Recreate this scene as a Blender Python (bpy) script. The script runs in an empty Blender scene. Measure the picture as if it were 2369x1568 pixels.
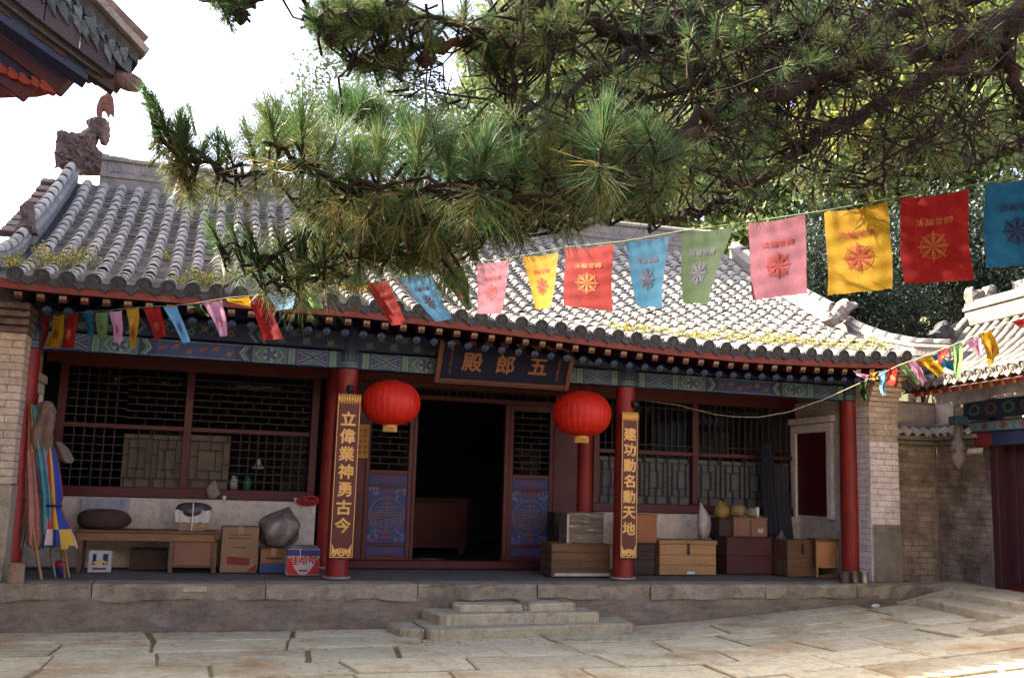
import bpy, bmesh, math, random
import numpy as np
from mathutils import Vector, Matrix

random.seed(7)
RNG = np.random.default_rng(11)
SC = bpy.context.scene
COL = SC.collection
PI = math.pi

# ------------------------------------------------------------------ camera
CAM_POS = np.array([-3.5619, -12.2515, 1.6594])
YAW, PITCH, ROLL, FPX = math.radians(-17.2684), math.radians(8.5034), math.radians(1.7789), 984.85
_cy, _sy, _cp, _sp = math.cos(YAW), math.sin(YAW), math.cos(PITCH), math.sin(PITCH)
_f = np.array([-_sy * _cp, _cy * _cp, _sp])
_r = np.array([_cy, _sy, 0.0])
_u = np.cross(_r, _f)
CR = math.cos(ROLL) * _r + math.sin(ROLL) * _u
CU = -math.sin(ROLL) * _r + math.cos(ROLL) * _u
CF = _f
cam_data = bpy.data.cameras.new("camera")
cam_data.sensor_width = 36.0
cam_data.lens = 36.0 * FPX / 1024.0
cam_data.clip_start = 0.05
cam_data.clip_end = 2000
cam = bpy.data.objects.new("camera", cam_data)
COL.objects.link(cam)
cam.matrix_world = Matrix(((CR[0], CU[0], -CF[0], CAM_POS[0]), (CR[1], CU[1], -CF[1], CAM_POS[1]),
                           (CR[2], CU[2], -CF[2], CAM_POS[2]), (0, 0, 0, 1)))
SC.camera = cam

# ------------------------------------------------------------------ light
SUN_EL, SUN_AZ = math.radians(35), math.radians(42)   # from the left (-X), slightly from behind the hall
SUN_DIR = Vector((-math.cos(SUN_EL) * math.cos(SUN_AZ), math.cos(SUN_EL) * math.sin(SUN_AZ), math.sin(SUN_EL)))
world = bpy.data.worlds.new("World")
SC.world = world
world.use_nodes = True
wn = world.node_tree
wn.nodes.clear()
sky = wn.nodes.new("ShaderNodeTexSky")
sky.sky_type = 'NISHITA'
sky.sun_disc = False
sky.sun_elevation = SUN_EL
sky.sun_rotation = math.atan2(SUN_DIR.x, SUN_DIR.y)
sky.altitude = 1600
sky.air_density = 0.42
sky.dust_density = 9.0
sky.ozone_density = 0.2
bg = wn.nodes.new("ShaderNodeBackground")
bg.inputs["Strength"].default_value = 0.15
wo = wn.nodes.new("ShaderNodeOutputWorld")
wn.links.new(sky.outputs[0], bg.inputs[0])
wn.links.new(bg.outputs[0], wo.inputs[0])
sun_data = bpy.data.lights.new("sun", 'SUN')
sun_data.energy = 4.6
sun_data.angle = math.radians(0.6)
sun_data.color = (1.0, 0.88, 0.71)
sun = bpy.data.objects.new("sun", sun_data)
COL.objects.link(sun)
sun.rotation_euler = (-SUN_DIR).to_track_quat('-Z', 'Y').to_euler()
sun.location = (-20, 8, 25)
SC.view_settings.view_transform = 'Standard'
SC.view_settings.look = 'None'
SC.view_settings.exposure = 3.2
SC.view_settings.gamma = 1.0
SC.view_settings.use_curve_mapping = False
SC.cycles.max_bounces = 8
SC.cycles.transparent_max_bounces = 16
SC.cycles.use_denoising = True

# ------------------------------------------------------------------ measuring helpers (photo measured at 2369 px width)
KD = 1024.0 / 2369.0
def ray(dx, dy):
    px, py = dx * KD - 512, dy * KD - 338.5
    d = CR * px - CU * py + CF * FPX
    return d / np.linalg.norm(d)
def AY(dx, dy, Y):
    d = ray(dx, dy); return Vector(CAM_POS + d * (Y - CAM_POS[1]) / d[1])
def AZ(dx, dy, Z):
    d = ray(dx, dy); return Vector(CAM_POS + d * (Z - CAM_POS[2]) / d[2])
def AX(dx, dy, X):
    d = ray(dx, dy); return Vector(CAM_POS + d * (X - CAM_POS[0]) / d[0])
def AD(dx, dy, t):
    d = ray(dx, dy); return Vector(CAM_POS + d * t / float(d @ CF))

# ------------------------------------------------------------------ materials
MATS = {}
# tone of each finish, measured against the photo (porch finishes darkened in place of deeper shade)
TONE = {"lime_wash": .74, "red_lacquer": .66, "dark_red_lacquer": .55, "navy_paint": .6, "blue_paint": .85, "worn_wood": .55, "light_pine_wood": .72, "dark_wood": .6,
        "cardboard": .62, "brown_carton_card": .62, "orange_ply": .7, "porch_floor": .55, "cement_render": 1.05, "window_paper": .62, "grey_window_paper": .48, "kerb_stone": .72, "verge_tile_blue": .62, "weathered_carving": .75, "tree_trunk": .6,
        "bench_wood": .7, "white_card": .75, "gold_paint": .8, "dull_gold_paint": .62, "red_fascia": .75, "vermilion_paint": .75, "whitewashed_brick": 1.22, "tan_brick": 1.12, "rough_plaster": .8,
        "pale_blue_cloth": .6, "white_sheet_paper": .7, "grey_bag_film": .6, "clear_plastic_bag": .7, "pine_bark": .30, "couplet_maroon": .8, "rafter_end_paint": .8,
        "sky_blue_paint": .85, "maroon_chest_paint": .7, "flaking_crate_paint": .62, "brown_bundle": .6, "faded_pink_cloth": .8, "wrapped_cloth": .55, "grey_flap_cloth": .6, "plaque_gold": .42, "pendant_paint": .5, "sooty_brick": 1.05, "lotus_red": .5, "shaded_trough_tile": 2.3, "grey_roof_tile": 1.12,
        "orange_card": .7, "printed_white": .7, "navy_cloth": .5, "grey_cloth": .5, "yellow_plastic_bag": .6, "tan_bag": .6, "banner_yellow": .8, "lantern_silk": 1.0, "notice_yellow": .7,
        "cloth_yellow": .42, "cloth_red": .33, "cloth_blue": .28, "cloth_lblue": .50, "cloth_green": .10, "cloth_lgreen": .36, "cloth_pink": .29, "dark_tile_face": .6, "cloth_lpink": .56, "cloth_maroon": .6,
        "white_enamel": .7, "carton_red": .8, "worn_plinth_stone": .8}
def mat(name, c1, c2=None, scale=6.0, rough=0.8, bump=0.0, bscale=40.0, rnd=0.0, metal=0.0, stretch=(1, 1, 1),
        spec=0.3, c3=None, s3=1.5, t3=(0.55, 0.7), island=0.0, transl=0.0, detail=6.0):
    if name in MATS: return MATS[name]
    tn = TONE.get(name, 1.0)
    c1 = tuple(v * tn for v in c1); c2 = c2 and tuple(v * tn for v in c2); c3 = c3 and tuple(v * tn for v in c3)
    m = bpy.data.materials.new(name); m.use_nodes = True
    nt = m.node_tree; N = nt.nodes; L = nt.links
    b = N["Principled BSDF"]; out = N["Material Output"]
    b.inputs["Roughness"].default_value = rough
    b.inputs["Metallic"].default_value = metal
    b.inputs["Specular IOR Level"].default_value = spec
    g = N.new("ShaderNodeNewGeometry")
    mp = N.new("ShaderNodeMapping"); mp.inputs["Scale"].default_value = stretch
    L.new(g.outputs["Position"], mp.inputs["Vector"])
    col = None
    def rgb(c):
        n = N.new("ShaderNodeRGB"); n.outputs[0].default_value = (*c, 1); return n.outputs[0]
    def mix(f, a, bb, mode='MIX'):
        n = N.new("ShaderNodeMix"); n.data_type = 'RGBA'; n.blend_type = mode
        if isinstance(f, float): n.inputs[0].default_value = f
        else: L.new(f, n.inputs[0])
        L.new(a, n.inputs[6]); L.new(bb, n.inputs[7]); return n.outputs[2]
    def noise(s, d=6.0, r=0.6):
        n = N.new("ShaderNodeTexNoise"); n.inputs["Scale"].default_value = s
        n.inputs["Detail"].default_value = d; n.inputs["Roughness"].default_value = r
        L.new(mp.outputs[0], n.inputs["Vector"]); return n.outputs["Fac"]
    def ramp(f, a, bb):
        n = N.new("ShaderNodeMapRange"); n.inputs[1].default_value = a; n.inputs[2].default_value = bb
        n.clamp = True; L.new(f, n.inputs[0]); return n.outputs[0]
    col = rgb(c1)
    if c2 is not None:
        col = mix(ramp(noise(scale, detail), 0.35, 0.65), col, rgb(c2))
    if c3 is not None:
        col = mix(ramp(noise(s3, 8.0, 0.65), *t3), col, rgb(c3))
    if rnd:
        oi = N.new("ShaderNodeObjectInfo")
        mr = N.new("ShaderNodeMapRange"); mr.inputs[3].default_value = 1 - rnd; mr.inputs[4].default_value = 1 + rnd
        L.new(oi.outputs["Random"], mr.inputs[0])
        hs = N.new("ShaderNodeHueSaturation"); L.new(mr.outputs[0], hs.inputs["Value"]); L.new(col, hs.inputs["Color"]); col = hs.outputs[0]
    if island:
        mr = N.new("ShaderNodeMapRange"); mr.inputs[3].default_value = 1 - island; mr.inputs[4].default_value = 1 + island
        L.new(g.outputs["Random Per Island"], mr.inputs[0])
        hs = N.new("ShaderNodeHueSaturation"); L.new(mr.outputs[0], hs.inputs["Value"]); L.new(col, hs.inputs["Color"]); col = hs.outputs[0]
    if bump >= .2:      # grit, scuffs and small stains
        def mul(f, lo, hi, a, bb):
            mr = N.new("ShaderNodeMapRange"); mr.inputs[1].default_value = a; mr.inputs[2].default_value = bb
            mr.inputs[3].default_value = lo; mr.inputs[4].default_value = hi; L.new(f, mr.inputs[0])
            hs = N.new("ShaderNodeHueSaturation"); L.new(mr.outputs[0], hs.inputs["Value"]); L.new(col_[0], hs.inputs["Color"]); col_[0] = hs.outputs[0]
        col_ = [col]
        mul(noise(85.0, 3.0, .7), .72, 1.25, .3, .7)
        mul(noise(11.0, 8.0, .75), .70, 1.08, .32, .52)
        col = col_[0]
    L.new(col, b.inputs["Base Color"])
    if bump:
        bn = N.new("ShaderNodeBump"); bn.inputs["Strength"].default_value = min(1.0, bump)
        bn.inputs["Distance"].default_value = 0.02
        L.new(noise(bscale, 5.0), bn.inputs["Height"]); L.new(bn.outputs[0], b.inputs["Normal"])
    if transl:
        tr = N.new("ShaderNodeBsdfTranslucent"); L.new(col, tr.inputs[0])
        ms = N.new("ShaderNodeMixShader"); ms.inputs[0].default_value = transl
        L.new(b.outputs[0], ms.inputs[1]); L.new(tr.outputs[0], ms.inputs[2]); L.new(ms.outputs[0], out.inputs[0])
    MATS[name] = m
    return m

def glass_mat():
    m = bpy.data.materials.new("window_glass"); m.use_nodes = True
    nt = m.node_tree; N = nt.nodes; L = nt.links
    N.remove(N["Principled BSDF"])
    t = N.new("ShaderNodeBsdfTransparent"); t.inputs[0].default_value = (.75, .8, .82, 1)
    gl = N.new("ShaderNodeBsdfGlossy"); gl.inputs["Roughness"].default_value = .04
    fr = N.new("ShaderNodeFresnel"); fr.inputs[0].default_value = 1.13
    ms = N.new("ShaderNodeMixShader")
    L.new(fr.outputs[0], ms.inputs[0]); L.new(t.outputs[0], ms.inputs[1]); L.new(gl.outputs[0], ms.inputs[2])
    L.new(ms.outputs[0], N["Material Output"].inputs[0])
    return m

M_glass = glass_mat()
M_stone = mat("courtyard_stone", (.49, .42, .265), (.42, .355, .225), 3, .9, .4, 60, rnd=.15, c3=(.30, .185, .08), s3=.9, t3=(.50, .68))
M_dirt = mat("joint_dirt", (.22, .15, .08), (.16, .11, .055), 8, .95, .6, 60)
M_kerb = mat("kerb_stone", (.38, .315, .225), (.28, .23, .165), 5, .9, .5, 45, rnd=.12, c3=(.20, .145, .10), s3=2.2, t3=(.5, .68))
M_cement = mat("cement_render", (.20, .155, .115), (.13, .102, .08), 2.5, .92, .4, 30, c3=(.22, .18, .15), s3=3.5, t3=(.56, .72), stretch=(1, 1, 2))
M_floor = mat("porch_floor", (.23, .195, .165), (.17, .145, .125), 4, .9, .3, 40)
M_step = mat("step_stone", (.39, .33, .22), (.31, .255, .17), 6, .9, .45, 50, rnd=.1, c3=(.2, .16, .12), s3=3, t3=(.55, .7))
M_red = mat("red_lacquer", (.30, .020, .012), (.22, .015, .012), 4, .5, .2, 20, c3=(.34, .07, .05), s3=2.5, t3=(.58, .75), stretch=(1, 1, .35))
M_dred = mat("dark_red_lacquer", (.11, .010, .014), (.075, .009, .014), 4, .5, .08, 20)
M_fascia = mat("red_fascia", (.20, .030, .018), (.14, .024, .016), 6, .6, .2, 30, c3=(.16, .07, .035), s3=5, t3=(.6, .7))
M_navy = mat("navy_paint", (.015, .025, .10), (.02, .035, .07), 8, .6, .1, 20)
M_blue = mat("blue_paint", (.018, .032, .15), (.02, .04, .10), 10, .6, .05, 20)
M_teal = mat("teal_paint", (.03, .085, .095), (.035, .06, .09), 10, .6)
M_green = mat("green_paint", (.045, .11, .085), (.07, .12, .11), 10, .6)
M_pale = mat("pale_paint", (.15, .19, .18), (.10, .14, .15), 14, .6)
M_gold = mat("gold_paint", (.72, .40, .09), (.60, .31, .06), 20, .45, spec=.5)
M_dgold = mat("dull_gold_paint", (.22, .10, .04), (.17, .075, .035), 20, .5)
M_redpaint = mat("vermilion_paint", (.24, .022, .018), (.17, .018, .018), 14, .6)
M_skyblue = mat("sky_blue_paint", (.09, .14, .30), (.06, .10, .24), 14, .6)
M_trough = mat("shaded_trough_tile", (.115, .105, .095), (.075, .07, .066), 7, .9, .4, 50, island=.2)  # darker colour stands for the shadow between the tile rows
M_tile = mat("grey_roof_tile", (.37, .325, .265), (.26, .24, .21), 6, .85, .35, 50, rnd=.16, c3=(.34, .315, .27), s3=2.4, t3=(.48, .68), island=.12)
M_tiledark = mat("dark_tile_face", (.085, .085, .088), (.055, .055, .06), 14, .85, .5, 60, rnd=.15)
M_gtile = mat("dark_gate_tile", (.15, .135, .115), (.09, .082, .075), 6, .85, .35, 50, rnd=.18, c3=(.20, .175, .14), s3=2.4, t3=(.5, .68))  # roof tile darkened in colour to hold down the gate's stronger sunlight
M_gridge = mat("gate_ridge_stone", (.14, .12, .10), (.09, .08, .07), 6, .88, .5, 40)
M_ridge = mat("ridge_stone", (.23, .20, .17), (.14, .125, .12), 6, .88, .5, 40, c3=(.30, .25, .19), s3=3, t3=(.52, .7))
M_carved = mat("weathered_carving", (.21, .145, .115), (.13, .085, .075), 12, .9, .9, 25)
M_bricktan = mat("tan_brick", (.42, .335, .255), (.34, .265, .205), 6, .9, .4, 50, rnd=.12, c3=(.24, .17, .125), s3=2.2, t3=(.58, .74))
M_brickwhite = mat("whitewashed_brick", (.50, .44, .41), (.42, .365, .345), 5, .9, .3, 50, rnd=.07, c3=(.33, .26, .23), s3=3, t3=(.62, .75))
M_brickold = mat("sooty_brick", (.33, .255, .19), (.21, .16, .125), 3, .92, .5, 45, rnd=.2, c3=(.095, .066, .056), s3=1.4, t3=(.47, .66))
M_mortar2 = mat("whitewashed_joint", (.30, .25, .22), (.24, .20, .18), 8, .95, .3, 40)
M_mortar = mat("brick_mortar", (.21, .155, .115), (.15, .11, .085), 8, .95, .3, 40)
M_plaster = mat("rough_plaster", (.23, .195, .155), (.17, .15, .12), 4, .92, .5, 30, c3=(.30, .24, .18), s3=2.5)
M_lattice = mat("lattice_wood", (.022, .015, .015), (.03, .02, .018), 5, .7)
M_limewash = mat("lime_wash", (.57, .50, .43), (.48, .41, .36), 3, .9, .25, 30, c3=(.36, .28, .26), s3=3.2, t3=(.58, .72))
M_wood = mat("worn_wood", (.24, .12, .055), (.16, .08, .04), 3, .7, .25, 30, rnd=.15, stretch=(.4, 4, 6))
M_lwood = mat("light_pine_wood", (.44, .245, .105), (.34, .18, .075), 3, .65, .2, 30, rnd=.1, stretch=(.5, 4, 7))
M_dwood = mat("dark_wood", (.075, .04, .03), (.05, .03, .025), 3, .7, .2, 30, rnd=.15, stretch=(.4, 4, 6))
M_maroon = mat("maroon_chest_paint", (.085, .018, .02), (.06, .015, .018), 4, .55, .1, 20, c3=(.20, .09, .07), s3=4, t3=(.68, .74))
M_card = mat("cardboard", (.36, .22, .13), (.31, .19, .11), 4, .85, .05, 30)
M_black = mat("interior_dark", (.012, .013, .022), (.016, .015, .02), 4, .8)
M_bark = mat("pine_bark", (.07, .042, .032), (.035, .024, .022), 18, .95, .9, 40, c3=(.16, .065, .035), s3=5, t3=(.56, .72))
M_iron = mat("black_iron", (.02, .02, .024), rough=.5, metal=.4)
M_tin = mat("tin_metal", (.42, .38, .32), (.28, .25, .21), 10, .35, metal=.8, spec=.5)
M_paper = mat("window_paper", (.30, .215, .15), (.24, .17, .12), 4, .9)
M_paperg = mat("grey_window_paper", (.34, .31, .31), (.27, .25, .26), 4, .9)
M_rope = mat("pale_rope", (.36, .32, .19), rough=.8)
M_white = mat("white_enamel", (.72, .70, .66), rough=.4)
M_lantern = mat("lantern_silk", (.60, .024, .008), (.50, .016, .008), 3, .5, transl=.25)
M_pole = mat("weathered_pole", (.20, .18, .16), (.13, .12, .11), 6, .9)

# ------------------------------------------------------------------ mesh builder
WPOS = {}
class MB:
    def __init__(s): s.v = []; s.f = []; s.mi = []; s.m = 0
    def add(s, vs, fs):
        o = len(s.v); s.v += [tuple(p) for p in vs]
        s.f += [tuple(i + o for i in f) for f in fs]; s.mi += [s.m] * len(fs); return s
    def quad(s, a, b, c, d): return s.add([a, b, c, d], [(0, 1, 2, 3)])
    def obox(s, c, ux, uy, uz, bev=0.0):
        """box: centre c and three half-extent vectors, chamfered by bev"""
        c, ux, uy, uz = Vector(c), Vector(ux), Vector(uy), Vector(uz)
        if ux.cross(uy).dot(uz) < 0: ux = -ux
        if not bev:
            vs = [c + ux * i + uy * j + uz * k for k in (-1, 1) for j in (-1, 1) for i in (-1, 1)]
            return s.add(vs, [(0, 2, 3, 1), (4, 5, 7, 6), (0, 1, 5, 4), (2, 6, 7, 3), (0, 4, 6, 2), (1, 3, 7, 5)])
        lx, ly, lz = ux.length, uy.length, uz.length
        bev = min(bev, .45 * min(lx, ly, lz))
        fx, fy, fz = 1 - bev / lx, 1 - bev / ly, 1 - bev / lz
        vs, idx = [], {}
        for k in (-1, 1):
            for j in (-1, 1):
                for i in (-1, 1):
                    for ax in range(3):
                        q = (i * (1 if ax == 0 else fx), j * (1 if ax == 1 else fy), k * (1 if ax == 2 else fz))
                        idx[(i, j, k, ax)] = len(vs); vs.append(c + ux * q[0] + uy * q[1] + uz * q[2])
        F = []
        X = lambda i, j, k, a: idx[(i, j, k, a)]
        for sg in (-1, 1):
            a = [(sg, -1, -1), (sg, 1, -1), (sg, 1, 1), (sg, -1, 1)]
            b = [(-1, sg, -1), (-1, sg, 1), (1, sg, 1), (1, sg, -1)]
            d = [(-1, -1, sg), (1, -1, sg), (1, 1, sg), (-1, 1, sg)]
            for ax, q in ((0, a), (1, b), (2, d)):
                f = [X(*p, ax) for p in q]
                F.append(tuple(f if sg > 0 else f[::-1]))
        for j in (-1, 1):
            for k in (-1, 1):
                f = [X(-1, j, k, 1), X(1, j, k, 1), X(1, j, k, 2), X(-1, j, k, 2)]
                F.append(tuple(f if j * k > 0 else f[::-1]))
        for i in (-1, 1):
            for k in (-1, 1):
                f = [X(i, -1, k, 2), X(i, 1, k, 2), X(i, 1, k, 0), X(i, -1, k, 0)]
                F.append(tuple(f if i * k > 0 else f[::-1]))
            for j in (-1, 1):
                f = [X(i, j, -1, 0), X(i, j, 1, 0), X(i, j, 1, 1), X(i, j, -1, 1)]
                F.append(tuple(f if i * j > 0 else f[::-1]))
        for i in (-1, 1):
            for j in (-1, 1):
                for k in (-1, 1):
                    f = [X(i, j, k, 0), X(i, j, k, 1), X(i, j, k, 2)]
                    F.append(tuple(f if i * j * k > 0 else f[::-1]))
        return s.add(vs, F)
    def box(s, x0, x1, y0, y1, z0, z1, bev=0.0):
        return s.obox(((x0 + x1) / 2, (y0 + y1) / 2, (z0 + z1) / 2), ((x1 - x0) / 2, 0, 0), (0, (y1 - y0) / 2, 0), (0, 0, (z1 - z0) / 2), bev)
    def bar(s, a, b, w, h=None, up=(0, 0, 1), bev=0.0):
        a, b = Vector(a), Vector(b); h = h or w
        d = b - a; L = d.length; d.normalize(); up = Vector(up)
        sd = d.cross(up)
        if sd.length < 1e-4: sd = d.cross(Vector((0, 1, 0)))
        sd.normalize(); up = sd.cross(d)
        return s.obox((a + b) / 2, d * L / 2, sd * w / 2, up * h / 2, bev)
    def tube(s, pts, rad, n=8, cap=True):
        pts = [Vector(p) for p in pts]; k = len(pts)
        if not hasattr(rad, '__len__'): rad = [rad] * k
        vs, fs = [], []
        ref = Vector((0, 0, 1))
        for i in range(k):
            d = (pts[min(i + 1, k - 1)] - pts[max(i - 1, 0)]).normalized()
            a = d.cross(ref)
            if a.length < .05: a = d.cross(Vector((0, 1, 0)))
            a.normalize(); b = a.cross(d); ref = b.copy()
            for j in range(n):
                t = 2 * PI * j / n
                vs.append(pts[i] + (a * math.cos(t) + b * math.sin(t)) * rad[i])
        for i in range(k - 1):
            for j in range(n):
                fs.append((i * n + j, (i + 1) * n + j, (i + 1) * n + (j + 1) % n, i * n + (j + 1) % n))
        if cap:
            fs.append(tuple(range(n))); fs.append(tuple((k - 1) * n + j for j in range(n - 1, -1, -1)))
        return s.add(vs, fs)
    def lathe(s, c, prof, n=24, rib=0.0, ribn=0):
        c = Vector(c); vs, fs = [], []
        for r, z in prof:
            for j in range(n):
                t = 2 * PI * j / n
                rr = r * (1 + rib * abs(math.cos(ribn * t / 2))) if rib else r
                vs.append(c + Vector((rr * math.cos(t), rr * math.sin(t), z)))
        for i in range(len(prof) - 1):
            for j in range(n):
                fs.append((i * n + j, i * n + (j + 1) % n, (i + 1) * n + (j + 1) % n, (i + 1) * n + j))
        fs.append(tuple(range(n - 1, -1, -1))); fs.append(tuple((len(prof) - 1) * n + j for j in range(n)))
        return s.add(vs, fs)
    def prism(s, pts, depth):
        """closed outline pts (3D, planar) pushed along the vector depth"""
        pts = [Vector(p) for p in pts]; dv = Vector(depth); n = len(pts)
        nor = Vector((0, 0, 0))
        for i in range(n): nor += pts[i].cross(pts[(i + 1) % n])
        if nor.dot(dv) > 0: pts = pts[::-1]
        vs = pts + [p + dv for p in pts]
        fs = [tuple(range(n)), tuple(range(2 * n - 1, n - 1, -1))]
        fs += [(i, n + i, n + (i + 1) % n, (i + 1) % n)[::-1] for i in range(n)]
        # side winding (outward)
        fs = fs[:2] + [f[::-1] for f in fs[2:]]
        return s.add(vs, fs)
    def ring(s, c, ax, ay, r0, r1, n=20, depth=None):
        c, ax, ay = Vector(c), Vector(ax), Vector(ay)
        vs, fs = [], []
        for j in range(n):
            t = 2 * PI * j / n; d = ax * math.cos(t) + ay * math.sin(t)
            vs += [c + d * r0, c + d * r1]
        for j in range(n):
            k = (j + 1) % n
            fs.append((2 * j, 2 * j + 1, 2 * k + 1, 2 * k))
        return s.add(vs, fs)
    def build(s, name, mats, parent=None, smooth=False, origin=None):
        me = bpy.data.meshes.new(name)
        off = Vector(WPOS[parent.name]) if parent is not None else Vector((0, 0, 0))
        org = Vector(origin) if origin is not None else off
        me.from_pydata([(p[0] - org.x, p[1] - org.y, p[2] - org.z) for p in s.v], [], s.f)
        for m in (mats if isinstance(mats, (list, tuple)) else [mats]): me.materials.append(m)
        if max(s.mi or [0]) > 0: me.polygons.foreach_set("material_index", s.mi)
        if smooth: me.polygons.foreach_set("use_smooth", [True] * len(me.polygons))
        me.validate(); me.update()
        o = bpy.data.objects.new(name, me); COL.objects.link(o)
        if parent is not None: o.parent = parent
        o.location = org - off
        WPOS[o.name] = tuple(org)
        return o

def smooth_by_angle(o, deg=35):
    me = o.data
    bm = bmesh.new(); bm.from_mesh(me)
    for e in bm.edges:
        e.smooth = not (len(e.link_faces) == 2 and e.calc_face_angle(0) > math.radians(deg))
    for f in bm.faces: f.smooth = True
    bm.to_mesh(me); bm.free(); return o

def tag(o, label, cat, group=None):
    o["label"] = label; o["category"] = cat
    if group: o["group"] = group
    return o
def thing(name, label, cat, loc=(0, 0, 0), group=None):
    o = bpy.data.objects.new(name, None); COL.objects.link(o); o.location = loc; o.empty_display_size = .2
    WPOS[o.name] = tuple(loc)
    return tag(o, label, cat, group)
def structure(o): o["kind"] = "structure"; return o
def stuff(o): o["kind"] = "stuff"; return o
def inst(name, me, parent, mw):
    """another object of the mesh me, world matrix mw"""
    o = bpy.data.objects.new(name, me); COL.objects.link(o)
    off = Vector((0, 0, 0))
    if parent is not None:
        o.parent = parent; off = Vector(WPOS[parent.name])
    mw = mw.copy(); WPOS[o.name] = tuple(mw.translation); mw.translation = mw.translation - off
    o.matrix_local = mw
    return o
def mesh_only(mb, name, mats, smooth=False):
    o = mb.build(name, mats, None, smooth); me = o.data; bpy.data.objects.remove(o); return me
def frame(o, x, y, z):
    x, y, z, o = Vector(x), Vector(y), Vector(z), Vector(o)
    return Matrix(((x.x, y.x, z.x, o.x), (x.y, y.y, z.y, o.y), (x.z, y.z, z.z, o.z), (0, 0, 0, 1)))

_txt = {}
def text_mesh(body, offset=0.0):
    """flat lettering: vertices (N,2) in units of the font size, centred, and faces"""
    key = (body, offset)
    if key in _txt: return _txt[key]
    cu = bpy.data.curves.new("lettering", 'FONT'); cu.body = body; cu.size = 1; cu.offset = offset; cu.resolution_u = 2
    cu.align_x = 'CENTER'; cu.align_y = 'CENTER'; cu.fill_mode = 'FRONT'
    o = bpy.data.objects.new("lettering", cu); COL.objects.link(o)
    bpy.context.view_layer.update()
    dg = bpy.context.evaluated_depsgraph_get()
    me = bpy.data.meshes.new_from_object(o.evaluated_get(dg))
    vs = np.array([v.co[:2] for v in me.vertices]); fs = [tuple(p.vertices) for p in me.polygons]
    bpy.data.objects.remove(o); bpy.data.meshes.remove(me)
    if len(vs):
        vs = vs - (vs.max(0) + vs.min(0)) / 2
    _txt[key] = (vs, fs); return vs, fs
def put_text(mb, body, c, ux, uy, size, off=0.02, sx=1.0, depth=None):
    vs, fs = text_mesh(body, 0.0)
    c, ux, uy = Vector(c), Vector(ux), Vector(uy)
    nn = ux.cross(uy).normalized() * .00025
    for k, (a, b) in enumerate(((0, 0), (off, 0), (-off, 0), (0, off), (0, -off), (off * .7, off * .7), (-off * .7, -off * .7)) if off > .015 else ((0, 0),)):
        mb.add([c + nn * k + ux * ((p[0] + a) * size * sx) + uy * ((p[1] + b) * size) for p in vs], fs)
# ================================================================== GROUND
def gz(x, y=0.0):
    return 0.29 * min(1.0, max(0.0, (x - 1.2) / 4.2)) ** 1.2
g = MB()
xs = [-300, -60, -20, -10] + [(-8 + i * .5) for i in range(36)] + [14, 20, 60, 300]
ys = [-300, -60, -20, -14, -9, -6, -4, -2, -.6, 0.5, 3, 9, 20, 60, 120, 300]
for x in xs:
    for y in ys: g.v.append((x, y, gz(x) - .02))
for i in range(len(xs) - 1):
    for j in range(len(ys) - 1):
        a = i * len(ys) + j; g.f.append((a, a + len(ys), a + len(ys) + 1, a + 1)); g.mi.append(0)
ground = structure(g.build("ground", M_dirt))

def slab(poly, z0, z1, bev=.02, jit=.0, zf=None, sub=2):
    """worn stone slab over a plan polygon; zf(x) adds ground height"""
    pts = []
    n = len(poly)
    for i in range(n):
        a, b = Vector(poly[i]).to_2d(), Vector(poly[(i + 1) % n]).to_2d()
        for k in range(sub):
            p = a.lerp(b, k / sub)
            pts.append(p + Vector((random.uniform(-jit, jit), random.uniform(-jit, jit))))
    c = sum(pts, Vector((0, 0))) / len(pts)
    m = len(pts); mb = MB()
    zz = (lambda p: zf(p.x)) if zf else (lambda p: 0)
    ins = [p + (c - p).normalized() * bev for p in pts]
    ins2 = [p + (c - p).normalized() * bev * 3.2 for p in pts]
    mb.v += [(p.x, p.y, z0 + zz(p)) for p in pts]
    mb.v += [(p.x, p.y, z1 - bev * .9 + zz(p) + random.uniform(-jit, jit) * .2) for p in pts]
    mb.v += [(p.x, p.y, z1 - bev * .15 + zz(p)) for p in ins]
    mb.v += [(p.x, p.y, z1 + zz(p)) for p in ins2]
    for r in range(3):
        for i in range(m):
            mb.f.append((r * m + i, r * m + (i + 1) % m, (r + 1) * m + (i + 1) % m, (r + 1) * m + i)); mb.mi.append(0)
    mb.f.append(tuple(3 * m + i for i in range(m))); mb.mi.append(0)
    if sum(pts[i].x * pts[(i + 1) % m].y - pts[(i + 1) % m].x * pts[i].y for i in range(m)) < 0:
        mb.f = [f[::-1] for f in mb.f]
    return mb

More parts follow.
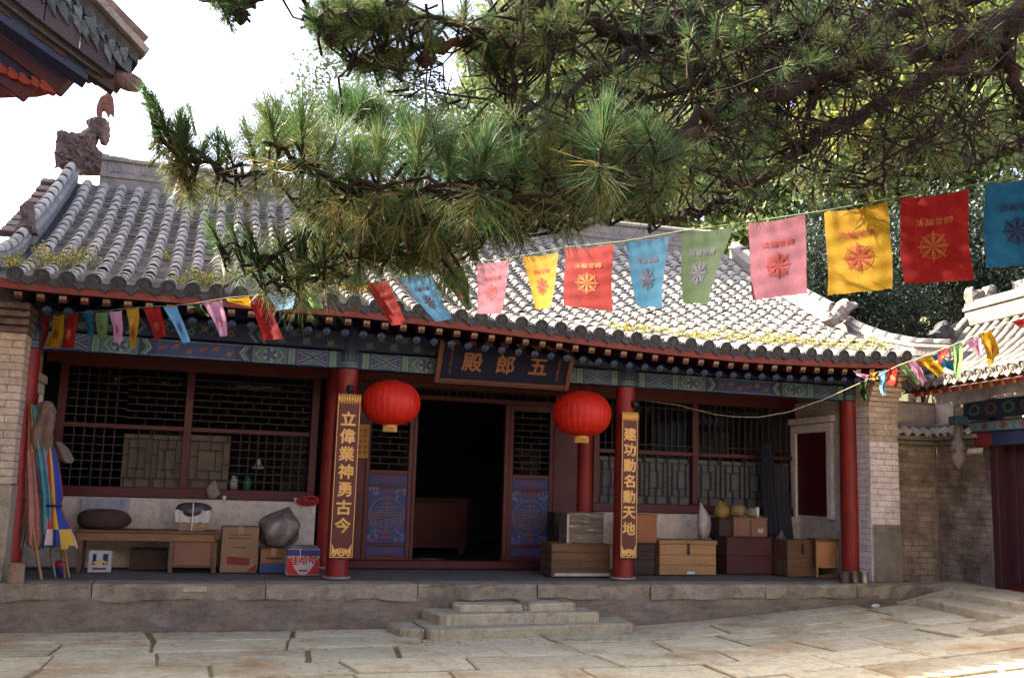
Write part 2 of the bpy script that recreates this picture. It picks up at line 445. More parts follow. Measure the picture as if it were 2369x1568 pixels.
# paving: the row along the terrace, then irregular rows of slabs
def kerbrow(x): return -1.50 - .012 * (x + 5)
row_edges = [(-.74, -.74), (-1.42, -1.12), (-2.05, -1.75), (-2.72, -2.55), (-3.30, -3.30), (-3.95, -4.05), (-4.60, -4.75), (-5.30, -5.50), (-6.05, -6.20)]
XL, XR = -7.2, 6.6
npav = 0
for r in range(len(row_edges) - 1):
    (ya0, ya1), (yb0, yb1) = row_edges[r], row_edges[r + 1]
    def ya(x): return ya0 + (ya1 - ya0) * (x - XL) / (XR - XL)
    def yb(x): return yb0 + (yb1 - yb0) * (x - XL) / (XR - XL)
    x = XL + random.uniform(0, .6)
    xt = x
    while x < XR:
        w = random.uniform(1.3, 2.2) if r == 0 else random.uniform(.75, 1.45)
        x2 = x + w
        xt2 = x2 + random.uniform(-.10, .10)
        gp = random.choice([.010, .014, .02, .03, .045])
        skip = (r == 0 and x2 > 5.3)
        if not skip:
            sp = 0.0
            if r > 0 and random.random() < .22: sp = random.uniform(.42, .58)
            def P(xx, t): return (xx, ya(xx) + (yb(xx) - ya(xx)) * t)
            gy = random.choice([.008, .014, .022])
            dh = random.uniform(-.014, .016)
            cells = [(0, 1)] if not sp else [(0, sp), (sp, 1)]
            for (t0, t1) in cells:
                xa = x + (xt - x) * t0; xb = x2 + (xt2 - x2) * t0
                xc = x2 + (xt2 - x2) * t1; xd = x + (xt - x) * t1
                poly = [P(xa + gp, t0), P(xb - gp, t0), P(xc - gp, t1), P(xd + gp, t1)]
                poly = [(poly[0][0], poly[0][1] - gy), (poly[1][0], poly[1][1] - gy), (poly[2][0], poly[2][1] + gy), (poly[3][0], poly[3][1] + gy)]
                slab(poly, -.06, .0 + dh, .012, .006, gz, 4).build("paving_slab", M_stone, ground, origin=None)
                npav += 1
        x, xt = x2, xt2

# ================================================================== TERRACE
PZ = 0.5      # porch floor height
YE = -0.71    # terrace front edge
t = MB()
nx, nz = 90, 8
for i in range(nx + 1):
    for j in range(nz + 1):
        x = -7.4 + 13.75 * i / nx; z = -.1 + (.36 + .1) * j / nz
        d = .012 * math.sin(x * 5.1 + z * 9) + random.uniform(-.006, .006)
        t.v.append((x, YE + .035 + d, z))
for i in range(nx):
    for j in range(nz):
        a = i * (nz + 1) + j; t.f.append((a, a + nz + 1, a + nz + 2, a + 1)); t.mi.append(0)
t.m = 1
t.box(-7.4, 6.35, YE + .06, 1.5, -.1, PZ - .012)
terrace = structure(t.build("stone_terrace", [M_cement, M_floor]))
joints = [-7.4, -6.35, -4.55, -2.75, -1.02, .45, 1.95, 3.6, 5.0, 6.35]
for i in range(len(joints) - 1):
    x0, x1 = joints[i] + .006, joints[i + 1] - .006
    n = max(4, int((x1 - x0) / .16)); mb = MB()
    prof = [(.10, PZ - .17), (0, PZ - .165), (0, PZ - .03), (.022, PZ - .004), (.05, PZ), (.42, PZ)]
    for k in range(n + 1):
        x = x0 + (x1 - x0) * k / n
        chip = random.random() < .4
        for q, (dy, z) in enumerate(prof):
            jy = random.uniform(-.008, .008) if q in (1, 2, 3) else 0
            if chip and q in (1, 2): jy += random.uniform(.015, .045)
            mb.v.append((x, YE + dy + jy, z + (random.uniform(-.03, .012) if q == 0 or q == 1 else (random.uniform(-.012, .004) if q == 2 else 0))))
    m = len(prof)
    for k in range(n):
        for q in range(m - 1):
            mb.f.append((k * m + q, (k + 1) * m + q, (k + 1) * m + q + 1, k * m + q + 1)); mb.mi.append(0)
    mb.f.append(tuple(range(m))); mb.mi.append(0); mb.f.append(tuple(n * m + q for q in range(m - 1, -1, -1))); mb.mi.append(0)
    mb.build("edge_stone", M_kerb, terrace)
mb = MB(); mb.box(-3.63, -3.38, YE - .008, YE + .03, PZ - .085, PZ - .025, .006); mb.build("patch_stone", M_step, terrace)
# drain mouth at the right end
mb = MB()
mb.box(5.95, 6.12, YE + .02, YE + .3, .30, .50)
# steps in the middle
steps = thing("stone_steps", "low worn stone steps up to the middle of the terrace", "steps", (.2, -1.1, 0))
def round_poly(p, r, n=3):
    out = []
    for i in range(len(p)):
        a, b, c = Vector(p[i - 1]), Vector(p[i]), Vector(p[(i + 1) % len(p)])
        rr = r[i] if hasattr(r, '__len__') else r
        if rr <= 0: out.append(tuple(b)); continue
        u, w = (a - b).normalized(), (c - b).normalized()
        for k in range(n + 1):
            s_ = k / n; out.append(tuple((b + u * rr).lerp(b, s_).lerp(b.lerp(b + w * rr, s_), s_)))
    return out
def zs(x): return gz(x) * .5
slab(round_poly([(-1.08, -1.64), (1.46, -1.30), (1.50, -.74), (-1.08, -.76)], [.13, .03, .03, .02]), -.05, .115, .02, .007, zs, 5).build("step_slab", M_step, steps)
slab(round_poly([(-1.36, -1.40), (-1.11, -1.53), (-1.11, -.80), (-1.42, -.90)], [.10, .03, .03, .08]), -.05, .11, .025, .01, None, 4).build("step_slab", M_step, steps)
slab(round_poly([(-.89, -1.30), (1.06, -1.18), (1.06, -.725), (-.98, -.725)], [.18, .03, .02, .05]), .105, .232, .022, .007, None, 5).build("step_slab", M_step, steps)
slab(round_poly([(-.66, -1.05), (.20, -1.04), (.16, -.722), (-.62, -.722)], [.14, .02, .02, .06]), .222, .305, .022, .016, None, 4).build("step_slab", M_step, steps)
slab(round_poly([(.23, -1.05), (.84, -1.0), (.72, -.722), (.19, -.722)], [.03, .05, .04, .02]), .222, .32, .022, .016, None, 4).build("step_slab", M_step, steps)

# dry pine needles and leaf bits blown over the paving
lf = MB()
for k in range(900):
    x, y = random.uniform(-6.5, 6.2), random.uniform(-6.0, -.8)
    if random.random() < .5: y = -.76 - abs(random.gauss(0, .12)) if x < -1.5 or x > 1.7 else -1.7 - abs(random.gauss(0, .15))
    a = random.uniform(0, 6.28); L_ = random.uniform(.02, .06) if random.random() < .7 else random.uniform(.015, .03); w_ = .002 if L_ > .03 else .008
    z = gz(x) + .012 + random.uniform(0, .006); c_, s_ = math.cos(a), math.sin(a)
    lf.quad((x - c_ * L_ + s_ * w_, y - s_ * L_ - c_ * w_, z), (x + c_ * L_ + s_ * w_, y + s_ * L_ - c_ * w_, z + .002), (x + c_ * L_ - s_ * w_, y + s_ * L_ + c_ * w_, z + .004), (x - c_ * L_ - s_ * w_, y - s_ * L_ + c_ * w_, z))
tag(stuff(lf.build("leaf_litter", mat("dry_litter", (.22, .12, .04), (.12, .08, .04), 30, .9, island=.4))), "dry needles and leaf bits scattered over the paving", "litter")
# ================================================================== HALL
hall = thing("temple_hall", "long grey tiled temple hall with red columns and painted beams behind its porch", "hall", (0, 0, PZ))
XC = [-5.50, -1.88, 1.88, 5.43]
BW = 1.42     # plane of the inner wall
# ---- columns
def column(x, y, zt, r=.135, base=True):
    mb = MB(); mb.lathe((x, y, PZ), [(r * 1.04, .02), (r * 1.03, .5), (r, 1.6), (r * .95, zt - PZ)], 28)
    o = mb.build("column", M_red, hall, True); smooth_by_angle(o)
    if base:
        b = MB(); b.lathe((x, y, PZ), [(r * 1.25, 0), (r * 1.28, .012), (r * 1.2, .03)], 24)
        b.build("column_base", M_kerb, o)
    return o
for x in XC: column(x, 0, 3.03)
for x in (-1.86, 1.86): column(x, BW - .02, 3.2, .12)
# painted column heads between the beams
for x in XC:
    mb = MB(); mb.lathe((x, 0, 0), [(.137, 3.03), (.139, 3.10), (.139, 3.27), (.137, 3.5), (.13, 3.75)], 24)
    h_ = mb.build("column_head", M_navy, hall, True)
    p = MB()
    for q in range(5):
        z = 3.045 + q * .017
        p.m = q % 2; p.lathe((x, 0, 0), [(.1402, z), (.1402, z + .012)], 24)
    p.m = 0
    for a in range(9):
        th = PI + PI * (a + .5) / 9
        c = Vector((x + .1405 * math.cos(th), .1405 * math.sin(th), 3.14))
        s_ = Vector((-math.sin(th), math.cos(th), 0))
        p.add([c - s_ * .02, c + s_ * .02, c + Vector((0, 0, .10))], [(0, 1, 2)])
    stuff(p.build("painted_pattern", [M_teal, M_pale], h_))
for x, z in ((-1.86, 2.78), (1.96, 2.80)):
    mb = MB(); mb.lathe((x, -.15, z), [(.0, -.05), (.035, -.045), (.05, 0), (.035, .045), (0, .05)], 12)
    mb.build("iron_ring", M_iron, hall, True)
# ---- beams
lb = MB(); lb.box(-5.55, 5.55, -.09, .09, 3.035, 3.25, .012); lower_beam = lb.build("lower_beam", M_navy, hall)
ub = MB(); ub.box(-5.55, 5.55, -.12, .12, 3.265, 3.50, .015); upper_beam = ub.build("upper_beam", M_navy, hall)
pb = MB(); pb.tube([(-5.6, 0, 3.66), (5.6, 0, 3.66)], .13, 14); pb.build("purlin", M_navy, hall, True)
def decor(x0, x1):
    """painted ornament of one bay, on the fronts of both beams"""
    P = [MB() for _ in range(6)]    # teal, pale, blue, gold/dull, vermilion, green
    L, W = x1 - x0, 1
    yl, yu = -.0915, -.1215
    def rect(k, a, b, c, d, y, lift=0): P[k].quad((a, y - lift, c), (b, y - lift, c), (b, y - lift, d), (a, y - lift, d))
    def rg(k, cx, cz, r0, r1, y, lift, n=18): P[k].ring((cx, y - lift, cz), (1, 0, 0), (0, 0, 1), r0, r1, n)
    def line(k, a, b, w, y, lift):
        a, b = Vector((a[0], y - lift, a[1])), Vector((b[0], y - lift, b[1]))
        d = (b - a).normalized(); s_ = Vector((-d.z, 0, d.x)) * w / 2
        P[k].quad(a - s_, b - s_, b + s_, a + s_)
    zc = 3.1425
    for sg in (-1, 1):
        X = (lambda t: x0 + t) if sg < 0 else (lambda t: x1 - t)
        def R2(k, a, b, c, d, y, lift=0):
            a, b = sorted((X(a), X(b))); rect(k, a, b, c, d, y, lift)
        # lower beam: bars, saltire box, bars, rosette, half hexagon
        for a in (.16, .66):
            R2(5, a, a + .085, 3.045, 3.24, yl, .0005); R2(1, a + .012, a + .02, 3.045, 3.24, yl, .001); R2(1, a + .065, a + .073, 3.045, 3.24, yl, .001)
        R2(2, .255, .65, 3.045, 3.24, yl, .0004); R2(0, .265, .64, 3.055, 3.23, yl, .0008)
        cx = X(.4525)
        for u in (-1, 1):
            line(2, (cx - .18, zc - .085 * u), (cx + .18, zc + .085 * u), .034, yl, .0016)
            line(1, (cx - .18, zc - .085 * u + .02), (cx + .18, zc + .085 * u + .02), .007, yl, .002)
            line(1, (cx - .18, zc - .085 * u - .02), (cx + .18, zc + .085 * u - .02), .007, yl, .002)
            P[2].add([(cx + .175 * u, yl - .0012, zc - .05), (cx + .175 * u, yl - .0012, zc + .05), (cx + .06 * u, yl - .0012, zc)], [(0, 1, 2)])
            rg(4, cx + .125 * u, zc, .0, .016, yl, .0022, 8); rg(5, cx, zc + .055 * u, 0, .018, yl, .0022, 8)
        R2(1, .76, 1.16, 3.045, 3.24, yl, .0004); R2(0, .765, 1.155, 3.052, 3.233, yl, .0008)
        cx = X(.96)
        for j in range(10):
            a = 2 * PI * j / 10
            rg(2 if j % 2 else 1, cx + .062 * math.cos(a), zc + .062 * math.sin(a), 0, .022, yl, .0014, 8)
        rg(1, cx, zc, .085, .092, yl, .0012); rg(2, cx, zc, .0, .045, yl, .0018); rg(0, cx, zc, .018, .03, yl, .0022); rg(4, cx, zc, 0, .012, yl, .0026, 8)
        for u in (-1, 1):
            line(1, (X(.80), zc), (X(.88), zc + .085 * u), .01, yl, .0018); line(1, (X(1.12), zc), (X(1.04), zc + .085 * u), .01, yl, .0018)
            line(5, (X(.785), zc), (X(.86), zc + .088 * u), .014, yl, .0014); line(5, (X(1.135), zc), (X(1.06), zc + .088 * u), .014, yl, .0014)
        for k, q in ((5, 1.20), (1, 1.235), (2, 1.26)):
            line(k, (X(q), 3.05), (X(q + .07), zc), .022, yl, .001); line(k, (X(q), 3.235), (X(q + .07), zc), .022, yl, .001)
        # upper beam: scrolls and lozenges
        for q in range(5):
            c0 = X(.24 + q * .15); zz = 3.33 + .09 * (q % 2)
            rg(0 if q % 2 else 5, c0, zz, .026, .04, yu, .0006, 14); rg(1, c0, zz, .012, .018, yu, .0008, 10); rg(2, c0, zz, 0, .01, yu, .001, 8)
            line(0, (c0 - .05, zz + .045), (c0 + .07, zz - .03), .014, yu, .0007); line(1, (c0 - .06, zz - .03), (c0 + .05, zz + .055), .006, yu, .0009)
        for q in (1.02, 1.12):
            line(5, (X(q), 3.275), (X(q + .09), 3.382), .02, yu, .0008); line(5, (X(q), 3.49), (X(q + .09), 3.382), .02, yu, .0008)
            line(1, (X(q + .02), 3.275), (X(q + .11), 3.382), .007, yu, .001); line(1, (X(q + .02), 3.49), (X(q + .11), 3.382), .007, yu, .001)
    # centre fields
    a, b = x0 + 1.36, x1 - 1.36
    if b - a > .3:
        rect(2, a, b, 3.06, 3.225, yl, .0003)
        for zz in (3.052, 3.233): line(1, (a - .06, zz), (b + .06, zz), .008, yl, .0016)
        n = int((b - a) / .13)
        for j in range(n):
            c0 = a + (b - a) * (j + .5) / n; zz = zc + .03 * math.sin(j * 2.1)
            rg(4 if j % 3 == 0 else 3, c0, zz, .008, .03, yl, .0008, 10)
            line(3, (c0 - .06, zz - .02), (c0 + .05, zz + .03), .011, yl, .001)
            rg(3 if j % 2 else 5, c0, 3.385 + .04 * math.cos(j * 1.7), .018, .04, yu, .0008, 10)
            line(5, (c0 - .08, 3.33), (c0 + .06, 3.43), .013, yu, .001); line(1, (c0 - .05, 3.45), (c0 + .05, 3.35), .006, yu, .0012)
    for k, m_ in enumerate((M_teal, M_pale, M_blue, M_dgold, M_redpaint, M_green)):
        if P[k].f: stuff(P[k].build("painted_pattern", m_, lower_beam))
for i in range(3): decor(XC[i], XC[i + 1])

# ---- roof profile
PROF_Y = [-1.15, -.55, 0, .5, 1, 1.5, 2, 2.5, 3, 3.5, 3.85]
PROF_Z = [3.58, 3.77, 3.98, 4.19, 4.42, 4.67, 4.93, 5.21, 5.50, 5.84, 6.08]
def dz(x):
    return float(np.interp(x, [-6.2, -5.2, -2, -1, 1.7, 3, 4.6, 5.6, 6.2], [.10, .06, .06, .03, -.09, -.12, -.09, -.03, .02]))
def rz(x, y): return float(np.interp(y, PROF_Y, PROF_Z)) + dz(x) * (1 - .5 * max(0, y) / 3.85)
def rpt(x, s):
    """point on the slope at path length s from the eave, and unit tangent"""
    y = float(np.interp(s, SS, PROF_Y)); e = .02
    y1 = float(np.interp(s + e, SS, PROF_Y))
    p = Vector((x, y, rz(x, y))); q = Vector((x, y1, rz(x, y1)))
    return p, ((q - p).normalized() if s + e < SS[-1] else (p - Vector((x, y - .02, rz(x, y - .02)))).normalized())
SS = [0.0]
for i in range(1, len(PROF_Y)): SS.append(SS[-1] + math.hypot(PROF_Y[i] - PROF_Y[i - 1], PROF_Z[i] - PROF_Z[i - 1]))
RB = MB(); RX0, RX1 = -6.0, 6.0
nx = 24
pr = [(y, None) for y in PROF_Y]
for i in range(nx + 1):
    x = RX0 + (RX1 - RX0) * i / nx
    for y in PROF_Y: RB.v.append((x, y, rz(x, y) - .03))
    for y in reversed(PROF_Y): RB.v.append((x, y, rz(x, y) - .13))
m = 2 * len(PROF_Y)
for i in range(nx):
    for q in range(m):
        RB.f.append((i * m + q, i * m + (q + 1) % m, (i + 1) * m + (q + 1) % m, (i + 1) * m + q)); RB.mi.append(1 if q >= len(PROF_Y) - 1 else 0)
RB.f.append(tuple(range(m))); RB.mi.append(0); RB.f.append(tuple(nx * m + q for q in range(m))); RB.mi.append(0)
roof = RB.build("roof", [M_tiledark, M_fascia], hall)
bk = MB()
for k in range(6):
    y0, y1 = 3.85 + k * .9, 3.85 + (k + 1) * .9
    z0, z1 = 6.05 - k * .46, 6.05 - (k + 1) * .46
    bk.quad((RX0, y0, z0), (RX1, y0, z0), (RX1, y1, z1), (RX0, y1, z1))
bk.build("back_slope", M_tile, roof)
# barrel tiles: one shared mesh, unit frame: x across, y up-slope, z out of the roof
def barrel(r0, r1, L, n=6):
    b = MB()
    for (yy, r) in ((0, r0), (L, r1)):
        for j in range(n + 1):
            a = PI * j / n; b.v.append((r * math.cos(a), yy, r * math.sin(a) * 1.05 + .0))
    for j in range(n): b.f.append((j, j + 1, n + 2 + j, n + 1 + j)); b.mi.append(0)
    c = len(b.v); 
    for (yy, r) in ((0, r0 - .013),):
        for j in range(n + 1):
            a = PI * j / n; b.v.append((r * math.cos(a), yy, r * math.sin(a) * 1.05))
    for j in range(n): b.f.append((j, c + j, c + j + 1, j + 1)); b.mi.append(0)
    return b
TL_ = .262
bmesh_ = barrel(.081, .066, TL_ + .03)
barrel_me = mesh_only(bmesh_, "roof_tile", M_tile, True)
PITCHX = .2505
NR = 45
rows = [-5.52 + PITCHX * i for i in range(NR)]
cnt = 0
rest = MB()
bv = [Vector(v) for v in bmesh_.v]
tiles = []
for i, x in enumerate(rows):
    s = .02; k = 0
    while s + TL_ < SS[-1] - .02:
        p, t_ = rpt(x, s)
        t_ = (t_ + Vector((0, 0, -.05))).normalized()
        xa = Vector((1, random.uniform(-.02, .02), random.uniform(-.012, .012))).normalized()
        nn = xa.cross(t_).normalized(); xa = t_.cross(nn)
        off = Vector((random.uniform(-.006, .006), 0, random.uniform(-.003, .006)))
        tiles.append((i, k, frame(p + nn * .012 + off, xa, t_, nn))); s += TL_; k += 1
def tkey(q):   # which show largest: the near, unshaded left rows first
    i, k, mw = q; d = (mw.translation - Vector(CAM_POS)).length
    hid = 1.5 if (-2.9 < mw.translation.x < .6 and k > 2) else 0
    return d + hid
tiles.sort(key=tkey)
for q, (i, k, mw) in enumerate(tiles):
    if q < 300: inst("roof_tile", barrel_me, roof, mw)
    else: rest.add([mw @ v for v in bv], bmesh_.f)
stuff(rest.build("roof_tile_rows", M_tile, roof, True))
# trough tiles between the rows: overlapping little steps
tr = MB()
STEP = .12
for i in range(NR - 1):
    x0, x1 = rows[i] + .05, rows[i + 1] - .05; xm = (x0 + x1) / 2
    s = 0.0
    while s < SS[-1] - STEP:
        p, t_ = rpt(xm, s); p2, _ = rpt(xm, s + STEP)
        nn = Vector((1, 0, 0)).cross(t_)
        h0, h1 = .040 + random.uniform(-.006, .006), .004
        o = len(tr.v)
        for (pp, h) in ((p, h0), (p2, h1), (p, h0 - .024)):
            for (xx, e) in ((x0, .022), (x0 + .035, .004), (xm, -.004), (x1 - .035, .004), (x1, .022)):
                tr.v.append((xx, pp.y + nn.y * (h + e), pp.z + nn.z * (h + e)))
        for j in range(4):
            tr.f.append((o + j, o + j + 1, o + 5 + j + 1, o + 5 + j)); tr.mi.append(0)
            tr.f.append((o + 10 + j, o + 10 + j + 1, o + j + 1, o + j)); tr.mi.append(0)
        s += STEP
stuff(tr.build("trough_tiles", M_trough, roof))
# eave ends: round caps and pointed drip tiles
cap = MB()
cap.lathe((0, 0, 0), [(.0, .0), (.086, 0), (.086, .03), (.07, .03), (.067, .018), (.042, .018), (.036, .028), (.0, .03)], 16)
cap_me = mesh_only(cap, "eave_tile_cap", M_tiledark, False)
drip = MB()
outl = [(-.095, .045), (-.06, .012), (0, 0), (.06, .012), (.095, .045), (.085, -.03), (.055, -.045), (.045, -.07), (.02, -.075), (0, -.10), (-.02, -.075), (-.045, -.07), (-.055, -.045), (-.085, -.03)]
drip.prism([(a, 0, b) for a, b in outl], (0, .02, 0))
drip_me = mesh_only(drip, "drip_tile", M_tiledark)
for i, x in enumerate(rows):
    p, t_ = rpt(x, 0); nn = Vector((1, 0, 0)).cross(t_)
    inst("eave_tile_cap", cap_me, roof, frame(p + Vector((random.uniform(-.004, .004), -.012, .028 + random.uniform(-.006, .006))), (1, 0, 0), nn, -t_) @ Matrix.Rotation(random.uniform(-.1, .1), 4, 'X'))
    if i < NR - 1:
        xm = x + PITCHX / 2; p, t_ = rpt(xm, 0)
        inst("drip_tile", drip_me, roof, frame(p + Vector((0, -.022, .012 + random.uniform(-.008, .004))), (1, 0, 0), (0, 1, 0), (0, 0, 1)) @ Matrix.Rotation(random.uniform(-.25, .02), 4, 'X') @ Matrix.Rotation(random.uniform(-.06, .06), 4, 'Y'))
# ---- eave boards and rafters
eb = MB(); eb2 = MB()
N_ = 40
for k in range(N_):
    xa, xb = -5.75 + 11.5 * k / N_, -5.75 + 11.5 * (k + 1) / N_
    za, zb = rz(xa, -1.15), rz(xb, -1.15)
    o = len(eb.v)
    for (x, z) in ((xa, za), (xb, zb)):
        eb.v += [(x, -1.10, z - .035), (x, -1.10, z - .125), (x, -1.05, z - .125), (x, -1.05, z - .035)]
    eb.f += [(o, o + 1, o + 5, o + 4), (o + 1, o + 2, o + 6, o + 5), (o + 3, o, o + 4, o + 7)]; eb.mi += [0] * 3
    # soffit boards above the rafters
    for (x, z) in ((xa, za), (xb, zb)): pass
    eb2.quad((xa, -1.06, za - .127), (xb, -1.06, zb - .127), (xb, .2, zb + .17), (xa, .2, za + .17))
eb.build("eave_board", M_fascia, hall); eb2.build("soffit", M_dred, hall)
sq = MB(); sq.box(-.042, .042, 0, .75, -.042, .042, .004); sq_me = mesh_only(sq, "rafter", M_dred)
sqe = MB(); 
pat = ((-.034, .034, -.034, .034, 0), (-.024, .024, -.006, .006, 1), (-.006, .006, -.024, .024, 1), (-.024, -.014, -.024, -.01, 1), (.014, .024, .01, .024, 1), (-.024, -.01, .014, .024, 1), (.01, .024, -.024, -.014, 1))
for (a, b, c, d, k) in pat:
    sqe.m = k; sqe.quad((a, -.0015 - .0012 * k, c), (b, -.0015 - .0012 * k, c), (b, -.0015 - .0012 * k, d), (a, -.0015 - .0012 * k, d))
M_rafgold = mat("rafter_end_paint", (.36, .28, .17), (.44, .38, .29), 9, .6, rnd=.3)
M_raf2 = mat("rafter_end_print", (.12, .07, .05), rough=.6)
sqe_me = mesh_only(sqe, "rafter_end", [M_rafgold, M_raf2])
rd = MB(); rd.tube([(0, 0, 0), (0, 1.2, 0)], .048, 12); rd_me = mesh_only(rd, "round_rafter", M_navy)
rde = MB()
for j in range(6):
    a = 2 * PI * j / 6; rde.m = 0; rde.ring((.026 * math.cos(a), -.0025, .026 * math.sin(a)), (1, 0, 0), (0, 0, 1), 0, .013, 8)
rde.m = 1; rde.ring((0, -.0015, 0), (1, 0, 0), (0, 0, 1), 0, .046, 14); rde.m = 2; rde.ring((0, -.003, 0), (1, 0, 0), (0, 0, 1), 0, .008, 8); rde.m = 0; rde.ring((0, -.002, 0), (1, 0, 0), (0, 0, 1), .041, .047, 16)
rde_me = mesh_only(rde, "rafter_end", [M_skyblue, M_blue, M_redpaint])
RPT = .215
nraf = int(11.2 / RPT)
slope = math.radians(17)
for k in range(nraf):
    x = -5.6 + RPT * (k + .5)
    z = rz(x, -1.15)
    mw = Matrix.Translation((x, -1.045, z - .172)) @ Matrix.Rotation(slope * .9, 4, 'X')
    o = inst("rafter", sq_me, hall, mw); inst("rafter_end", sqe_me, o, mw)
    mw = Matrix.Translation((x + .02, -.70, z - .250)) @ Matrix.Rotation(slope * 1.2, 4, 'X')
    o = inst("round_rafter", rd_me, hall, mw); inst("rafter_end", rde_me, o, mw)
# ---- ridge
rg_ = MB()
ys = 3.88
def zr(x): return 6.10 + dz(x) * .5
def strip(prof, x0, x1, n, mb):
    m = len(prof)
    b0 = len(mb.v)
    for i in range(n + 1):
        x = x0 + (x1 - x0) * i / n
        for (dy, z) in prof: mb.v.append((x, ys + dy, zr(x) + z))
    for i in range(n):
        for q in range(m - 1):
            mb.f.append((b0 + i * m + q, b0 + (i + 1) * m + q, b0 + (i + 1) * m + q + 1, b0 + i * m + q + 1)); mb.mi.append(mb.m)
strip([(-.16, -.10), (-.17, .06), (-.20, .07), (-.20, .13), (-.13, .15), (-.12, .33), (-.17, .345), (-.17, .39), (-.10, .44), (0, .47), (.10, .44), (.17, .39), (.17, .345), (.12, .33), (.13, .15), (.2, .1), (.2, -.4)], -5.35, 5.35, 30, rg_)
ridge = rg_.build("ridge", M_ridge, roof)
pn = MB(); pn.box(-.20, .20, -.006, .01, -.07, .07, .004); pn_me = mesh_only(pn, "ridge_panel", M_ridge)
for k in range(22):
    x = -5.05 + k * .48; inst("ridge_panel", pn_me, ridge, Matrix.Translation((x, ys - .132, zr(x) + .24)))
# ---- gable ridges with a swept toe
def gable_ridge(sg):
    pts = []
    for y, dx in ((3.8, 5.76), (3.2, 5.78), (2.6, 5.80), (2.0, 5.80), (1.4, 5.80), (.85, 5.80)):
        pts.append(Vector((sg * dx, y, rz(sg * 5.8, y) + .02)))
    g1 = MB(); cross = [(-.12, -.03), (-.12, .16), (-.15, .17), (-.15, .21), (-.09, .25), (-.085, .30), (-.04, .35), (.04, .35), (.085, .30), (.09, .25), (.15, .21), (.15, .17), (.12, .16), (.12, -.03)]
    def sweep(pts, mb, sc=1.0):
        m = len(cross); b0 = len(mb.v)
        for i, p in enumerate(pts):
            d = (pts[min(i + 1, len(pts) - 1)] - pts[max(0, i - 1)]).normalized()
            a = Vector((d.y, -d.x, 0)); a = a.normalized() if a.length > .05 else Vector((1, 0, 0))
            u = Vector((0, 0, 1))
            for (cx, cz) in cross: mb.v.append(tuple(p + a * cx * sc + u * cz * sc))
        for i in range(len(pts) - 1):
            for q in range(m - 1):
                mb.f.append((b0 + i * m + q, b0 + (i + 1) * m + q, b0 + (i + 1) * m + q + 1, b0 + i * m + q + 1)); mb.mi.append(0)
        mb.f.append(tuple(b0 + q for q in range(m))); mb.mi.append(0); mb.f.append(tuple(b0 + (len(pts) - 1) * m + q for q in range(m - 1, -1, -1))); mb.mi.append(0)
    sweep(pts, g1, .84)
    toe = [Vector((sg * 5.80, .72, rz(sg * 5.8, .72) + .02)), Vector((sg * 5.80, .1, rz(sg * 5.8, .1) - .02)), Vector((sg * 5.83, -.4, rz(sg * 5.8, -.4) - .02)), Vector((sg * 5.95, -.85, rz(sg * 5.8, -.85) + .0)), Vector((sg * 6.22, -1.2, rz(sg * 5.8, -1.15) + .05))]
    sweep(toe, g1, .6)
    gr = g1.build("gable_ridge", M_ridge, roof)
    # cover tiles along the top
    allp = [p + Vector((0, 0, .255)) for p in pts]
    for a in range(len(allp) - 1):
        for s_ in (0.0, .5):
            p = allp[a].lerp(allp[a + 1], s_); q = allp[a].lerp(allp[a + 1], s_ + .5)
            t_ = (p - q).normalized(); xa = Vector((1, 0, 0)); nn = xa.cross(t_)
            inst("cover_tile", barrel_me, gr, frame(q, xa, t_, nn) @ Matrix.Scale(.95, 4))
    tp = [p + Vector((0, 0, .175)) for p in toe]
    for a in range(len(tp) - 1):
        for s_ in (0.0, .5):
            p = tp[a].lerp(tp[a + 1], s_); q = tp[a].lerp(tp[a + 1], s_ + .5)
            t_ = (p - q).normalized(); xa = t_.cross(Vector((0, 0, 1))).normalized(); nn = xa.cross(t_)
            inst("cover_tile", barrel_me, gr, frame(q, xa, t_, nn) @ Matrix.Scale(.85, 4))
    # stepped verge tiles outside the left gable
    if sg < 0:
        for k in range(9):
            y = 1.0 + k * .3
            b = MB(); b.obox((sg * 6.02, y, rz(-5.8, y) + .10), (.09, 0, 0), (0, .10, .055), (0, -.02, .04), .01)
            b.build("verge_tile", M_carved, gr)
    return gr
gl_, gr_ = gable_ridge(-1), gable_ridge(1)
# ---- dragon finial, gable beasts, from their outlines
def figure(name, pts_disp, Y, th, m_, parent, jit=.02, label=None):
    pts = [AY(x, y, Y) for x, y in pts_disp]
    bm = bmesh.new(); vs = [bm.verts.new(p) for p in pts]; f = bm.faces.new(vs)
    r = bmesh.ops.extrude_face_region(bm, geom=[f])
    for v in [e for e in r['geom'] if isinstance(e, bmesh.types.BMVert)]: v.co.y += th
    bmesh.ops.triangulate(bm, faces=bm.faces[:])
    bmesh.ops.subdivide_edges(bm, edges=[e for e in bm.edges if e.calc_length() > .1], cuts=2, use_grid_fill=True)
    bmesh.ops.triangulate(bm, faces=bm.faces[:])
    c = sum((v.co for v in bm.verts), Vector()) / len(bm.verts)
    for v in bm.verts:
        inner = all(len(e.link_faces) == 2 and e.calc_face_angle(0) < .6 for e in v.link_edges)
        if inner:
            s_ = -1 if v.co.y < Y + th / 2 else 1
            v.co.y += s_ * (.03 + random.uniform(0, .06)) * min(1, th / .2)
        v.co += Vector((random.uniform(-jit, jit), 0, random.uniform(-jit, jit)))
    bmesh.ops.recalc_face_normals(bm, faces=bm.faces[:])
    me = bpy.data.meshes.new(name); off = Vector(WPOS[parent.name])
    for v in bm.verts: v.co -= off
    bm.to_mesh(me); bm.free(); me.materials.append(m_)
    o = bpy.data.objects.new(name, me); COL.objects.link(o); o.parent = parent; WPOS[o.name] = tuple(off)
    return o
Z1 = lambda L: [(x * .4428, y * .4428) for x, y in L]
